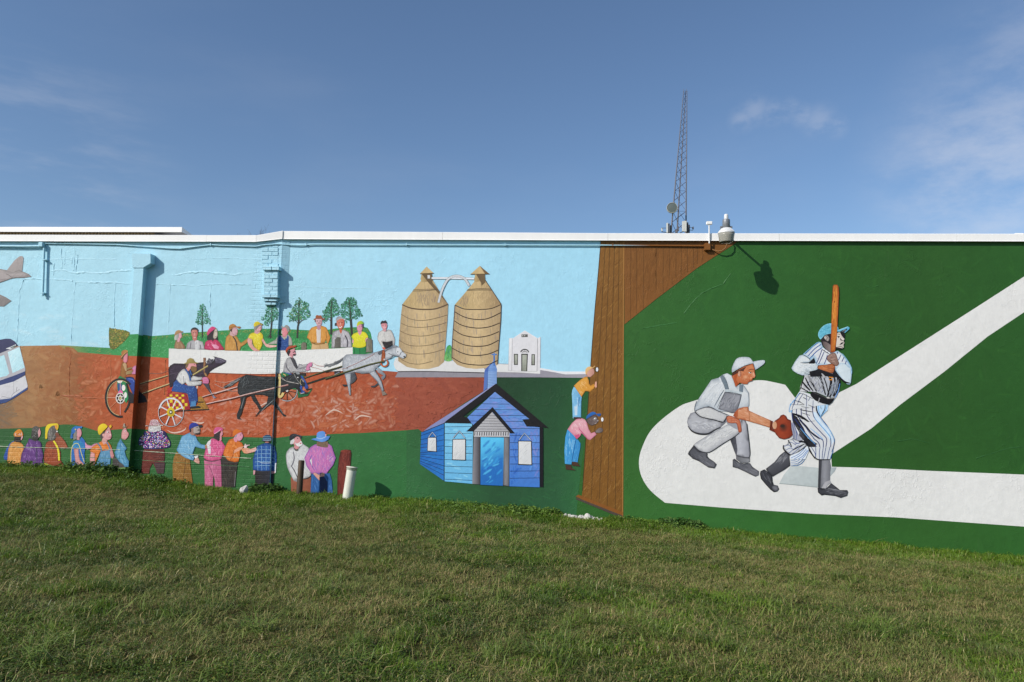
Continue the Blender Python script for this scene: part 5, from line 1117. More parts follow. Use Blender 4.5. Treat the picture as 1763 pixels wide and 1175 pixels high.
b.l('885 610 950 660 1020 700', 14, '151317', 0); b.f('890 580 960 620 1050 680 1030 700 950 650 885 605', 'e6e6e6'); b.l('940 610 930 640', 9, '2f3c80', 0, 0); b.l('1000 655 990 680', 9, '2f3c80', 0, 0); b.l('490 715 600 780 640 830', 12, '141217', .2)
b.f('850 400 930 310 1060 290 1300 260 1340 300 1330 400 1320 470 1310 590 1220 620 1150 600 1060 690 960 620 870 510', '2a2426', '1c181a', 0, n=.15); b.f('890 450 960 460 1050 520 1050 670 960 610 900 530', '5a4c4a', '8a7c78', 0, n=.12)
b.f('1180 280 1240 265 1270 330 1310 380 1330 400 1310 440 1330 480 1310 520 1320 570 1290 590 1200 570 1160 560', 'dcd2c8', 'c2b6ac', 0, n=.05); b.f('915 380 930 340 980 325 1010 350 1030 400 1000 450 960 430', 'd0c6be', '8a7e78', 0, ed=('2a2224', 8), sm=1); b.l('950 350 985 370 960 420', 10, '2a2224')
b.l('1190 300 1240 310', 14, '17131a', .3); b.f('1180 340 1240 345 1215 385', '17131a'); b.f('1240 380 1270 400 1320 390 1300 440 1250 430', '3a3030'); b.e(1295, 400, 34, 24, 'd9cfc6', 20); b.f('1230 510 1280 470 1320 470 1290 500 1250 520', '1f1a1c'); b.l('1190 560 1250 550 1300 580', 10, '4a3e3c', .3); b.s('1180 450 1240 470 1220 560 1170 540', 10, 60, 8, 60, 20, ['6a5e5a', 'b0a49c', '4a403e'])
b.f('800 340 805 270 850 190 930 120 1060 85 1180 140 1210 215 1170 260 1060 290 940 320 860 400 835 400', '57a6bf', '3f8ca8', 60, mid='6fbcd2', ed=('8accdf', 12), n=.06, sm=1); b.s('830 230 1040 130 1040 260 850 340', 24, 80, 20, -30, 20, ['7ec8da', '4a98b4', '62b0c8', '3c86a2'])
b.f('1190 210 1220 220 1390 150 1430 165 1430 200 1340 280 1300 250 1240 255 1190 250', '6fbcd8', '5aa8c8', 0); b.f('1240 245 1380 190 1390 205 1330 270 1290 280', '1f2226', n=.3); b.s('1260 235 1370 200 1330 265', 8, 50, 6, -30, 10, ['8a949a', 'c0ccd2']); b.l('1210 225 1300 190 1400 155', 12, 'a8dcec', .2)
b.f('980 760 1040 700 1120 680 1160 710 1200 830 1220 900 1170 950 1100 920 1010 860 975 810', '9a7c70', '8a6a5c', 60, ed=('4f3630', 14), sm=1); b.s('1000 740 1150 720 1190 900 1060 870', 26, 70, 12, 30, 14, ['b89a8c', '6f5248', 'caa99a', '8a6a5e']); b.l('1000 755 1090 790', 8, '4f3630', .4); b.l('985 810 1080 840', 8, '4f3630', .4)
b.f('785 960 830 930 960 920 1070 900 1130 930 1140 1000 1110 1080 1105 1100 1020 1080 930 1050 800 1010', 'b8683c', 'a05630', 0, mid='c47846', ed=('5a2c1c', 14), sm=1); b.s('810 950 1100 930 1090 1080 860 1010', 30, 80, 12, 20, 20, ['d89468', '8f4a2a', 'c88058']); b.l('1000 960 1120 940', 7, '6a3420', .4); b.l('1010 1000 1130 1000', 7, '6a3420', .4); b.l('1000 1040 1110 1080', 7, '6a3420', .4)
b.f('620 1060 740 1030 830 1010 960 1060 1090 1110 1130 1010 1240 1180 960 1150 640 1160', '1c1a1e', n=.2); b.f('860 1090 900 1110 960 1180 900 1190', 'b4b2b4')
b.k(1340, 620, 150); b.l('1150 230 1210 330 1330 440 1440 470', 34, '1a181c', .6)
b.k(1360, 480, 150)
b.f('860 150 880 128 950 128 975 170 985 300 965 700 950 1000 935 1250 905 1480 850 1500 812 1490 815 1300 830 900 842 500', 'b8622e', 'a84e22', 0, mid='d98a36', ed=('8f3e1c', 14), n=.04); b.s('860 180 960 180 950 900 840 900', 50, 160, 14, 92, 2, ['e29a40', 'c8742c', 'd98432', 'b5622a', 'eba84c']); b.s('840 850 950 850 920 1400 830 1400', 40, 160, 14, 92, 2, ['a04a22', 'c06a30', '8f3c1c', 'b85a2a']); b.e(892, 475, 10, 16, '8a3c1a'); b.e(948, 570, 6, 8, '6a3218'); b.build()

# --- lower row of spectators
def wm(name, lab, lvl, k):
    return Fig(name, lab, lvl).k(*k)
b = wm('painted_spectator', 'painted spectator in orange cap and orange jacket seen from behind', 8, (0, 720, 150))
b.f('80 780 130 640 200 520 280 460 300 500 200 640 150 850 90 840', '2f58a8', '244a94', 60, n=.12)
b.f('160 780 175 640 220 520 290 480 380 490 450 520 490 600 450 720 440 840 455 880 400 960 270 960 160 930', 'd69a52', 'cc8a40', 0, ed=('b0742e', 24), n=.06, sm=1); b.s('190 560 460 560 430 900 190 880', 40, 90, 20, 80, 25, ['e3b070', 'c4823a', 'dda45c', 'b97630'])
b.f('290 470 300 370 430 365 420 490 340 490', '262220'); b.f('425 440 440 370 470 350 465 400 440 450', 'd8a0a8')
b.f('285 330 310 280 380 230 430 240 470 310 465 360 400 378 300 370', 'd8862a', 'c87620', 60, sm=1); b.d('300 300 460 300 455 350 310 355', 26, 11, ['d8b8b0', 'e8d0c0', 'b06a30']); b.build()
b = wm('painted_spectator', 'painted spectator with grey hair and purple coat', 8.6, (0, 720, 150))
b.f('430 800 470 660 560 500 600 410 680 450 790 460 840 520 850 620 880 760 860 860 850 960 460 960', '6a3f80', '5c3474', 0, ed=('46265c', 26), n=.08, sm=1); b.s('480 650 600 450 800 480 850 800 480 900', 90, 90, 14, 80, 30, ['8a60a0', '553070', 'a880ba', '764c90', '432452'])
b.s('530 590 640 590 640 650 540 650', 10, 60, 12, 100, 20, ['c8b0d4', 'b498c4']); b.f('740 560 770 700 760 880 720 760', '4a3560')
b.f('770 230 800 200 825 260 830 310 810 370 780 390 765 330', 'd8a2a4', 'c88c90', 0, sm=1); b.f('645 300 660 210 720 165 780 180 800 220 775 280 785 400 740 465 680 450 640 380', '55534f', '2c2a28', 90, n=.15, sm=1); b.s('660 220 770 200 770 380 660 400', 34, 60, 9, 80, 30, ['8a8884', '3a3836', 'a8a6a2', '2a2826']); b.build()
b = wm('painted_spectator', 'painted spectator in yellow hat with brown coat and yellow strap', 8, (0, 720, 150))
b.f('1100 460 1150 370 1220 350 1320 470 1380 590 1300 630 1200 600', '8f4a2c', 'a0583a', 0, ed=('6a3420', 18), n=.06)
b.f('890 850 900 680 940 500 990 465 1100 450 1190 560 1230 700 1230 850 1310 960 1390 1020 1300 1010 1150 980 1000 960 900 920', '9c4a2a', '8a3e22', 0, ed=('6a2c18', 26), n=.08, sm=0); b.s('920 560 1180 520 1220 860 920 880', 60, 110, 20, 82, 20, ['b5623c', '8a3c20', 'a8522e', '76321a'])
b.l('1090 460 1160 580 1190 700 1200 860', 34, 'e3d42c', .05); b.f('890 910 960 930 1040 950 940 960', 'd8c828')
b.f('975 420 980 260 1060 140 1130 150 1160 280 1140 380 1080 450 1010 450', '6f6a64', '4f4a46', 0, n=.12, sm=1); b.s('990 220 1130 180 1140 380 1010 430', 50, 80, 10, 80, 14, ['9a958e', '4a4642', 'b5b0a8', '66615b']); b.f('1120 330 1150 280 1200 320 1200 400 1150 380', '7a4634')
b.f('925 260 935 180 990 125 1090 112 1160 112 1190 150 1180 220 1150 250 1150 190 1100 150 1020 190 970 290 960 410 920 410', 'e6cf2a', 'd8b820', 60, sm=1); b.f('1110 150 1160 130 1180 180 1155 235 1130 220', 'd8963a'); b.e(1160, 272, 14, 14, 'e8e6e4'); b.build()
b = wm('painted_spectator', 'painted spectator in blue cap and blue top with yellow piping', 8, (110, 720, 150))
b.f('420 470 480 540 560 560 620 520 700 510 560 620 470 640 430 590', 'd89ab0', 'cc8aa4', 0, ed=('b0708c', 12))
b.f('140 1040 145 700 170 560 220 460 320 450 360 380 430 460 440 600 420 700 430 1020', '2f6cb4', '2660a4', 90, n=.1); b.f('180 580 200 470 340 450 400 520 430 600 330 620', '2f86b8', '2a78ac', 0, n=.1); b.s('170 480 410 480 420 960 170 960', 60, 90, 14, 80, 20, ['3f80c8', '2052a0', '4a90d0', '1c4a94'])
b.f('205 620 300 620 310 760 330 850 440 960 430 1030 350 1000 240 890', 'd39a94', 'c48880', 0, ed=('a86a64', 16), sm=0); b.l('150 1030 150 700 180 570 240 515 310 540 360 720 420 900', 12, 'd8d06a'); b.f('160 980 230 1010 430 1040 420 1060 160 1050', 'd8cc3a')
b.f('265 440 270 360 320 380 320 450', 'c48a8c'); b.f('260 340 270 230 310 190 350 240 365 310 340 380 290 390', 'd69aa2', 'cc8a94', 0, ed=('b0727c', 12), sm=1); b.f('195 440 200 330 240 260 275 270 260 430', '8a8680', '77736d', 0, n=.1)
b.f('155 300 160 230 200 180 260 165 330 175 380 165 370 210 310 205 260 240 220 300 180 330 190 400 150 420 135 390', '2f64ac', '2a7ac0', 0, sm=0); b.e(240, 232, 14, 16, 'c9c060'); b.build()
b = wm('painted_spectator', 'painted man in yellow cap orange shirt and denim overalls', 8.8, (110, 720, 150))
b.f('560 620 620 560 740 500 880 470 970 600 1020 760 990 830 940 780 900 650 720 660 640 720 630 950 650 1110 540 1110 530 800', 'd99c98', 'cf8c8a', 0, ed=('b07070', 18))
b.f('530 670 570 590 680 520 760 470 860 520 900 480 960 560 960 620 900 660 750 660 640 900 630 720', 'e08030', 'd47428', 0, ed=('b05a1c', 18), n=.06, sm=0); b.s('560 600 740 520 900 560 880 650 650 720', 30, 80, 16, 20, 30, ['ec9a54', 'c8661c', 'e68c40'])
b.f('750 670 930 650 950 780 930 1110 640 1110 640 940 700 850', '5a8fb0', '4a7ea4', 90, n=.08); b.s('700 700 930 700 920 1100 660 1100', 60, 110, 14, 85, 12, ['7aaac4', '3f729a', '90b8cc', '5288ac']); b.l('690 510 750 590 765 690', 30, '5f7c98', 0); b.l('870 490 920 580 935 680', 26, '5f7c98', 0); b.l('840 880 850 1100', 14, '2a5478', .3)
b.f('770 470 800 380 900 420 860 510 810 540', 'cf9a90'); b.f('800 380 830 300 880 220 920 180 955 280 970 370 940 430 880 440 830 420', 'dca6a4', 'd09496', 0, ed=('b87c7e', 16), sm=1); b.s('820 300 940 260 940 420 840 410', 20, 70, 12, 75, 14, ['e8bcb8', 'c4888a', 'd8a4a2'])
b.e(895, 285, 22, 15, 'e8e4e4', -10); b.e(903, 287, 11, 12, '1c1416'); b.l('870 245 930 240', 8, '7a5652'); b.e(945, 335, 20, 20, 'e2b4b0'); b.l('915 392 955 385', 8, 'a85a64'); b.f('740 400 745 330 800 280 850 260 810 330 800 400 760 420', '4a4440', n=.2); b.e(805, 345, 22, 32, 'd8a098')
b.f('695 280 700 190 760 125 830 118 885 160 880 190 800 270 730 340', 'e6cc28', 'd8b41c', 60, sm=1); b.f('920 160 960 135 975 165 955 210 925 190', 'dcae2a'); b.build()
b = wm('painted_spectator', 'painted woman in pale blue dress seen in profile', 8.8, (110, 720, 150))
b.f('990 1030 990 840 1020 770 1140 900 1300 940 1310 1000 1160 1010 1080 1030', '3f3a38', '55504c', 0, n=.1)
b.f('1030 700 1060 640 1090 520 1150 420 1200 500 1260 580 1275 620 1235 670 1260 770 1320 880 1310 990 1240 990 1200 940 1130 890 1050 780', '5a98b8', '4a88ac', 0, ed=('3a7294', 20), n=.07, sm=0); b.s('1080 560 1200 520 1280 880 1220 960 1090 780', 44, 110, 14, 65, 20, ['7ab4cc', '3f7c9e', '94c4d8']); b.l('1165 520 1190 580', 14, 'c8dce4', .5)
b.f('1100 1010 1290 1000 1300 1015 1110 1030', '77a04c'); b.f('1170 400 1180 270 1220 215 1260 205 1285 270 1315 310 1305 370 1250 435 1200 425', 'd99c98', 'cf9090', 0, ed=('b87878', 16), sm=1); b.e(1250, 265, 16, 11, 'e8e4e2'); b.e(1256, 266, 8, 9, '241a1a'); b.l('1270 350 1305 345', 7, 'a85c60'); b.l('1235 235 1275 235', 6, '6a4a44')
b.f('1195 200 1215 110 1240 140 1250 190 1320 130 1270 190 1220 215', '77684c', n=.2); b.d('1180 180 1230 110 1250 190', 14, 10, ['c8c4bc', '4a4238', '9a9080']); b.build()
b = wm('painted_spectator', 'painted spectator in flowery dark blouse and white hat seen from behind', 8, (230, 715, 150))
b.f('190 760 220 690 620 690 635 800 620 1000 610 1180 480 1180 440 1060 390 970 330 1080 320 1180 150 1180 170 980', '6a2a20', '55241e', 0, n=.1); b.s('190 740 620 740 610 960 180 960', 50, 110, 16, 5, 12, ['8a4438', '4a1c18', '76362c']); b.f('420 960 640 960 615 1180 480 1180', '4a3034')
b.f('110 600 120 470 200 380 260 320 600 310 690 430 750 540 740 640 640 670 400 690 210 680 210 610', '24205a', '1c1a4c', 0, n=.15, sm=1)
b.d('120 590 130 470 260 335 590 325 740 560 720 640 400 675 220 660', 420, 10, ['e8e6ec', 'd858a0', 'e8e6ec', '9a7ad0', 'e8d44a', 'd04a90', 'c8c4e8', '4a48a0'])
b.f('305 330 310 230 550 225 560 310 470 330 420 345 330 335', 'cfccca', 'b8b5b4', 0); b.d('310 240 550 240 550 320 330 325', 120, 8, ['e4e2e0', '9a9896', 'c4c2c0'])
b.f('235 210 320 210 350 110 400 85 480 90 530 160 560 200 620 190 610 210 480 225 340 232', 'c9a8ac', 'b88e90', 0); b.d('330 200 360 110 480 95 540 190', 90, 9, ['e4dcdc', 'a85a78', 'd0b0b4', '8a6a70']); b.l('240 215 330 218 450 215 600 195', 10, '3a2c2a', .1); b.d('235 205 400 222 610 190 600 215 400 245 250 225', 40, 7, ['eae4dc', 'd8d0c0']); b.build()
b = wm('painted_spectator', 'painted moustached man in blue cap pale blue shirt and tan trousers', 8.6, (230, 715, 150))
b.f('880 740 960 800 1060 870 1140 900 1150 1000 1200 1380 800 1380 795 1000 820 850', '94682a', '865c22', 0, n=.1); b.s('830 820 1120 900 1170 1360 820 1360', 90, 70, 12, 60, 25, ['b0843e', '7a521c', 'c49a58', '8f6428']); b.l('1045 900 1050 1000 1010 1300', 12, '5a3c14', .3)
b.f('875 700 930 560 980 430 1080 380 1150 350 1190 400 1260 420 1300 520 1370 590 1470 610 1450 690 1350 670 1250 640 1200 780 1240 850 1210 920 1060 870 920 780', '7cb0d0', '6aa2c6', 0, ed=('4a80a4', 20), n=.06, sm=0); b.s('920 640 1050 420 1250 450 1220 780 980 760', 80, 110, 16, 80, 18, ['9ccae2', '5c94ba', 'b4d8ea', '6ea6ca']); b.s('960 740 1220 880 1100 880', 20, 90, 12, 30, 10, ['a4cee4', '5890b6']); b.l('1010 740 1120 800 1210 900', 9, '3f6e92', .4)
b.f('1220 930 1250 880 1310 860 1340 930 1335 985 1280 970', 'd8a294', 'c89080', 0, n=.12); b.f('1230 830 1310 815 1310 850 1250 880', 'e4e2e0'); b.e(1470, 640, 24, 40, 'b07a5c')
b.f('1140 370 1170 300 1240 290 1240 400 1190 410', 'a87a68'); b.f('1190 300 1230 230 1300 210 1345 260 1350 330 1330 370 1250 390', 'b9aaa0', '9a8c84', 0, ed=('5a504c', 14), sm=1); b.f('1240 360 1290 365 1350 350 1340 385 1280 395', '332a28'); b.l('1300 310 1335 300 1355 320', 20, '231c1c', .2); b.f('1140 340 1140 270 1210 230 1220 260 1180 280 1170 350', '2c2626'); b.e(1195, 298, 24, 36, 'a87a6a'); b.e(1290, 250, 16, 8, '3a302e')
b.f('1125 280 1140 200 1190 160 1250 155 1310 190 1310 220 1240 240 1160 270 1140 300', '2b3a98', '233082', 60, sm=1); b.f('1320 205 1390 200 1395 240 1340 255', '262a30', sm=1); b.build()
b = wm('painted_spectator', 'painted woman in pink cap pink jacket and pink trousers', 8.2, (330, 720, 150))
b.f('255 850 400 880 590 850 600 1000 610 1400 480 1400 470 1250 440 1150 430 1400 270 1400 265 1000', 'c86a8c', 'b85c80', 0, n=.08); b.s('270 880 590 880 600 1390 280 1390', 90, 130, 18, 86, 14, ['d98aa8', 'b0527a', 'c87896', 'a84a70']); b.l('350 960 400 1060 430 1160', 14, '7a3454', .4); b.l('255 840 350 870 480 870 590 830', 18, '4a3c44', 0)
b.f('250 800 270 700 310 540 380 440 430 410 540 450 600 460 660 540 680 600 620 760 590 830 480 860 340 860', 'd9608e', 'cc5080', 0, ed=('a83c66', 22), n=.07, sm=1); b.s('300 560 420 440 600 480 640 600 560 820 300 820', 80, 110, 18, 84, 16, ['e684aa', 'c04878', 'ee9cba', 'd45c8c'])
b.f('300 540 330 480 400 430 380 540 340 580', 'e0d8d8'); b.f('315 560 390 570 390 720 345 725', 'd8d4d4'); b.s('310 580 400 580 400 660 320 660', 10, 50, 14, 5, 10, ['a87a60', '8a5a48', 'c09a88'])
b.f('440 390 470 310 560 260 600 290 570 400 550 470', '332c2e', n=.15); b.f('570 470 580 320 620 240 635 300 630 340 610 360 610 450', 'd9949e', 'cf8692', 0)
b.f('450 310 460 230 500 190 570 185 630 210 630 245 560 270 480 320', 'd45c8a', 'c44c7c', 60, sm=1, n=.06); b.l('460 320 530 280 590 230', 12, 'e8b0c0', .3); b.build()
b = wm('painted_spectator', 'painted man in orange cap and orange jumper pointing right', 8.8, (330, 720, 150))
b.f('600 800 640 780 740 860 870 900 940 880 910 1100 880 1400 620 1400 605 1050', '3a332e', '2f2924', 0, n=.15); b.s('620 850 920 900 880 1390 630 1390', 60, 130, 16, 86, 10, ['55493f', '26211c', '4a4038']); b.l('890 1080 870 1380', 12, '8a8688', .3)
b.f('1000 620 1100 600 1200 630 1300 590 1320 640 1280 680 1120 720 1060 710', 'd98a58', 'e0b4a8', 0, n=.1)
b.f('640 740 650 660 700 540 760 440 850 405 960 470 1020 500 1060 570 1000 640 980 680 980 760 950 880 870 895 740 860', 'd8782c', 'cc6a22', 0, ed=('a04c14', 22), n=.06, sm=0); b.s('680 600 840 440 1020 520 960 860 740 820', 90, 110, 18, 75, 25, ['e8954c', 'bf5c1a', 'eca868', 'd07028']); b.l('850 650 840 760 790 840', 16, '94481a', .4); b.f('870 650 960 590 1060 570 1000 640 850 720', 'd89a7c'); b.f('1060 580 1085 515 1105 545 1180 540 1180 552 1125 570 1115 610 1070 610', 'e6c6c4')
b.f('850 420 880 360 940 440 910 490 870 470', 'd78ea0'); b.f('890 380 930 320 1000 285 1030 320 1045 370 1010 440 960 465 920 440', 'e0a0b0', 'd68ea2', 0, ed=('b87088', 16), sm=1); b.e(992, 345, 14, 9, '4a3450'); b.l('985 320 1020 320', 7, '6a4a58'); b.l('985 425 1010 415', 7, 'b05a6c'); b.f('870 390 885 340 930 320 910 390', 'a0939a', n=.2)
b.f('835 330 850 260 900 230 960 240 1015 285 960 300 900 340 850 370', 'd87424', 'c8641c', 60, sm=1); b.build()
b = wm('painted_spectator', 'painted spectator in blue checked shirt and blue hat seen from behind', 8.8, (330, 720, 150))
b.f('1285 1060 1640 1060 1660 1180 1640 1400 1290 1400', '26221f', '2c2c38', 0, n=.15); b.f('1250 1060 1290 1060 1280 1140 1250 1150', 'd59aa0'); b.f('1600 1060 1690 1070 1680 1120 1620 1130', 'cf9090')
b.f('1245 1050 1240 840 1290 660 1330 570 1440 520 1500 505 1600 520 1690 580 1720 720 1720 900 1690 1080 1600 1070 1440 1075 1300 1060 1290 1060', '24569c', '1c4a8c', 0, ed=('16386c', 22), n=.1, sm=0)
b.s('1260 660 1450 540 1680 600 1700 1040 1280 1040', 120, 70, 12, 80, 40, ['3f78b8', '173f7c', '2f68ac', '4a88c4'])
for x in (1340, 1420, 1510, 1600, 1680): b.l([(x, 560), (x - 4, 800), (x + 3, 1060)], 8, '8ab4d4', .2)
for y in (640, 720, 800, 880, 960): b.l([(1280, y + 10), (1460, y), (1690, y + 10)], 9, '8ab4d4', .2)
b.l('1340 870 1420 905 1560 910 1620 900', 9, 'c8dce8', .3); b.f('1690 920 1715 900 1705 1100 1685 1120', 'd8dce0')
b.f('1455 480 1460 430 1600 430 1600 500 1530 510', '241f20'); b.e(1525, 490, 40, 14, 'a87068'); b.f('1420 460 1445 420 1455 370 1510 338 1580 342 1610 380 1625 450 1540 468', '2a4a68', '23405c', 0, n=.1, sm=0)
for y in (375, 410, 445): b.l([(1445, y), (1530, y + 5), (1615, y)], 8, '7aa0b8' if y < 440 else 'c8d4dc', .2)
b.build()
b = wm('painted_spectator', 'white bearded painted man in white shirt and black hat', 8.2, (460, 730, 150))
b.f('480 1080 740 1100 890 1070 880 1400 490 1400', '9a5a42', '8a4e38', 0, n=.1)
b.f('380 640 400 560 460 490 530 460 600 550 720 400 850 490 870 640 880 800 890 1040 860 1070 760 1110 640 1110 620 1180 540 1150 470 1020 410 880 390 760', 'd5d4d2', 'c6c5c5', 0, ed=('8a888a', 22), n=.04, sm=0); b.s('410 560 560 500 820 470 860 1040 640 1080 440 860', 130, 90, 10, 75, 30, ['e9e8e6', 'a8a6a8', 'bfbdbe', '94929a']); b.l('530 560 550 700 510 830 480 850', 26, '77757c', .5); b.l('490 850 560 960 620 1100', 20, '5a585e', .3); b.l('540 470 580 540 640 530', 16, '4a4a48', .3); b.l('740 1115 830 1100 890 1050', 22, '2c2826', .1)
b.f('545 480 560 400 650 460 640 500 590 520', 'd08a8c'); b.f('520 390 540 310 600 260 650 270 690 340 700 390 660 450 590 450', 'd99c9c', 'cc8c8e', 0, ed=('b07478', 12), sm=1); b.f('565 380 600 400 650 380 690 350 715 400 690 440 650 460 600 440', 'e0dedc', sm=1); b.e(680, 395, 22, 14, 'c06a72', -30); b.e(618, 295, 14, 9, '221a1c', 10); b.f('465 400 480 340 540 300 560 340 530 400 490 430', 'd0cecc', n=.1); b.l('480 400 500 430', 14, '3a3c50')
b.f('450 290 470 230 540 200 610 215 690 240 700 280 670 290 620 250 540 280 470 330', '25242a', '3c3c44', 0, n=.2, sm=1); b.build()
b = wm('painted_spectator', 'painted figure in blue cowboy hat and pink shirt hands behind back', 9.4, (460, 730, 150))
b.f('900 1020 1030 1000 1270 1000 1310 1150 1330 1400 880 1400 895 1150', '2f62a0', '28568e', 0, n=.12); b.s('900 1030 1270 1030 1310 1390 890 1390', 70, 110, 14, 86, 12, ['4a7cb8', '1c4278', '5c8cc4', '2a5894'])
b.f('755 690 800 600 870 480 960 420 1060 400 1240 400 1310 450 1350 580 1390 690 1340 830 1260 930 1200 1010 1150 1000 1060 1010 960 1000 900 1010 800 860', 'c878b0', 'b468a8', 0, ed=('8a58a0', 24), n=.08, sm=0)
b.s('780 680 960 440 1280 440 1370 700 1240 980 900 980', 170, 120, 14, 85, 18, ['d988b4', '8a78c0', 'e0a0c4', 'c060a0', '6a70b8', 'd890c0']); b.s('1200 640 1380 660 1330 820 1240 760', 26, 80, 14, 130, 14, ['5a74c0', '8088c8', 'e0b8d0']); b.l('900 640 870 760 960 940', 14, '5a5aa8', .4)
b.f('870 740 900 700 910 860', 'e0dcd8'); b.f('930 1010 960 980 1050 1030 1130 980 1170 1010 1160 1060 1080 1100 1060 1150 1000 1090', 'd9a294', 'cc9484', 0, ed=('a87060', 12), sm=0); b.f('1060 1080 1150 1060 1220 1175 1220 1400 1080 1400', '1c2c54')
b.f('1010 360 1230 360 1240 440 1220 480 1100 470 1000 440', '77604c', n=.2); b.s('1010 370 1230 370 1230 490 1010 490', 46, 90, 8, 88, 8, ['a8886c', '5a4636', 'c4a68a', '4a3828'])
b.f('890 315 940 295 1000 290 1010 190 1050 160 1130 145 1175 170 1190 250 1280 245 1250 310 1180 355 1110 372 1030 350', '4f86cc', '3f74bc', 0, mid='6496d8', n=.06, sm=0); b.l('1000 280 1090 300 1190 262', 16, 'a4bce0', .2); b.f('1175 200 1205 215 1200 255 1180 250', 'e0a0a0'); b.build()
b = wm('painted_post', 'thick dark red painted post beside the painted crowd', 8, (460, 730, 150))
b.f('1420 1200 1430 900 1450 700 1490 550 1580 520 1690 530 1705 600 1690 800 1660 1100 1650 1450 1420 1450', '6a2820', '5a201a', 0, mid='7a3228', ed=('3f1612', 26), n=.06); b.s('1450 620 1680 620 1640 1400 1440 1400', 70, 160, 12, 92, 3, ['8a4034', '521c16', '76342a']); b.e(1590, 555, 100, 30, '8a3a2c', 0, '6a2a20', 0); b.build()
# ------------------------------------------------------------------ relief and fittings of the building
def colorize(o, fn):
    me = o.data
    a = me.color_attributes.new('Col', 'FLOAT_COLOR', 'POINT')
    a.data.foreach_set('color', np.array([(*lin(fn(v.co)), 1) for v in me.vertices], np.float32).ravel())
    return o
M_WHITE = simple('white_sheet_metal', 'f1efeb', .42, 0, .05, 1.5, .02, .5, (1, 1, .2))
M_ROOF = simple('roof_membrane', 'b9b5ac', .8, 0, .12, 3)
M_TAN = simple('corrugated_steel', '8a744e', .6, .0, .25, 30)
M_GREYPL = simple('grey_housing', '85888c', .45, .3, .1, 12)
M_LAMPW = simple('lamp_reflector', 'dcdcda', .4, 0, .05, 10)
M_STEEL = simple('tower_steel', '6c6a70', .55, .3, .2, 2)
M_STEELB = simple('tower_brace_steel', '55586e', .55, .3, .2, 2)
M_PANEL = simple('antenna_white', 'd6d6d0', .5, 0, .06, 5)
M_DARK = simple('antenna_dark', '4a4c4e', .5, 0, .2, 5)
M_DISH = simple('dish_cover', '5c6664', .55, 0, .1, 2)
M_RIM = simple('dish_rim', 'b3b2a6', .5, 0, .1, 2)
M_PVC = simple('pvc_pipe', 'd3d3c4', .38, 0, .07, 9, .02, .5, (1, 1, .3))
M_RUST = simple('brown_steel_post', '4a3c2e', .6, .3, .3, 22, .1, .4, (1, 1, .3))
M_ROCK = simple('white_rock', 'c4c0b8', .85, 0, .12, 14, .5)
M_GRAV = simple('tan_gravel', '8f7c5c', .9, 0, .3, 40, .6)
M_BARK = simple('bark', '5a4c44', .9, 0, .25, 9, .3)
m, nt, bs = newmat('lamp_bowl'); g = G(nt)
nt.links.new(g.mix(g.noise(g.geo(), 9, 3), c4('a9a79c'), c4('bdbbb0')), bs.inputs['Base Color'])
bs.inputs['Roughness'].default_value = .22; bs.inputs['Transmission Weight'].default_value = .35; bs.inputs['IOR'].default_value = 1.25
M_BOWL = m

ZTOP_L = uz(250, 404.8, OFF_L + .055)[1]; ZTOP_R = uz(1400, 402.1, .055)[1]
UA_, UB_ = uz(443, 415, OFF_L)[0], uz(489, 412, 0)[0]
def coping(u0, u1, zb0, zb1, zt0, zt1, o0, o1):
    m = MB(); w = .30
    for uu, zb, zt, oo in ((u0, zb0, zt0, o0), (u1, zb1, zt1, o1)):
        m.v += [(uu, -oo - .012, zb), (uu, -oo, zb + .012), (uu, -oo, zt - .01), (uu, -oo + .012, zt), (uu, -oo + w, zt - .015), (uu, -oo + w, zt - .12), (uu, -oo + .04, zb + .004)]
    n = 7
    fs = [(i, n + i, n + (i + 1) % n, (i + 1) % n) for i in range(n)] + [tuple(range(n)), tuple(range(2 * n - 1, n - 1, -1))]
    m.f += fs; m.sm += [False] * len(fs)
    return m.build('coping_panel', M_WHITE, BUILDING)
x = U0
while x < UA_ - .01:
    e_ = min(x + 3.05, UA_)
    j = rng.uniform(-.003, .003)
    coping(x, e_ - .004, Z_CL + j, Z_CL + rng.uniform(-.003, .003), ZTOP_L, ZTOP_L + .002, OFF_L + .055 + abs(j), OFF_L + .055)
    x = e_
coping(UA_, UB_ - .004, Z_CL, uz(489, 412.2, .055)[1], ZTOP_L, uz(489, 397.8, .055)[1], OFF_L + .055, .075)
x = UB_; zl = uz(495, 412.2, .055)[1]; zt = uz(495, 397.9, .055)[1]
zrf = lambda u, a, b_: a + (b_ - a) * min(max((u - UB_) / 6.0, 0), 1)
while x < U1:
    e_ = min(x + 3.05, U1)
    coping(x, e_ - .004, zrf(x, zl, Z_CR), zrf(e_, zl, Z_CR), zrf(x, zt, ZTOP_R), zrf(e_, zt, ZTOP_R), .055 + rng.uniform(0, .004), .055 + rng.uniform(0, .004))
    x = e_
m = MB(); m.box((U0, .25, Z_CR + .061), (U1, DEPTH - .1, Z_CR + .085)); m.build('roof', M_ROOF, BUILDING)
m = MB(); uc = uz(1752, 399, 0)[0]; m.box((uc - .05, -.02, ZTOP_R - .005), (uc + .1, .1, ZTOP_R + .02), .006); m.build('coping_clip', M_WHITE, BUILDING)

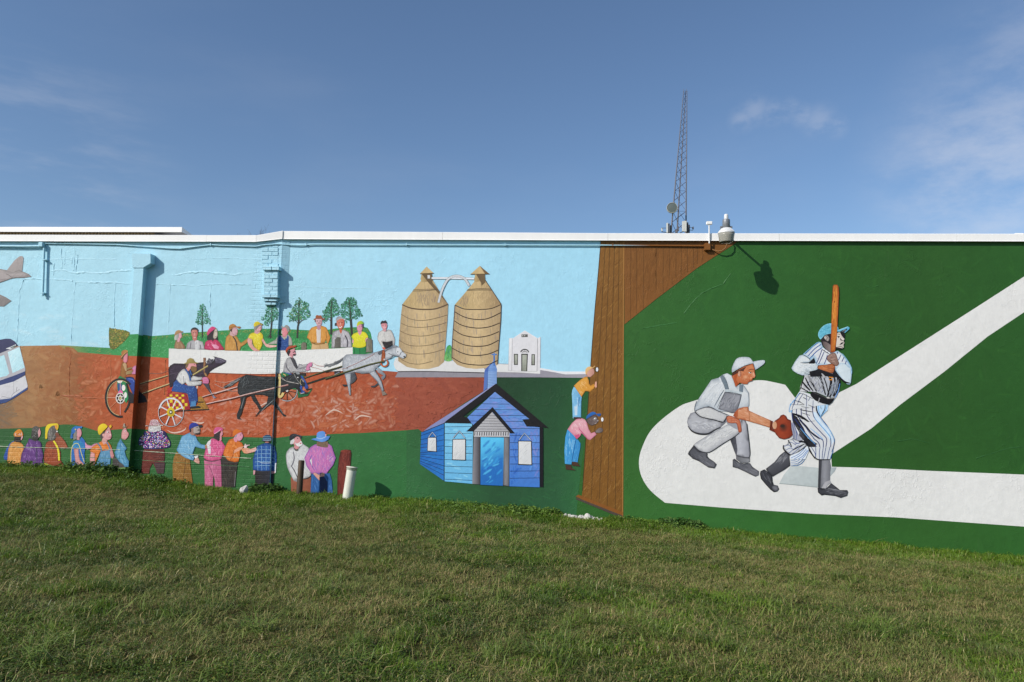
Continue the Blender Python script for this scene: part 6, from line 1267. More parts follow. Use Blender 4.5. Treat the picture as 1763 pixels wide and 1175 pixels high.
# white roof edge further back at the left
RB = -.55
ue = uz(313, 396, RB)[0]; z0 = uz(200, 399.6, RB)[1]; z1 = uz(200, 391.2, RB)[1]; zt0 = uz(200, 406.5, RB)[1]
up = empty('upper_roof', wl(ue - 4, RB, z0), -YAW)
tag(up, 'raised white metal roof edge with corrugated strip behind the left coping', 'roof')
off = ue - 4
m = MB(); m.add([(U0 - off, 0, 0), (4, 0, 0), (4, 0, z1 - z0), (U0 - off, 0, z1 - z0), (U0 - off, .03, 0), (4, .03, 0), (4, .62, .02), (4, .62, 0), (U0 - off, .62, .02)],
                 [(0, 1, 2, 3), (3, 2, 6, 8), (1, 7, 6, 2), (0, 4, 5, 1)]); m.build('fascia', M_WHITE, up)
m = MB(); xs = np.arange(U0 - off, 3.4, .0175); pts = []
for i, xx in enumerate(xs): pts += [(xx, .05 + (.03 if (i // 2) % 2 else 0), zt0 - z0 - .06), (xx, .05 + (.03 if (i // 2) % 2 else 0), .004)]
m.add(pts, [(2 * i, 2 * i + 2, 2 * i + 3, 2 * i + 1) for i in range(len(xs) - 1)]); m.build('corrugated_strip', M_TAN, up)
m = MB(); m.box((U0 - off, .09, zt0 - z0 - .06), (3.45, .6, -.005)); m.build('roof_core', M_DARK, up)

# downspout and its head
ds = empty('downspout', wl((U_DL + U_DR) / 2, OFF_L, Z_DB), -YAW)
tag(ds, 'boxy painted downspout with wide leader head running down the left wall', 'downspout')
cu = (U_DL + U_DR) / 2; hw = (U_DR - U_DL) / 2; dd = OFF_D - OFF_L
zz = [Z_DB, uz(240, 739, OFF_D)[1], uz(240, 613, OFF_D)[1], uz(240, 577, OFF_D)[1], Z_DT]
cc = ['2a5a2c', 'a8522c', '2f8a47', SKYC]
m = MB(); cl_ = []
for i in range(4):
    a, c_ = zz[i] - Z_DB, zz[i + 1] - Z_DB
    for p, q in (((-hw, 0), (-hw, -dd)), ((-hw, -dd), (hw, -dd)), ((hw, -dd), (hw, 0))):
        m.add([(p[0], p[1], a), (q[0], q[1], a), (q[0], q[1], c_), (p[0], p[1], c_)], [(0, 1, 2, 3)]); cl_ += [cc[i]] * 4
m.add([(-hw, 0, .012), (hw, 0, .012), (hw, -dd, .012), (-hw, -dd, .012)], [(0, 1, 2, 3)]); cl_ += ['1c241c'] * 4
o = m.build('pipe', PAINT, ds); it = iter(cl_); colorize(o, lambda c: next(it))
sg = [uz(*p, OFF_D) for p in ((227.6, 437.3), (259.6, 437.3), (259.6, 453.5), (246.6, 461.5), (228.6, 461.5))]
m = MB(); n = len(sg)
m.v = [(a - cu, -dd - .012, c_ - Z_DB) for a, c_ in sg] + [(a - cu, 0, c_ - Z_DB) for a, c_ in sg]
m.f = [tuple(range(n))[::-1], tuple(range(n, 2 * n))] + [(i, (i + 1) % n, n + (i + 1) % n, n + i) for i in range(n)]; m.sm = [False] * len(m.f)
colorize(m.build('leader_head', PAINT, ds), lambda c: SKYC)
m = MB(); m.box((-hw - .03, -.008, .4), (hw + .03, 0, .44)); colorize(m.build('strap', PAINT, ds), lambda c: '2f6632')

# brick corbel at the end of the old wall
co = MB(); ca = uz(465, 500, OFF_L)[0]
z = lambda y, off_=OFF_L: uz(465, y, off_)[1]
u_ = lambda x_, y=490, off_=.14: uz(x_, y, off_)[0]
co.box((u_(455), -.137, z(508)), (u_(477), -OFF_L + .01, z(466))); corb = co.build('brick_corbel', PAINT, BUILDING); colorize(corb, lambda c: SKYC)
corb['label'] = 'pale blue painted brick corbel with stepped foot'
def course(x0, x1, y0, y1, out, nb, ph, shade=SKYC):
    a, c_ = u_(x0, (y0 + y1) / 2, out), u_(x1, (y0 + y1) / 2, out)
    fr = [0] + [min(max((i + ph) / nb, 0.02), .98) for i in range(1, nb)] + [1]
    for i in range(nb):
        m = MB(); j = rng.uniform(-.004, .004)
        m.box((a + (c_ - a) * fr[i] + .002, -out + j, z(y1) + .0025), (a + (c_ - a) * fr[i + 1] - .002, -OFF_L + .012, z(y0) - .0025), .006)
        colorize(m.build('brick', PAINT, corb), lambda c: shade)
course(451.5, 480.5, 461, 468, .185, 2, .1)
for i in range(6): course(453.6, 478.4, 468.3 + i * 6.7, 475 + i * 6.7, .145 + rng.uniform(-.004, .004), 2, -.2 if i % 2 else .25)
course(450.5, 478.5, 508.6, 514.6, .175, 2, .1)
course(452.5, 476.5, 515.2, 520.4, .14, 2, -.2)
course(455, 475, 521, 526.4, .105, 2, .2)
for i in range(6): course(450.5, 479, 420 + i * 6.8, 426.8 + i * 6.8, -.0 + .056 + rng.uniform(0, .004), 2, -.2 if i % 2 else .25)

# old mortar joints and plaster edges standing proud of the left wall
def bandcol(y):
    return SKYC if y < 577 else ('2f8a47' if y < 615 else (RED if y < 739 else GRN))
def ridge(pts, w, h, name='plaster_joint', col=None, off_=OFF_L, jit=1.0, b0=.0012):
    P_ = []
    for (xa, ya), (xb, yb) in zip(pts[:-1], pts[1:]):
        k = max(int(math.hypot(xb - xa, yb - ya) / 3.2), 1)
        P_ += [(xa + (xb - xa) * i / k, ya + (yb - ya) * i / k) for i in range(k)]
    P_.append(pts[-1])
    m = MB(); cs = []; vs_ = []
    wob = np.cumsum(rng.normal(0, .25, len(P_))) * jit
    wob -= np.linspace(wob[0], wob[-1], len(P_))
    for i, (x_, y_) in enumerate(P_):
        a, b_ = P_[max(i - 1, 0)], P_[min(i + 1, len(P_) - 1)]
        dx, dy = b_[0] - a[0], b_[1] - a[1]; L = math.hypot(dx, dy) + 1e-9
        x_ += -dy / L * wob[i] + rng.normal(0, .15) * jit; y_ += dx / L * wob[i]
        uu, zq = uz(x_, y_, off_)
        ww = w * rng.uniform(.5, 1.5); hh = h * rng.choice([0, .05, .3, .7, 1.1])
        nx, nz = dy / L, dx / L
        vs_ += [(uu - nx * ww, -off_ - .0005, zq - nz * ww), (uu - nx * ww * .2, -off_ - b0 - hh, zq - nz * ww * .2), (uu + nx * ww * .5, -off_ - b0 - hh * .4, zq + nz * ww * .5), (uu + nx * ww, -off_ - .0005, zq + nz * ww)]
        cs += [col or bandcol(y_)] * 4
    fs = []
    for i in range(len(P_) - 1):
        for k in range(3): fs.append((4 * i + k, 4 * i + k + 1, 4 * i + 4 + k + 1, 4 * i + 4 + k))
    m.add(vs_, fs, True)
    o = m.build(name, PAINT, BUILDING); it = iter(cs); colorize(o, lambda c: next(it))
    return o
ridge([(42, 481), (60, 480), (105, 482), (125, 484)], .012, .010); ridge([(131, 486), (170, 486), (200, 487), (226, 489)], .014, .014)
ridge([(268, 489), (300, 490), (340, 491), (362, 489), (400, 489), (440, 491)], .010, .009)
ridge([(88, 467), (110, 467), (130, 470), (180, 469), (226, 466)], .018, .010, jit=2); ridge([(300, 474), (330, 472), (370, 474), (420, 472), (445, 468)], .02, .010, jit=2)
ridge([(78, 448), (100, 446), (200, 447)], .010, .005); ridge([(330, 446), (400, 446), (448, 447)], .008, .005)
for pts in ([(41, 482), (34, 500), (31, 540), (29, 590)], [(131, 486), (127, 505), (124, 560), (123, 592)], [(199, 488), (198, 530), (197, 562)], [(293, 490), (291, 520), (289, 574)], [(363, 491), (361, 520), (360, 560)]):
    ridge(pts, .012, .009, col=SKYC)
for pts in ([(122, 604), (121, 640), (120, 690)], [(191, 620), (191, 640), (190, 668)], [(285, 620), (284, 650), (283, 680)]):
    ridge(pts, .010, .006, col='a05a34', b0=.0042)
ridge([(140, 683), (105, 681), (120, 685), (150, 686), (180, 686)], .014, .009, col='a0562e', b0=.0042); ridge([(505, 493), (560, 496), (640, 498)], .008, .004, off_=0, col=SKYC)
for _ in range(9):
    x0 = rng.uniform(80, 140); y0 = rng.uniform(425, 460); ridge([(x0, y0), (x0 - 1, y0 + rng.uniform(8, 24))], .012, .010)
# ledge low on the old wall, its sunlit paleness put into the colour
ridge([(-120, 768), (0, 769.5), (100, 772), (160, 773), (225, 776), (300, 781), (350, 784.5), (433, 789.5)], .008, .009, 'ledge', 'aab59a', jit=.25, b0=.0115)
ridge([(150, 788), (215, 790), (300, 796), (430, 804)], .005, .004, 'ledge', '5a8a5c', jit=.5, b0=.0112)
# cracks and patched plaster on the newer wall
for pts, c_ in (([(1178, 540), (1185, 530), (1196, 516), (1208, 505), (1225, 497), (1245, 490), (1258, 472)], '3a6c38'), ([(1105, 566), (1140, 560), (1165, 556)], '3a6c38'), ([(1490, 492), (1500, 496), (1512, 492)], '2f5f2d'), ([(1545, 760), (1570, 756), (1600, 764)], '2c582a'), ([(1680, 790), (1740, 772), (1763, 770)], '2c582a')):
    ridge(pts, .008, .006, 'plaster_crack', c_, 0, .8, .0022)
for _ in range(14):
    x0, y0 = rng.uniform(520, 1000), rng.uniform(440, 620)
    if 660 < x0 < 960 and y0 > 445: continue
    ridge([(x0, y0), (x0 + rng.uniform(8, 34), y0 + rng.uniform(-5, 5))], .010, .004, 'plaster_crack', 'a9d9ec', 0, .8)

# ------------------------------------------------------------------ fittings on the wall
def wthing(name, px, py, out, label, cat, group=None):
    a, zq = uz(px, py, out)
    e_ = empty(name, wl(a, 0, zq), -YAW); tag(e_, label, cat, group)
    return e_, a, zq
def path(pts, a, zq):
    r = []
    for x_, y_, o_ in pts:
        p, q = uz(x_, y_, o_); r.append((p - a, -o_, q - zq))
    return r
e_, a, zq = wthing('cable_pipe', 74, 512, OFF_L, 'short vertical blue painted pipe with elbow box near the left end', 'pipe')
m = MB(); m.tube(path([(76.2, 427, OFF_L + .05), (75, 470, OFF_L + .05), (73.4, 510, OFF_L + .055)], a, zq), .021, 10); colorize(m.build('pipe', PAINT, e_), lambda c: SKYC)
m = MB(); q = path([(72, 422, OFF_L + .05)], a, zq)[0]; m.box((q[0] - .045, q[1] - .045, q[2] - .045), (q[0] + .045, q[1] + .048, q[2] + .045), .008); colorize(m.build('elbow_box', PAINT, e_), lambda c: SKYC)
m = MB(); m.tube(path([(-150, 423, OFF_L + .045), (0, 424, OFF_L + .045), (40, 424.5, OFF_L + .045), (70, 424, OFF_L + .045)], a, zq), .022, 10); colorize(m.build('side_pipe', PAINT, e_), lambda c: SKYC)
q = path([(77, 448, OFF_L + .05), (73.8, 505, OFF_L + .05)], a, zq)
for c_ in q:
    m = MB(); m.box((c_[0] - .04, c_[1] - .024, c_[2] - .008), (c_[0] + .04, c_[1] + .045, c_[2] + .008)); colorize(m.build('clip', PAINT, e_), lambda c: SKYC)

e_, a, zq = wthing('electrical_conduit', 1213, 423, .0, 'thin painted conduit clipped along the wall just under the coping', 'conduit')
L1 = [(78, 419.5), (150, 420.5), (200, 421.5), (260, 425.5), (292, 428), (310, 428.5), (340, 424.5), (363, 421.8), (380, 423), (440, 424.6), (452, 422.5), (476, 420.5)]
pp = path([(x_, y_, OFF_L + .022) for x_, y_ in L1], a, zq) + path([(x_, y_, .03) for x_, y_ in ((493, 421.5), (515, 422.5), (540, 421), (600, 421.4), (800, 421.8), (1035, 422.6), (1120, 423.4), (1214, 424.2))], a, zq)
m = MB(); m.tube(pp, .0125, 8); ub = uz(1035, 423, 0)[0] - a
colorize(m.build('conduit', PAINT, e_), lambda c: SKYC if c.x < ub else '7a4c20')
for x_ in (363, 527, 700, 870, 1055):
    y_ = np.interp(x_, [363, 527, 700, 870, 1055], [421.8, 421.6, 421.6, 422, 422.8]); of = OFF_L if x_ < 470 else 0
    c_ = path([(x_, y_, of + .024)], a, zq)[0]
    m = MB(); m.box((c_[0] - .012, c_[1] - .018, c_[2] - .022), (c_[0] + .012, c_[1] + .02, c_[2] + .03), .003); colorize(m.build('clip', PAINT, e_), lambda c: SKYC if c.x < ub else '7a4c20')
m = MB(); c_ = path([(1218, 425.5, .05)], a, zq)[0]; m.box((c_[0] - .055, c_[1] - .03, c_[2] - .068), (c_[0] + .055, -.002, c_[2] + .068), .008); jb = m.build('junction_box', PAINT, e_); colorize(jb, lambda c: '7d4f22')
m = MB(); m.box((c_[0] - .047, c_[1] - .034, c_[2] - .06), (c_[0] + .047, c_[1] - .0295, c_[2] + .06), .002); colorize(m.build('cover', PAINT, jb), lambda c: '805022')

# dusk-to-dawn lamp on its arm
LO = .70
e_, a, zq = wthing('security_light', 1250.6, 417, LO, 'grey and white security light on a curved arm at the top of the wall', 'lamp')
def lp(x_, y_, o_=LO): return path([(x_, y_, o_)], a, zq)[0]
s_ = lambda px_: px_ / (FPX / (WD - LO)) * 1.02
cy = -LO
zp = lambda y_: lp(1250.6, y_)[2]
m = MB(); m.lathe([(s_(11.2), zp(417.2)), (s_(11.9), zp(414)), (s_(13.0), zp(407)), (s_(13.6), zp(402.2)), (s_(13.2), zp(402.2)), (s_(12.6), zp(407)), (s_(11.4), zp(414)), (s_(10.8), zp(416.6))], 36, (0, cy, 0), False); bowl = m.build('bowl', M_BOWL, e_)
m = MB(); m.lathe([(s_(13.9), zp(402.6)), (s_(13.9), zp(400.6)), (s_(12.8), zp(399.6)), (s_(10.5), zp(396.4)), (s_(7.5), zp(394)), (s_(5.6), zp(393))], 36, (0, cy, 0)); refl = m.build('reflector', M_LAMPW, e_)
for i in range(30):
    t = i * math.tau / 30; m = MB()
    p0 = (s_(7.6) * math.cos(t), cy + s_(7.6) * math.sin(t), zp(393.8)); p1 = (s_(12.9) * math.cos(t), cy + s_(12.9) * math.sin(t), zp(399.4))
    m.bar(p0, p1, .0035, n=4); m.build('rib', M_LAMPW, refl)
m = MB(); m.lathe([(s_(5.4), zp(393.4)), (s_(6.4), zp(392.6)), (s_(6.2), zp(380.5)), (s_(5.8), zp(378.4)), (s_(3.4), zp(377.8))], 28, (0, cy, 0)); hs = m.build('housing', M_GREYPL, e_)
m = MB(); m.lathe([(s_(3.3), zp(378)), (s_(3.5), zp(376.2)), (s_(3.5), zp(371.5)), (s_(3.0), zp(369.6)), (s_(1.5), zp(368.9))], 22, (0, cy, 0)); m.build('photocell', M_LAMPW, e_)
for s2 in (-1, 1):
    m = MB(); m.box((s2 * s_(8.2) - .018, cy - .02, zp(393)), (s2 * s_(8.2) + .018, cy + .02, zp(390)), .004); m.build('latch', M_GREYPL, hs)
m = MB(); m.tube([lp(1243, 399, .04), lp(1245, 396.5, .18), lp(1248, 392.5, .42), lp(1250, 388.5, .60), lp(1250.4, 387.5, .66)], .02, 10)
m.box((lp(1243, 399, .04)[0] - .04, -.075, lp(1243, 399, .04)[2] - .05), (lp(1243, 399, .04)[0] + .04, -.056, lp(1243, 399, .04)[2] + .05), .004)
m.build('arm', M_GREYPL, e_)
m = MB(); m.tube([lp(1224, 428.5, .03), lp(1229, 431, .05), lp(1236, 433, .07), lp(1243, 432, .09), lp(1249, 427.5, .11), lp(1252, 420, .13), lp(1252, 411, .14), lp(1248, 402, .13)], .011, 8)
colorize(m.build('flexible_conduit', PAINT, e_), lambda c: '84603a')

e_, a, zq = wthing('sensor_mast', 1221, 419, .08, 'small white T-shaped mast beside the security light', 'mast')
m = MB(); t0, t1 = path([(1221.2, 419.5, .085), (1220.9, 387, .085)], a, zq); m.bar(t0, t1, .0115, n=10); m.build('post', M_WHITE, e_)
m = MB(); c_ = path([(1221, 384.6, .085)], a, zq)[0]; m.box((c_[0] - .053, c_[1] - .03, c_[2] - .029), (c_[0] + .053, c_[1] + .03, c_[2] + .029), .008); m.build('sensor_box', M_WHITE, e_)
m = MB(); c_ = path([(1221.2, 420, .05)], a, zq)[0]; m.box((c_[0] - .02, c_[1] - .02, c_[2] - .035), (c_[0] + .02, c_[1] + .05, c_[2] + .01), .004); colorize(m.build('foot', PAINT, e_), lambda c: '7d4f22')

# ------------------------------------------------------------------ ground
base_px = [(-400, 790), (-200, 796), (0, 806), (100, 811), (180, 817), (250, 826), (330, 840), (400, 847), (480, 852), (560, 857), (660, 863), (760, 869), (860, 878), (950, 888), (1070, 898), (1200, 913), (1400, 932), (1600, 950), (1763, 967), (1950, 984), (2150, 1000)]
BU, BZ = [], []
for x_, y_ in base_px:
    p, q = uz(x_, y_, OFF_L if x_ < 475 else 0.); BU.append(p); BZ.append(q)
BU = [-60.] + BU + [60.]; BZ = [BZ[0] + .25] + BZ + [BZ[-1] - .25]
BU, BZ = np.array(BU), np.array(BZ)
_fu = np.linspace(-20, 20, 401); _fz = np.interp(_fu, BU, BZ)
_k = np.exp(-np.linspace(-2, 2, 21) ** 2); _k /= _k.sum()
_fz = np.convolve(np.pad(_fz, 10, 'edge'), _k, 'valid')
def vnoise(x_, y_, s, seed):
    x_, y_ = np.asarray(x_) / s, np.asarray(y_) / s
    xi, yi = np.floor(x_).astype(int), np.floor(y_).astype(int)
    fx, fy = x_ - xi, y_ - yi
    fx, fy = fx * fx * (3 - 2 * fx), fy * fy * (3 - 2 * fy)
    def h(i, j):
        n = (i * 374761393 + j * 668265263 + seed * 974711) & 0x7fffffff
        n = ((n ^ (n >> 13)) * 1274126177) & 0x7fffffff
        return ((n ^ (n >> 16)) & 0xffff) / 65535.
    return (h(xi, yi) * (1 - fx) + h(xi + 1, yi) * fx) * (1 - fy) + (h(xi, yi + 1) * (1 - fx) + h(xi + 1, yi + 1) * fx) * fy
def zg(u, out):
    u, out = np.asarray(u, float), np.asarray(out, float)
    z_ = np.interp(u, _fu, _fz)
    fade = np.clip(out / 1.5, 0, 1)
    return z_ + fade * (.06 * (vnoise(u, out, 2.3, 1) - .5) + .03 * (vnoise(u, out, .7, 2) - .5))
us = np.concatenate([-np.geomspace(3000, 17, 22), np.arange(-16, 16.01, .16), np.geomspace(17, 3000, 22)])
os_ = np.concatenate([-np.geomspace(3000, 18, 16), np.arange(-16, 0, 2.), np.arange(0, 13, .16), np.geomspace(13.2, 600, 16)])
UU, OO = np.meshgrid(us, os_)
ZZ = zg(UU, OO)
V = np.array(WP)[None] + UU.reshape(-1, 1) * UA + OO.reshape(-1, 1) * NA
V[:, 2] += ZZ.ravel()
nu, no = len(us), len(os_)
F = [(j * nu + i, (j + 1) * nu + i, (j + 1) * nu + i + 1, j * nu + i + 1) for j in range(no - 1) for i in range(nu - 1)]
m, nt, bs = newmat('lawn_soil'); g = G(nt)
pos = g.geo()
c1 = g.mix(g.ramp(g.noise(pos, 1.2, 5), .35, .65), c4('3d3a1e'), c4('55482a'))
c2 = g.mix(g.ramp(g.noise(pos, 14, 4), .35, .7), c1, c4('353b18'))
far = nt.nodes.new('ShaderNodeVectorMath'); far.operation = 'LENGTH'; nt.links.new(pos, far.inputs[0])
c2 = g.mix(g.ramp(far.outputs['Value'], 18, 30), c2, c4('56602c'))
nt.links.new(c2, bs.inputs['Base Color']); bs.inputs['Roughness'].default_value = .95; bs.inputs['Specular IOR Level'].default_value = .1
nt.links.new(g.bump(g.noise(pos, 30, 5), .8, .03), bs.inputs['Normal'])
me = bpy.data.meshes.new('ground'); me.from_pydata(V.tolist(), [], F); me.update()
me.materials.append(m); me.polygons.foreach_set('use_smooth', [True] * len(F))
go = bpy.data.objects.new('ground', me); COL.objects.link(go); tag(go, kind='structure')
if me.polygons[0].normal.z < 0: me.flip_normals()

# ------------------------------------------------------------------ grass and weeds
def leafmat(name, h1, h2, h3, rough=.55, trans=.25, odd=None, thr=.8):
    m, nt, b = newmat(name); g = G(nt)
    oi = nt.nodes.new('ShaderNodeObjectInfo')
    pos = g.geo()
    c = g.mix(oi.outputs['Random'], c4(h1), c4(h2))
    c = g.mix(g.ramp(g.noise(pos, 1.1, 4), .38, .66), c, c4(h3))
    gi = nt.nodes.new('ShaderNodeNewGeometry')
    c = g.mix(g.m('MULTIPLY', gi.outputs['Random Per Island'], .55), c, c4(h3))
    if odd: c = g.mix(g.m('GREATER_THAN', gi.outputs['Random Per Island'], thr), c, c4(odd))
    nt.links.new(c, b.inputs['Base Color']); b.inputs['Roughness'].default_value = rough; b.inputs['Specular IOR Level'].default_value = .25
    tr = nt.nodes.new('ShaderNodeBsdfTranslucent'); nt.links.new(c, tr.inputs['Color'])
    mx = nt.nodes.new('ShaderNodeMixShader'); mx.inputs[0].default_value = trans
    nt.links.new(b.outputs[0], mx.inputs[1]); nt.links.new(tr.outputs[0], mx.inputs[2])
    nt.links.new(mx.outputs[0], nt.nodes['Material Output'].inputs[0])
    return m
GM = {'lush': leafmat('grass_lush', '6e8c2a', '829c36', '587622', .38, .3, 'a8a260', .92), 'mid': leafmat('grass_mid', '6c7e32', '7e8a3c', '4f652a', .38, .3, 'b4a470', .78), 'dry': leafmat('grass_dry', 'a89862', 'b8a272', '8a8850', .6, .25, '7c8c44', .62),
      'blue': leafmat('grass_tuft', '74883e', '849448', '667c38', .4, .3, 'aaa46c', .9), 'clov': leafmat('clover', '5c742c', '6c8034', '4c6424', .45, .3, '8c863f', .88), 'weed': leafmat('weed_leaf', '607c34', '748c42', '6c8838', .42, .25), 'dark': leafmat('weed_dark', '3f5c26', '567436', '4c682e', .4, .25)}
GCOL = bpy.data.collections.new('grass_pieces')
NV = []
def clump(tag_, mat, nb, rad, hmin, hmax, wid, lean):
    m = MB()
    for _ in range(nb):
        r = rad * math.sqrt(random.random()); t = random.uniform(0, math.tau)
        x_, y_ = r * math.cos(t), r * math.sin(t)
        h = random.uniform(hmin, hmax); w = wid * random.uniform(.6, 1.2); a = random.uniform(0, math.tau)
        l_ = lean * random.uniform(.3, 1.4) * h
        dx, dy = math.cos(a), math.sin(a); qx, qy = -dy * w / 2, dx * w / 2
        mx_, my_, mz = x_ + dx * l_ * .35, y_ + dy * l_ * .35, h * .6
        m.add([(x_ - qx, y_ - qy, -.01), (x_ + qx, y_ + qy, -.01), (mx_ + qx * .8, my_ + qy * .8, mz), (mx_ - qx * .8, my_ - qy * .8, mz), (x_ + dx * l_, y_ + dy * l_, h * (1 - .25 * min(lean, 1)))], [(0, 1, 2, 3), (3, 2, 4)])
    return fin(m, tag_, mat)
def fin(m, tag_, mat):
    me = bpy.data.meshes.new('piece_%02d_%s' % (len(NV), tag_)); me.from_pydata(m.v, [], m.f); me.materials.append(mat)
    o = bpy.data.objects.new(me.name, me); GCOL.objects.link(o); NV.append(tag_)
    return len(NV) - 1
def leafy(tag_, mat, nl, rad, hmax, ls):
    m = MB()
    for _ in range(nl):
        r = rad * math.sqrt(random.random()); t = random.uniform(0, math.tau)
        c = Vector((r * math.cos(t), r * math.sin(t), hmax * random.uniform(.12, 1) * (1 - .55 * (r / rad) ** 2)))
        n = Vector((random.gauss(0, .5), random.gauss(0, .5), 1)).normalized()
        a = n.orthogonal().normalized(); a.rotate(Matrix.Rotation(random.uniform(0, math.tau), 3, n)); b_ = n.cross(a)
        s = ls * random.uniform(.6, 1.25)
        m.add([c - a * s, c - a * s * .3 + b_ * s * .55 + n * s * .12, c + a * s * .45 + b_ * s * .4 + n * s * .06, c + a * s - n * s * .2, c + a * s * .45 - b_ * s * .4 + n * s * .06, c - a * s * .3 - b_ * s * .55 + n * s * .12], [(0, 1, 5), (1, 2, 4, 5), (2, 3, 4)])
        if random.random() < .3: m.add([Vector((c.x * .6, c.y * .6, 0)), Vector((c.x * .6 + .003, c.y * .6, 0)), c], [(0, 1, 2)])
    return fin(m, tag_, mat)
IDX = {}
IDX['lush'] = [clump('lush', GM['lush'], 70, .11, .022, .065, .0055, 1.2) for _ in range(4)]
IDX['mid'] = [clump('mid', GM['mid'], 74, .11, .012, .045, .0048, 1.9) for _ in range(5)]
IDX['dry'] = [clump('dry', GM['dry'], 66, .11, .010, .034, .0044, 2.2) for _ in range(3)]
IDX['tuft'] = [clump('tuft', GM['blue'], 46, .07, .06, .14, .006, 1.5) for _ in range(3)]
IDX['straw'] = [clump('straw', GM['dry'], 14, .12, .05, .11, .0045, 2.2) for _ in range(3)]
IDX['clov'] = [leafy('clov', GM['clov'], 90, .12, .030, .009) for _ in range(3)]
IDX['weed'] = [leafy('weed', GM['weed'], 90, .15, .16, .024) for _ in range(3)]
IDX['dark'] = [leafy('dark', GM['dark'], 110, .15, .22, .027) for _ in range(3)]
IDX['low'] = [leafy('low', GM['weed'], 80, .16, .10, .024) for _ in range(2)]
def scatter(name, pts, idx, rot, scl, label, cat):
    me = bpy.data.meshes.new(name); me.from_pydata(pts.tolist(), [], [])
    a = me.attributes.new('idx', 'INT', 'POINT'); a.data.foreach_set('value', np.asarray(idx, np.int32))
    a = me.attributes.new('rot', 'FLOAT_VECTOR', 'POINT'); a.data.foreach_set('vector', np.asarray(rot, np.float32).ravel())
    a = me.attributes.new('scl', 'FLOAT', 'POINT'); a.data.foreach_set('value', np.asarray(scl, np.float32))
    o = bpy.data.objects.new(name, me); COL.objects.link(o); tag(o, label, cat, kind='stuff')
    ng = bpy.data.node_groups.new(name, 'GeometryNodeTree')
    ng.interface.new_socket('Geometry', in_out='INPUT', socket_type='NodeSocketGeometry'); ng.interface.new_socket('Geometry', in_out='OUTPUT', socket_type='NodeSocketGeometry')
    N_, K_ = ng.nodes, ng.links
    gi, gout = N_.new('NodeGroupInput'), N_.new('NodeGroupOutput')
    ip = N_.new('GeometryNodeInstanceOnPoints'); ci = N_.new('GeometryNodeCollectionInfo')
    ci.inputs['Collection'].default_value = GCOL; ci.inputs['Separate Children'].default_value = True; ci.inputs['Reset Children'].default_value = True
    def na(nm, dt):
        n = N_.new('GeometryNodeInputNamedAttribute'); n.data_type = dt; n.inputs['Name'].default_value = nm; return n.outputs['Attribute']
    K_.new(gi.outputs[0], ip.inputs['Points']); K_.new(ci.outputs[0], ip.inputs['Instance']); ip.inputs['Pick Instance'].default_value = True
    K_.new(na('idx', 'INT'), ip.inputs['Instance Index']); K_.new(na('rot', 'FLOAT_VECTOR'), ip.inputs['Rotation']); K_.new(na('scl', 'FLOAT'), ip.inputs['Scale'])
    K_.new(ip.outputs[0], gout.inputs[0])
    md = o.modifiers.new('scatter', 'NODES'); md.node_group = ng
    return o
# lawn
NG = 54000
r_ = np.random.default_rng(5)
gu = r_.uniform(-15.5, 15.5, NG); gout_ = r_.uniform(-.02, 11.4, NG)
half = (WD - gout_) * .72 + 3.0                               # only the part of the lawn a viewer near the camera could see
keep = np.abs(gu) < half
keep &= ~((gu < U_STEP) & (gout_ < OFF_L + .01))
ur0, ur1, ul = uz(962, 880, 0)[0], uz(1044, 890, 0)[0], uz(420.5, 846, .4)[0]
keep &= ~((gu > ur0) & (gu < ur1) & (gout_ < .62)) & ~((abs(gu - ul) < .13) & (abs(gout_ - .52) < .22))
gu, gout_ = gu[keep], gout_[keep]
n1 = .6 * vnoise(gu, gout_ * 2.2, 2.6, 3) + .4 * vnoise(gu, gout_ * 1.6, .8, 4)
n2 = .5 * vnoise(gu, gout_ * 1.5, 1.7, 6) + .5 * vnoise(gu, gout_, .5, 7)
strip = np.clip(1.15 - gout_ / (1.0 + .8 * vnoise(gu, gu * 0, 1.3, 8)), 0, 1)
dry = np.clip((n1 - .45) * 3.0 + (.16 + .14 * np.clip((gu + 4) / 6, 0, 1)) * np.exp(-((gout_ - 2.4) / 1.6) ** 2) + .02 + .10 * np.clip((gu + 3) / 8, 0, 1), 0, .7) * (1 - strip)
bare = np.exp(-(((gu + 2.3) / .8) ** 2 + ((gout_ - 5.2) / .25) ** 2))
dry = np.clip(dry + bare * .8, 0, .95)
lf = np.clip((-gu + 1) / 8, 0, 1)
dry = np.clip(dry - .13 * lf + .06, 0, .9)
q = r_.uniform(0, 1, len(gu)); q2 = r_.uniform(0, 1, len(gu))
kind = np.where(q < dry, 'dry', np.where(q2 < np.clip(strip * 1.8 + (n2 - .52) * 2.0 + .12 * lf, 0, .95), 'lush', np.where(q2 > .74 + (n1 - .5) * .9, 'clov', np.where((n2 > .60) & (q2 > .72), 'tuft', 'mid'))))
kind = np.where(r_.uniform(0, 1, len(gu)) < .07, 'straw', kind)
idx = np.array([IDX[k][int(r_.integers(len(IDX[k])))] for k in kind])
scl = r_.uniform(.75, 1.3, len(gu)) * np.where(kind == 'lush', 1 + .55 * strip, 1.0) * (.85 + .4 * n2)
P = np.array(WP)[None] + gu[:, None] * UA + gout_[:, None] * NA; P[:, 2] += zg(gu, gout_)
rot = np.stack([r_.normal(0, .12, len(gu)), r_.normal(0, .12, len(gu)), r_.uniform(0, 6.28, len(gu))], 1)
scatter('grass', P, idx, rot, scl, 'patchy mown green and tan lawn grass', 'grass')
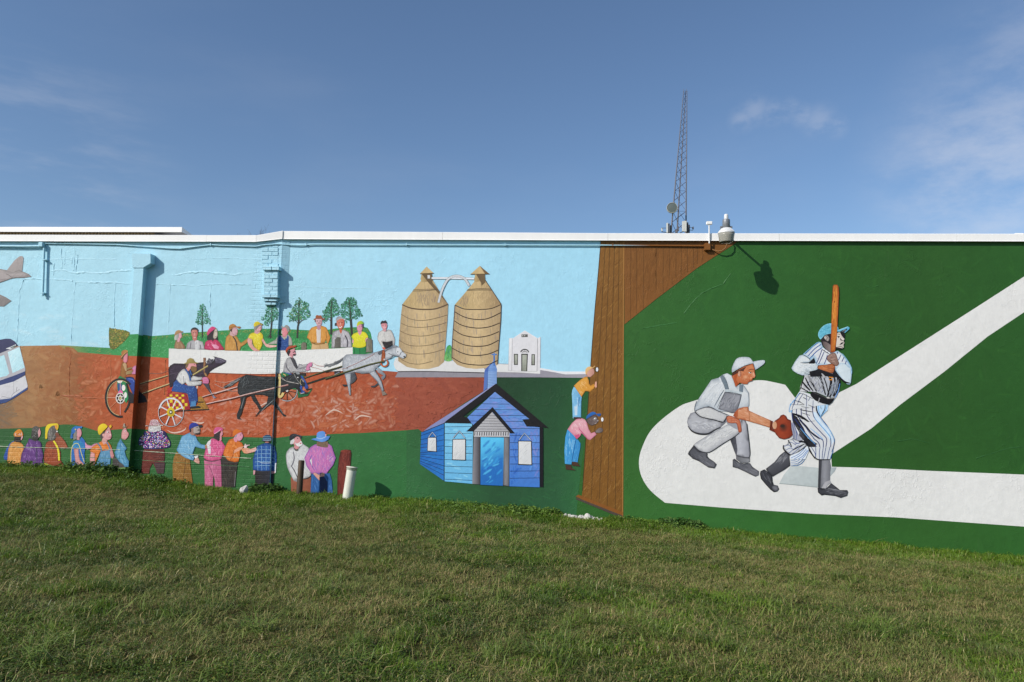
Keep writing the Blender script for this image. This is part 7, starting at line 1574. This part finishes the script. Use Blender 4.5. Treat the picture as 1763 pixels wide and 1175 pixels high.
# bigger tufts that stand out in the lawn
tp = []
for (x_, y_) in ((735, 1035), (1030, 1080), (640, 1120), (180, 1020), (100, 1130), (255, 1060), (420, 1085), (820, 1130), (1250, 1120), (1500, 1090), (1620, 1020), (60, 960), (330, 980), (900, 1010), (1400, 1010), (1700, 1130)):
    d_ = ray(x_, y_); t = 1.0
    for t in np.arange(3, 16, .02):
        p = EYE + d_ * t; w_ = p - WP
        if p.z < zg(w_.dot(U), w_.dot(N)): break
    uu, oo = (p - WP).dot(U), (p - WP).dot(N)
    for _ in range(random.choice([3, 4, 6, 9])): tp.append((uu + random.gauss(0, .16), oo + random.gauss(0, .12)))
tp = np.array(tp)
P = np.array(WP)[None] + tp[:, :1] * UA + tp[:, 1:] * NA; P[:, 2] += zg(tp[:, 0], tp[:, 1])
scatter('grass_tufts', P, [random.choice(IDX['tuft']) for _ in tp], np.stack([r_.normal(0, .3, len(tp)), r_.normal(0, .3, len(tp)), r_.uniform(0, 6.28, len(tp))], 1), r_.uniform(.7, 1.35, len(tp)), 'coarse blue green grass tufts standing out of the lawn', 'grass')
# weeds along the foot of the wall
wp_, wi, ws = [], [], []
def weedrow(x0, x1, n, spread, kinds, s0, s1):
    for _ in range(n):
        x_ = random.uniform(x0, x1)
        of = OFF_L if x_ < 474 else 0
        uu = uz(x_, np.interp(x_, [p[0] for p in base_px], [p[1] for p in base_px]), of)[0]
        oo = of + .05 + abs(random.gauss(0, spread))
        if 955 < x_ < 1046 and oo < .8 or abs(x_ - 421) < 17: continue
        wp_.append((uu, oo)); wi.append(random.choice(IDX[random.choice(kinds)])); ws.append(random.uniform(s0, s1))
weedrow(-120, 130, 105, .14, ['weed', 'weed', 'low', 'dark'], 0.54, 1.08)
weedrow(130, 235, 90, .22, ['weed', 'low', 'dark'], 0.72, 1.26)
weedrow(235, 330, 69, .16, ['weed', 'low', 'dark'], 0.44, 0.89)
weedrow(330, 420, 39, .16, ['low'], 0.44, 0.75)
weedrow(412, 480, 60, .13, ['dark'], 0.58, 1.12)
weedrow(470, 600, 75, .16, ['low', 'weed'], 0.44, 0.75)
weedrow(600, 960, 315, .34, ['low', 'weed', 'low'], 0.49, 0.94)
weedrow(880, 960, 45, .15, ['weed'], 0.72, 1.12)
weedrow(1020, 1090, 60, .16, ['low', 'weed'], 0.54, 0.94)
weedrow(1090, 1210, 112, .18, ['low', 'weed'], 0.54, 0.94)
weedrow(1140, 1205, 40, .12, ['dark'], 0.66, 1.08)
weedrow(1210, 1500, 39, .07, ['low'], 0.36, 0.56)
weedrow(1500, 1800, 15, .06, ['low'], 0.36, 0.56)
wp_ = np.array(wp_)
P = np.array(WP)[None] + wp_[:, :1] * UA + wp_[:, 1:] * NA; P[:, 2] += zg(wp_[:, 0], wp_[:, 1]) - .01
scatter('weeds', P, wi, np.stack([r_.normal(0, .15, len(wp_)), r_.normal(0, .15, len(wp_)), r_.uniform(0, 6.28, len(wp_))], 1), ws, 'dark leafy weeds creeping along the foot of the painted wall', 'weeds')

# ------------------------------------------------------------------ posts and stones by the wall
def gpos(x_, y_, out):
    uu = uz(x_, y_, out)[0]
    return uu, float(zg(uu, out))
uu, z_ = gpos(515, 851, .29)
e_ = empty('steel_post', wl(uu, .29, z_), -YAW); tag(e_, 'short dark brown steel post in front of the white bearded figure', 'post')
ht = uz(518, 793, .29)[1] - z_; r0 = .0535
m = MB(); m.lathe([(r0, -.12), (r0, ht - .012), (r0 - .006, ht), (r0 - .012, ht), (r0 - .012, ht - .05)], 24, (0, 0, 0), False); o = m.build('tube', M_RUST, e_); o.rotation_euler = (0, math.radians(1.2), 0)
m = MB(); m.lathe([(r0 - .0125, ht - .03), (.001, ht - .028)], 24, cap=False); o = m.build('plug', M_RUST, e_); o.rotation_euler = (0, math.radians(1.2), 0)
uu, z_ = gpos(597, 866, .40)
e_ = empty('plastic_pipe', wl(uu, .40, z_), -YAW); tag(e_, 'leaning off-white plastic pipe standing up near the wall', 'pipe')
tu, tz = uz(606.5, 804, .40); ht = tz - z_; lean = math.atan2(tu - uu, ht); r0 = .088
m = MB(); m.lathe([(r0, -.15), (r0, ht - .045)], 32); o = m.build('tube', M_PVC, e_); o.rotation_euler = (0, lean, 0)
m = MB(); m.lathe([(r0 + .001, ht - .05), (r0 + .007, ht - .048), (r0 + .007, ht - .008), (r0 + .014, ht - .006), (r0 + .014, ht + .002), (.02, ht + .006)], 32); o = m.build('cap', M_PVC, e_); o.rotation_euler = (0, lean, 0)
def rockmesh(s, seed):
    rr = random.Random(seed)
    bm = bmesh.new(); bmesh.ops.create_icosphere(bm, subdivisions=2, radius=1)
    ax = Vector((rr.gauss(0, 1), rr.gauss(0, 1), rr.gauss(0, 1)))
    pl_ = [(Vector((rr.gauss(0, 1), rr.gauss(0, 1), rr.gauss(0, 1))).normalized(), rr.uniform(.5, .85)) for _ in range(7)]
    for v in bm.verts:
        for n_, d_ in pl_:
            k_ = v.co.dot(n_)
            if k_ > d_: v.co -= n_ * (k_ - d_)
        v.co *= 1 + rr.uniform(-.07, .07)
        v.co = Vector((v.co.x * s[0], v.co.y * s[1], v.co.z * s[2]))
    bm.verts.index_update(); m = MB(); m.add([v.co[:] for v in bm.verts], [[v.index for v in f.verts] for f in bm.faces]); bm.free()
    return m
def rock(x_, y_, out, s, seed, label, group=None, up_=.4):
    uu, z_ = gpos(x_, y_, out)
    o = rockmesh(s, seed).build('rock', M_ROCK, None, wl(uu, out, z_ + s[2] * up_), random.uniform(0, 6))
    tag(o, label, 'rock', group)
rock(420.5, 846, .46, (.09, .075, .10), 3, 'lone white rock in the grass below the man in orange', None, .9)
for i, (x_, y_, o_, sx, sz) in enumerate(sorted(((973, 878, .10, .05, .045), (980, 879, .09, .055, .04), (987, 880, .12, .045, .035), (992, 881, .08, .06, .04), (999, 881, .12, .05, .04), (1004, 882, .08, .055, .045), (1011, 885, .14, .065, .06), (1018, 886, .09, .05, .04), (1023, 888, .14, .04, .035), (1027, 888, .08, .05, .035), (1036, 891, .12, .045, .03), (1031, 889, .18, .035, .03), (966, 879, .16, .035, .03)))):
    rock(x_, y_, o_ + .04, (sx * 1.15, sx * .9, sz * 1.15), 20 + i, ['leftmost', 'second', 'third', 'fourth', 'fifth', 'sixth', 'seventh', 'eighth', 'ninth', 'tenth', 'eleventh', 'twelfth', 'rightmost'][i] + ' white rock counted along the rubble row under the painted plank fence', 'white rubble by the wall', .6)
mg = MB()
for _ in range(900):
    x_ = random.uniform(955, 1040); o_ = .10 + abs(random.gauss(0, .24)); uu, z_ = gpos(x_, 884, o_); s = random.uniform(.006, .018); p = wl(uu, o_, z_ + .012)
    t = random.uniform(0, 6.28); pts = [(p.x + s * math.cos(t + i * 1.57) * random.uniform(.7, 1.3), p.y + s * math.sin(t + i * 1.57), p.z - .01) for i in range(4)] + [(p.x, p.y, p.z + s * .8)]
    mg.add(pts, [(0, 1, 4), (1, 2, 4), (2, 3, 4), (3, 0, 4)])
tag(mg.build('gravel', M_GRAV), 'tan gravel and dead leaves around the white rubble', 'gravel', kind='stuff')

# ------------------------------------------------------------------ radio tower and bare tree behind the building
TD = 92.0
def at(x_, y_, dist):
    d_ = ray(x_, y_); return EYE + d_ * (dist / d_.y)
tb = at(1169, 405, TD); tb.z = 0.0
tw = empty('radio_tower', tb); tag(tw, 'tapering lattice radio tower with dish and panel antennas behind the roof', 'tower')
def legpt(k, y_):
    xs_ = {0: (1176.6, 1158.0), 1: (1182.9, 1181.2), 2: (1180.4, 1167.5)}[k]
    x_ = xs_[0] + (xs_[1] - xs_[0]) * (y_ - 160) / 210
    return at(x_, y_, TD + (1.6 * max((y_ - 120) / 290, .1) if k == 2 else 0)) - tb
ys_ = [157, 165, 173, 182, 191, 200, 209, 218, 228, 238, 248, 259, 271, 284, 298, 313, 329, 346, 364, 383, 403, 424, 446, 470, 496, 524, 554, 586, 620, 656, 694, 734]
ys_ = [y_ for y_ in ys_ if legpt(0, y_).z > -.2]
for k in range(3):
    m = MB(); m.tube([legpt(k, y_) for y_ in ys_], [.032 + .00026 * (y_ - 157) for y_ in ys_], 6); m.build('leg', M_STEEL, tw)
for i in range(len(ys_) - 1):
    for a_, b_ in ((0, 1), (1, 2), (2, 0)):
        r = .015 + .00006 * (ys_[i] - 157)
        m = MB(); m.bar(legpt(a_, ys_[i + 1]), legpt(b_, ys_[i]), r * (1.5 if (a_, b_) == (0, 1) else 1), n=5, cap=False); m.build('brace', M_STEELB, tw)
        if i % 2 == 0: m = MB(); m.bar(legpt(a_, ys_[i]), legpt(b_, ys_[i]), r * .8, n=5, cap=False); m.build('brace', M_STEELB, tw)
for dx_ in (-.5, .35):
    m = MB(); p = at(1180 + dx_ * 6, 158, TD) - tb; m.bar(p, p + Vector((0, 0, .35)), .02, n=5); m.build('lightning_rod', M_STEEL, tw)
dc = at(1157.2, 358, TD - 1.0) - tb; dax = Vector((-.16, -1, -.03)).normalized()
R_ = .66
def disc(prof, name, mat, par):
    m = MB(); m.lathe(prof, 36); q_ = Vector((0, 0, 1)).rotation_difference(dax)
    m.v = [tuple(q_ @ Vector(v) + dc) for v in m.v]; return m.build(name, mat, par)
dish = disc([(R_ * .5, -.42), (R_ * .95, -.3), (R_, -.22), (R_, .06), (R_ * .93, .075), (R_ * .92, .02)], 'dish', M_RIM, tw)
disc([(R_ * .925, .022), (R_ * .6, .05), (.01, .06)], 'dish_cover', M_DISH, dish)
m = MB(); m.bar(dc - dax * .3, legpt(0, 362), .05); m.build('dish_bracket', M_STEEL, tw)
def panel(x0, x1, y0, y1, dist, mat, dp=.18):
    a_ = at(x0, y1, dist) - tb; c_ = at(x1, y0, dist) - tb
    m = MB(); m.box((a_.x, a_.y, a_.z), (c_.x, a_.y + dp, c_.z), .02); m.build('panel_antenna', mat, tw)
for a_ in ((1174.8, 1178.2, 381, 398.5, TD - 1.2, M_PANEL), (1178.6, 1182.2, 380.5, 399, TD - 1.25, M_PANEL), (1182.8, 1185.2, 383, 403, TD - .9, M_DARK), (1185.6, 1187.8, 387, 401, TD - .5, M_STEEL), (1147.8, 1150.4, 384, 401, TD - .9, M_PANEL), (1150.9, 1153.2, 385, 402, TD - .8, M_STEEL), (1153.8, 1156, 388, 402, TD - .5, M_DARK), (1138.8, 1141, 392.5, 398, TD - .6, M_PANEL), (1167.2, 1169, 390, 398, TD - .9, M_STEEL), (1162.8, 1164.8, 395, 401, TD - .9, M_STEEL), (1192.4, 1194.6, 390.5, 395, TD - .4, M_STEEL)): panel(*a_)
for x0, y0, x1, y1, r in ((1139, 399.5, 1152, 401, .05), (1139, 393, 1148, 393, .03), (1150, 400.5, 1166, 403, .05), (1170, 402, 1176, 399, .05), (1184, 396, 1193, 397, .03), (1186, 391, 1193, 393, .03)):
    m = MB(); m.bar(at(x0, y0, TD - .7) - tb, at(x1, y1, TD - .5) - tb, r, n=6); m.build('mount_arm', M_STEEL, tw)

tb2 = at(428, 420, 46); tb2.z = 0
tr = empty('bare_tree', tb2); tag(tr, 'bare twiggy treetop just showing above the left coping', 'tree')
top_z = at(420, 389, 46).z
mt, mc = MB(), MB()
mt.tube([(0, 0, -.3), (.05, 0, top_z * .4), (-.05, .05, top_z * .75)], [.16, .12, .07], 8); mt.build('trunk', M_BARK, tr)
rr = random.Random(4)
def twig(p, d_, L, r, dep):
    q_ = p + d_ * L
    mc.bar(p, q_, r, r * .6, 4, False)
    if dep == 0: return
    for _ in range(3):
        nd = (d_ + Vector((rr.gauss(0, .45), rr.gauss(0, .45), rr.gauss(.1, .3)))).normalized()
        twig(p + d_ * L * rr.uniform(.5, 1), nd, L * rr.uniform(.55, .8), r * .6, dep - 1)
for i in range(8):
    t = i * .8
    twig(Vector((-.05, .05, top_z * (.55 + .03 * i))), Vector((math.cos(t) * .55, math.sin(t) * .55, .75)).normalized(), top_z * .10, .028, 4)
zmx = max(v[2] for v in mc.v); k_ = (top_z) / zmx
mc.v = [(v[0] * .9, v[1] * .9, v[2] * (1 if v[2] < top_z * .5 else k_)) for v in mc.v]
mc.build('crown', M_BARK, tr)
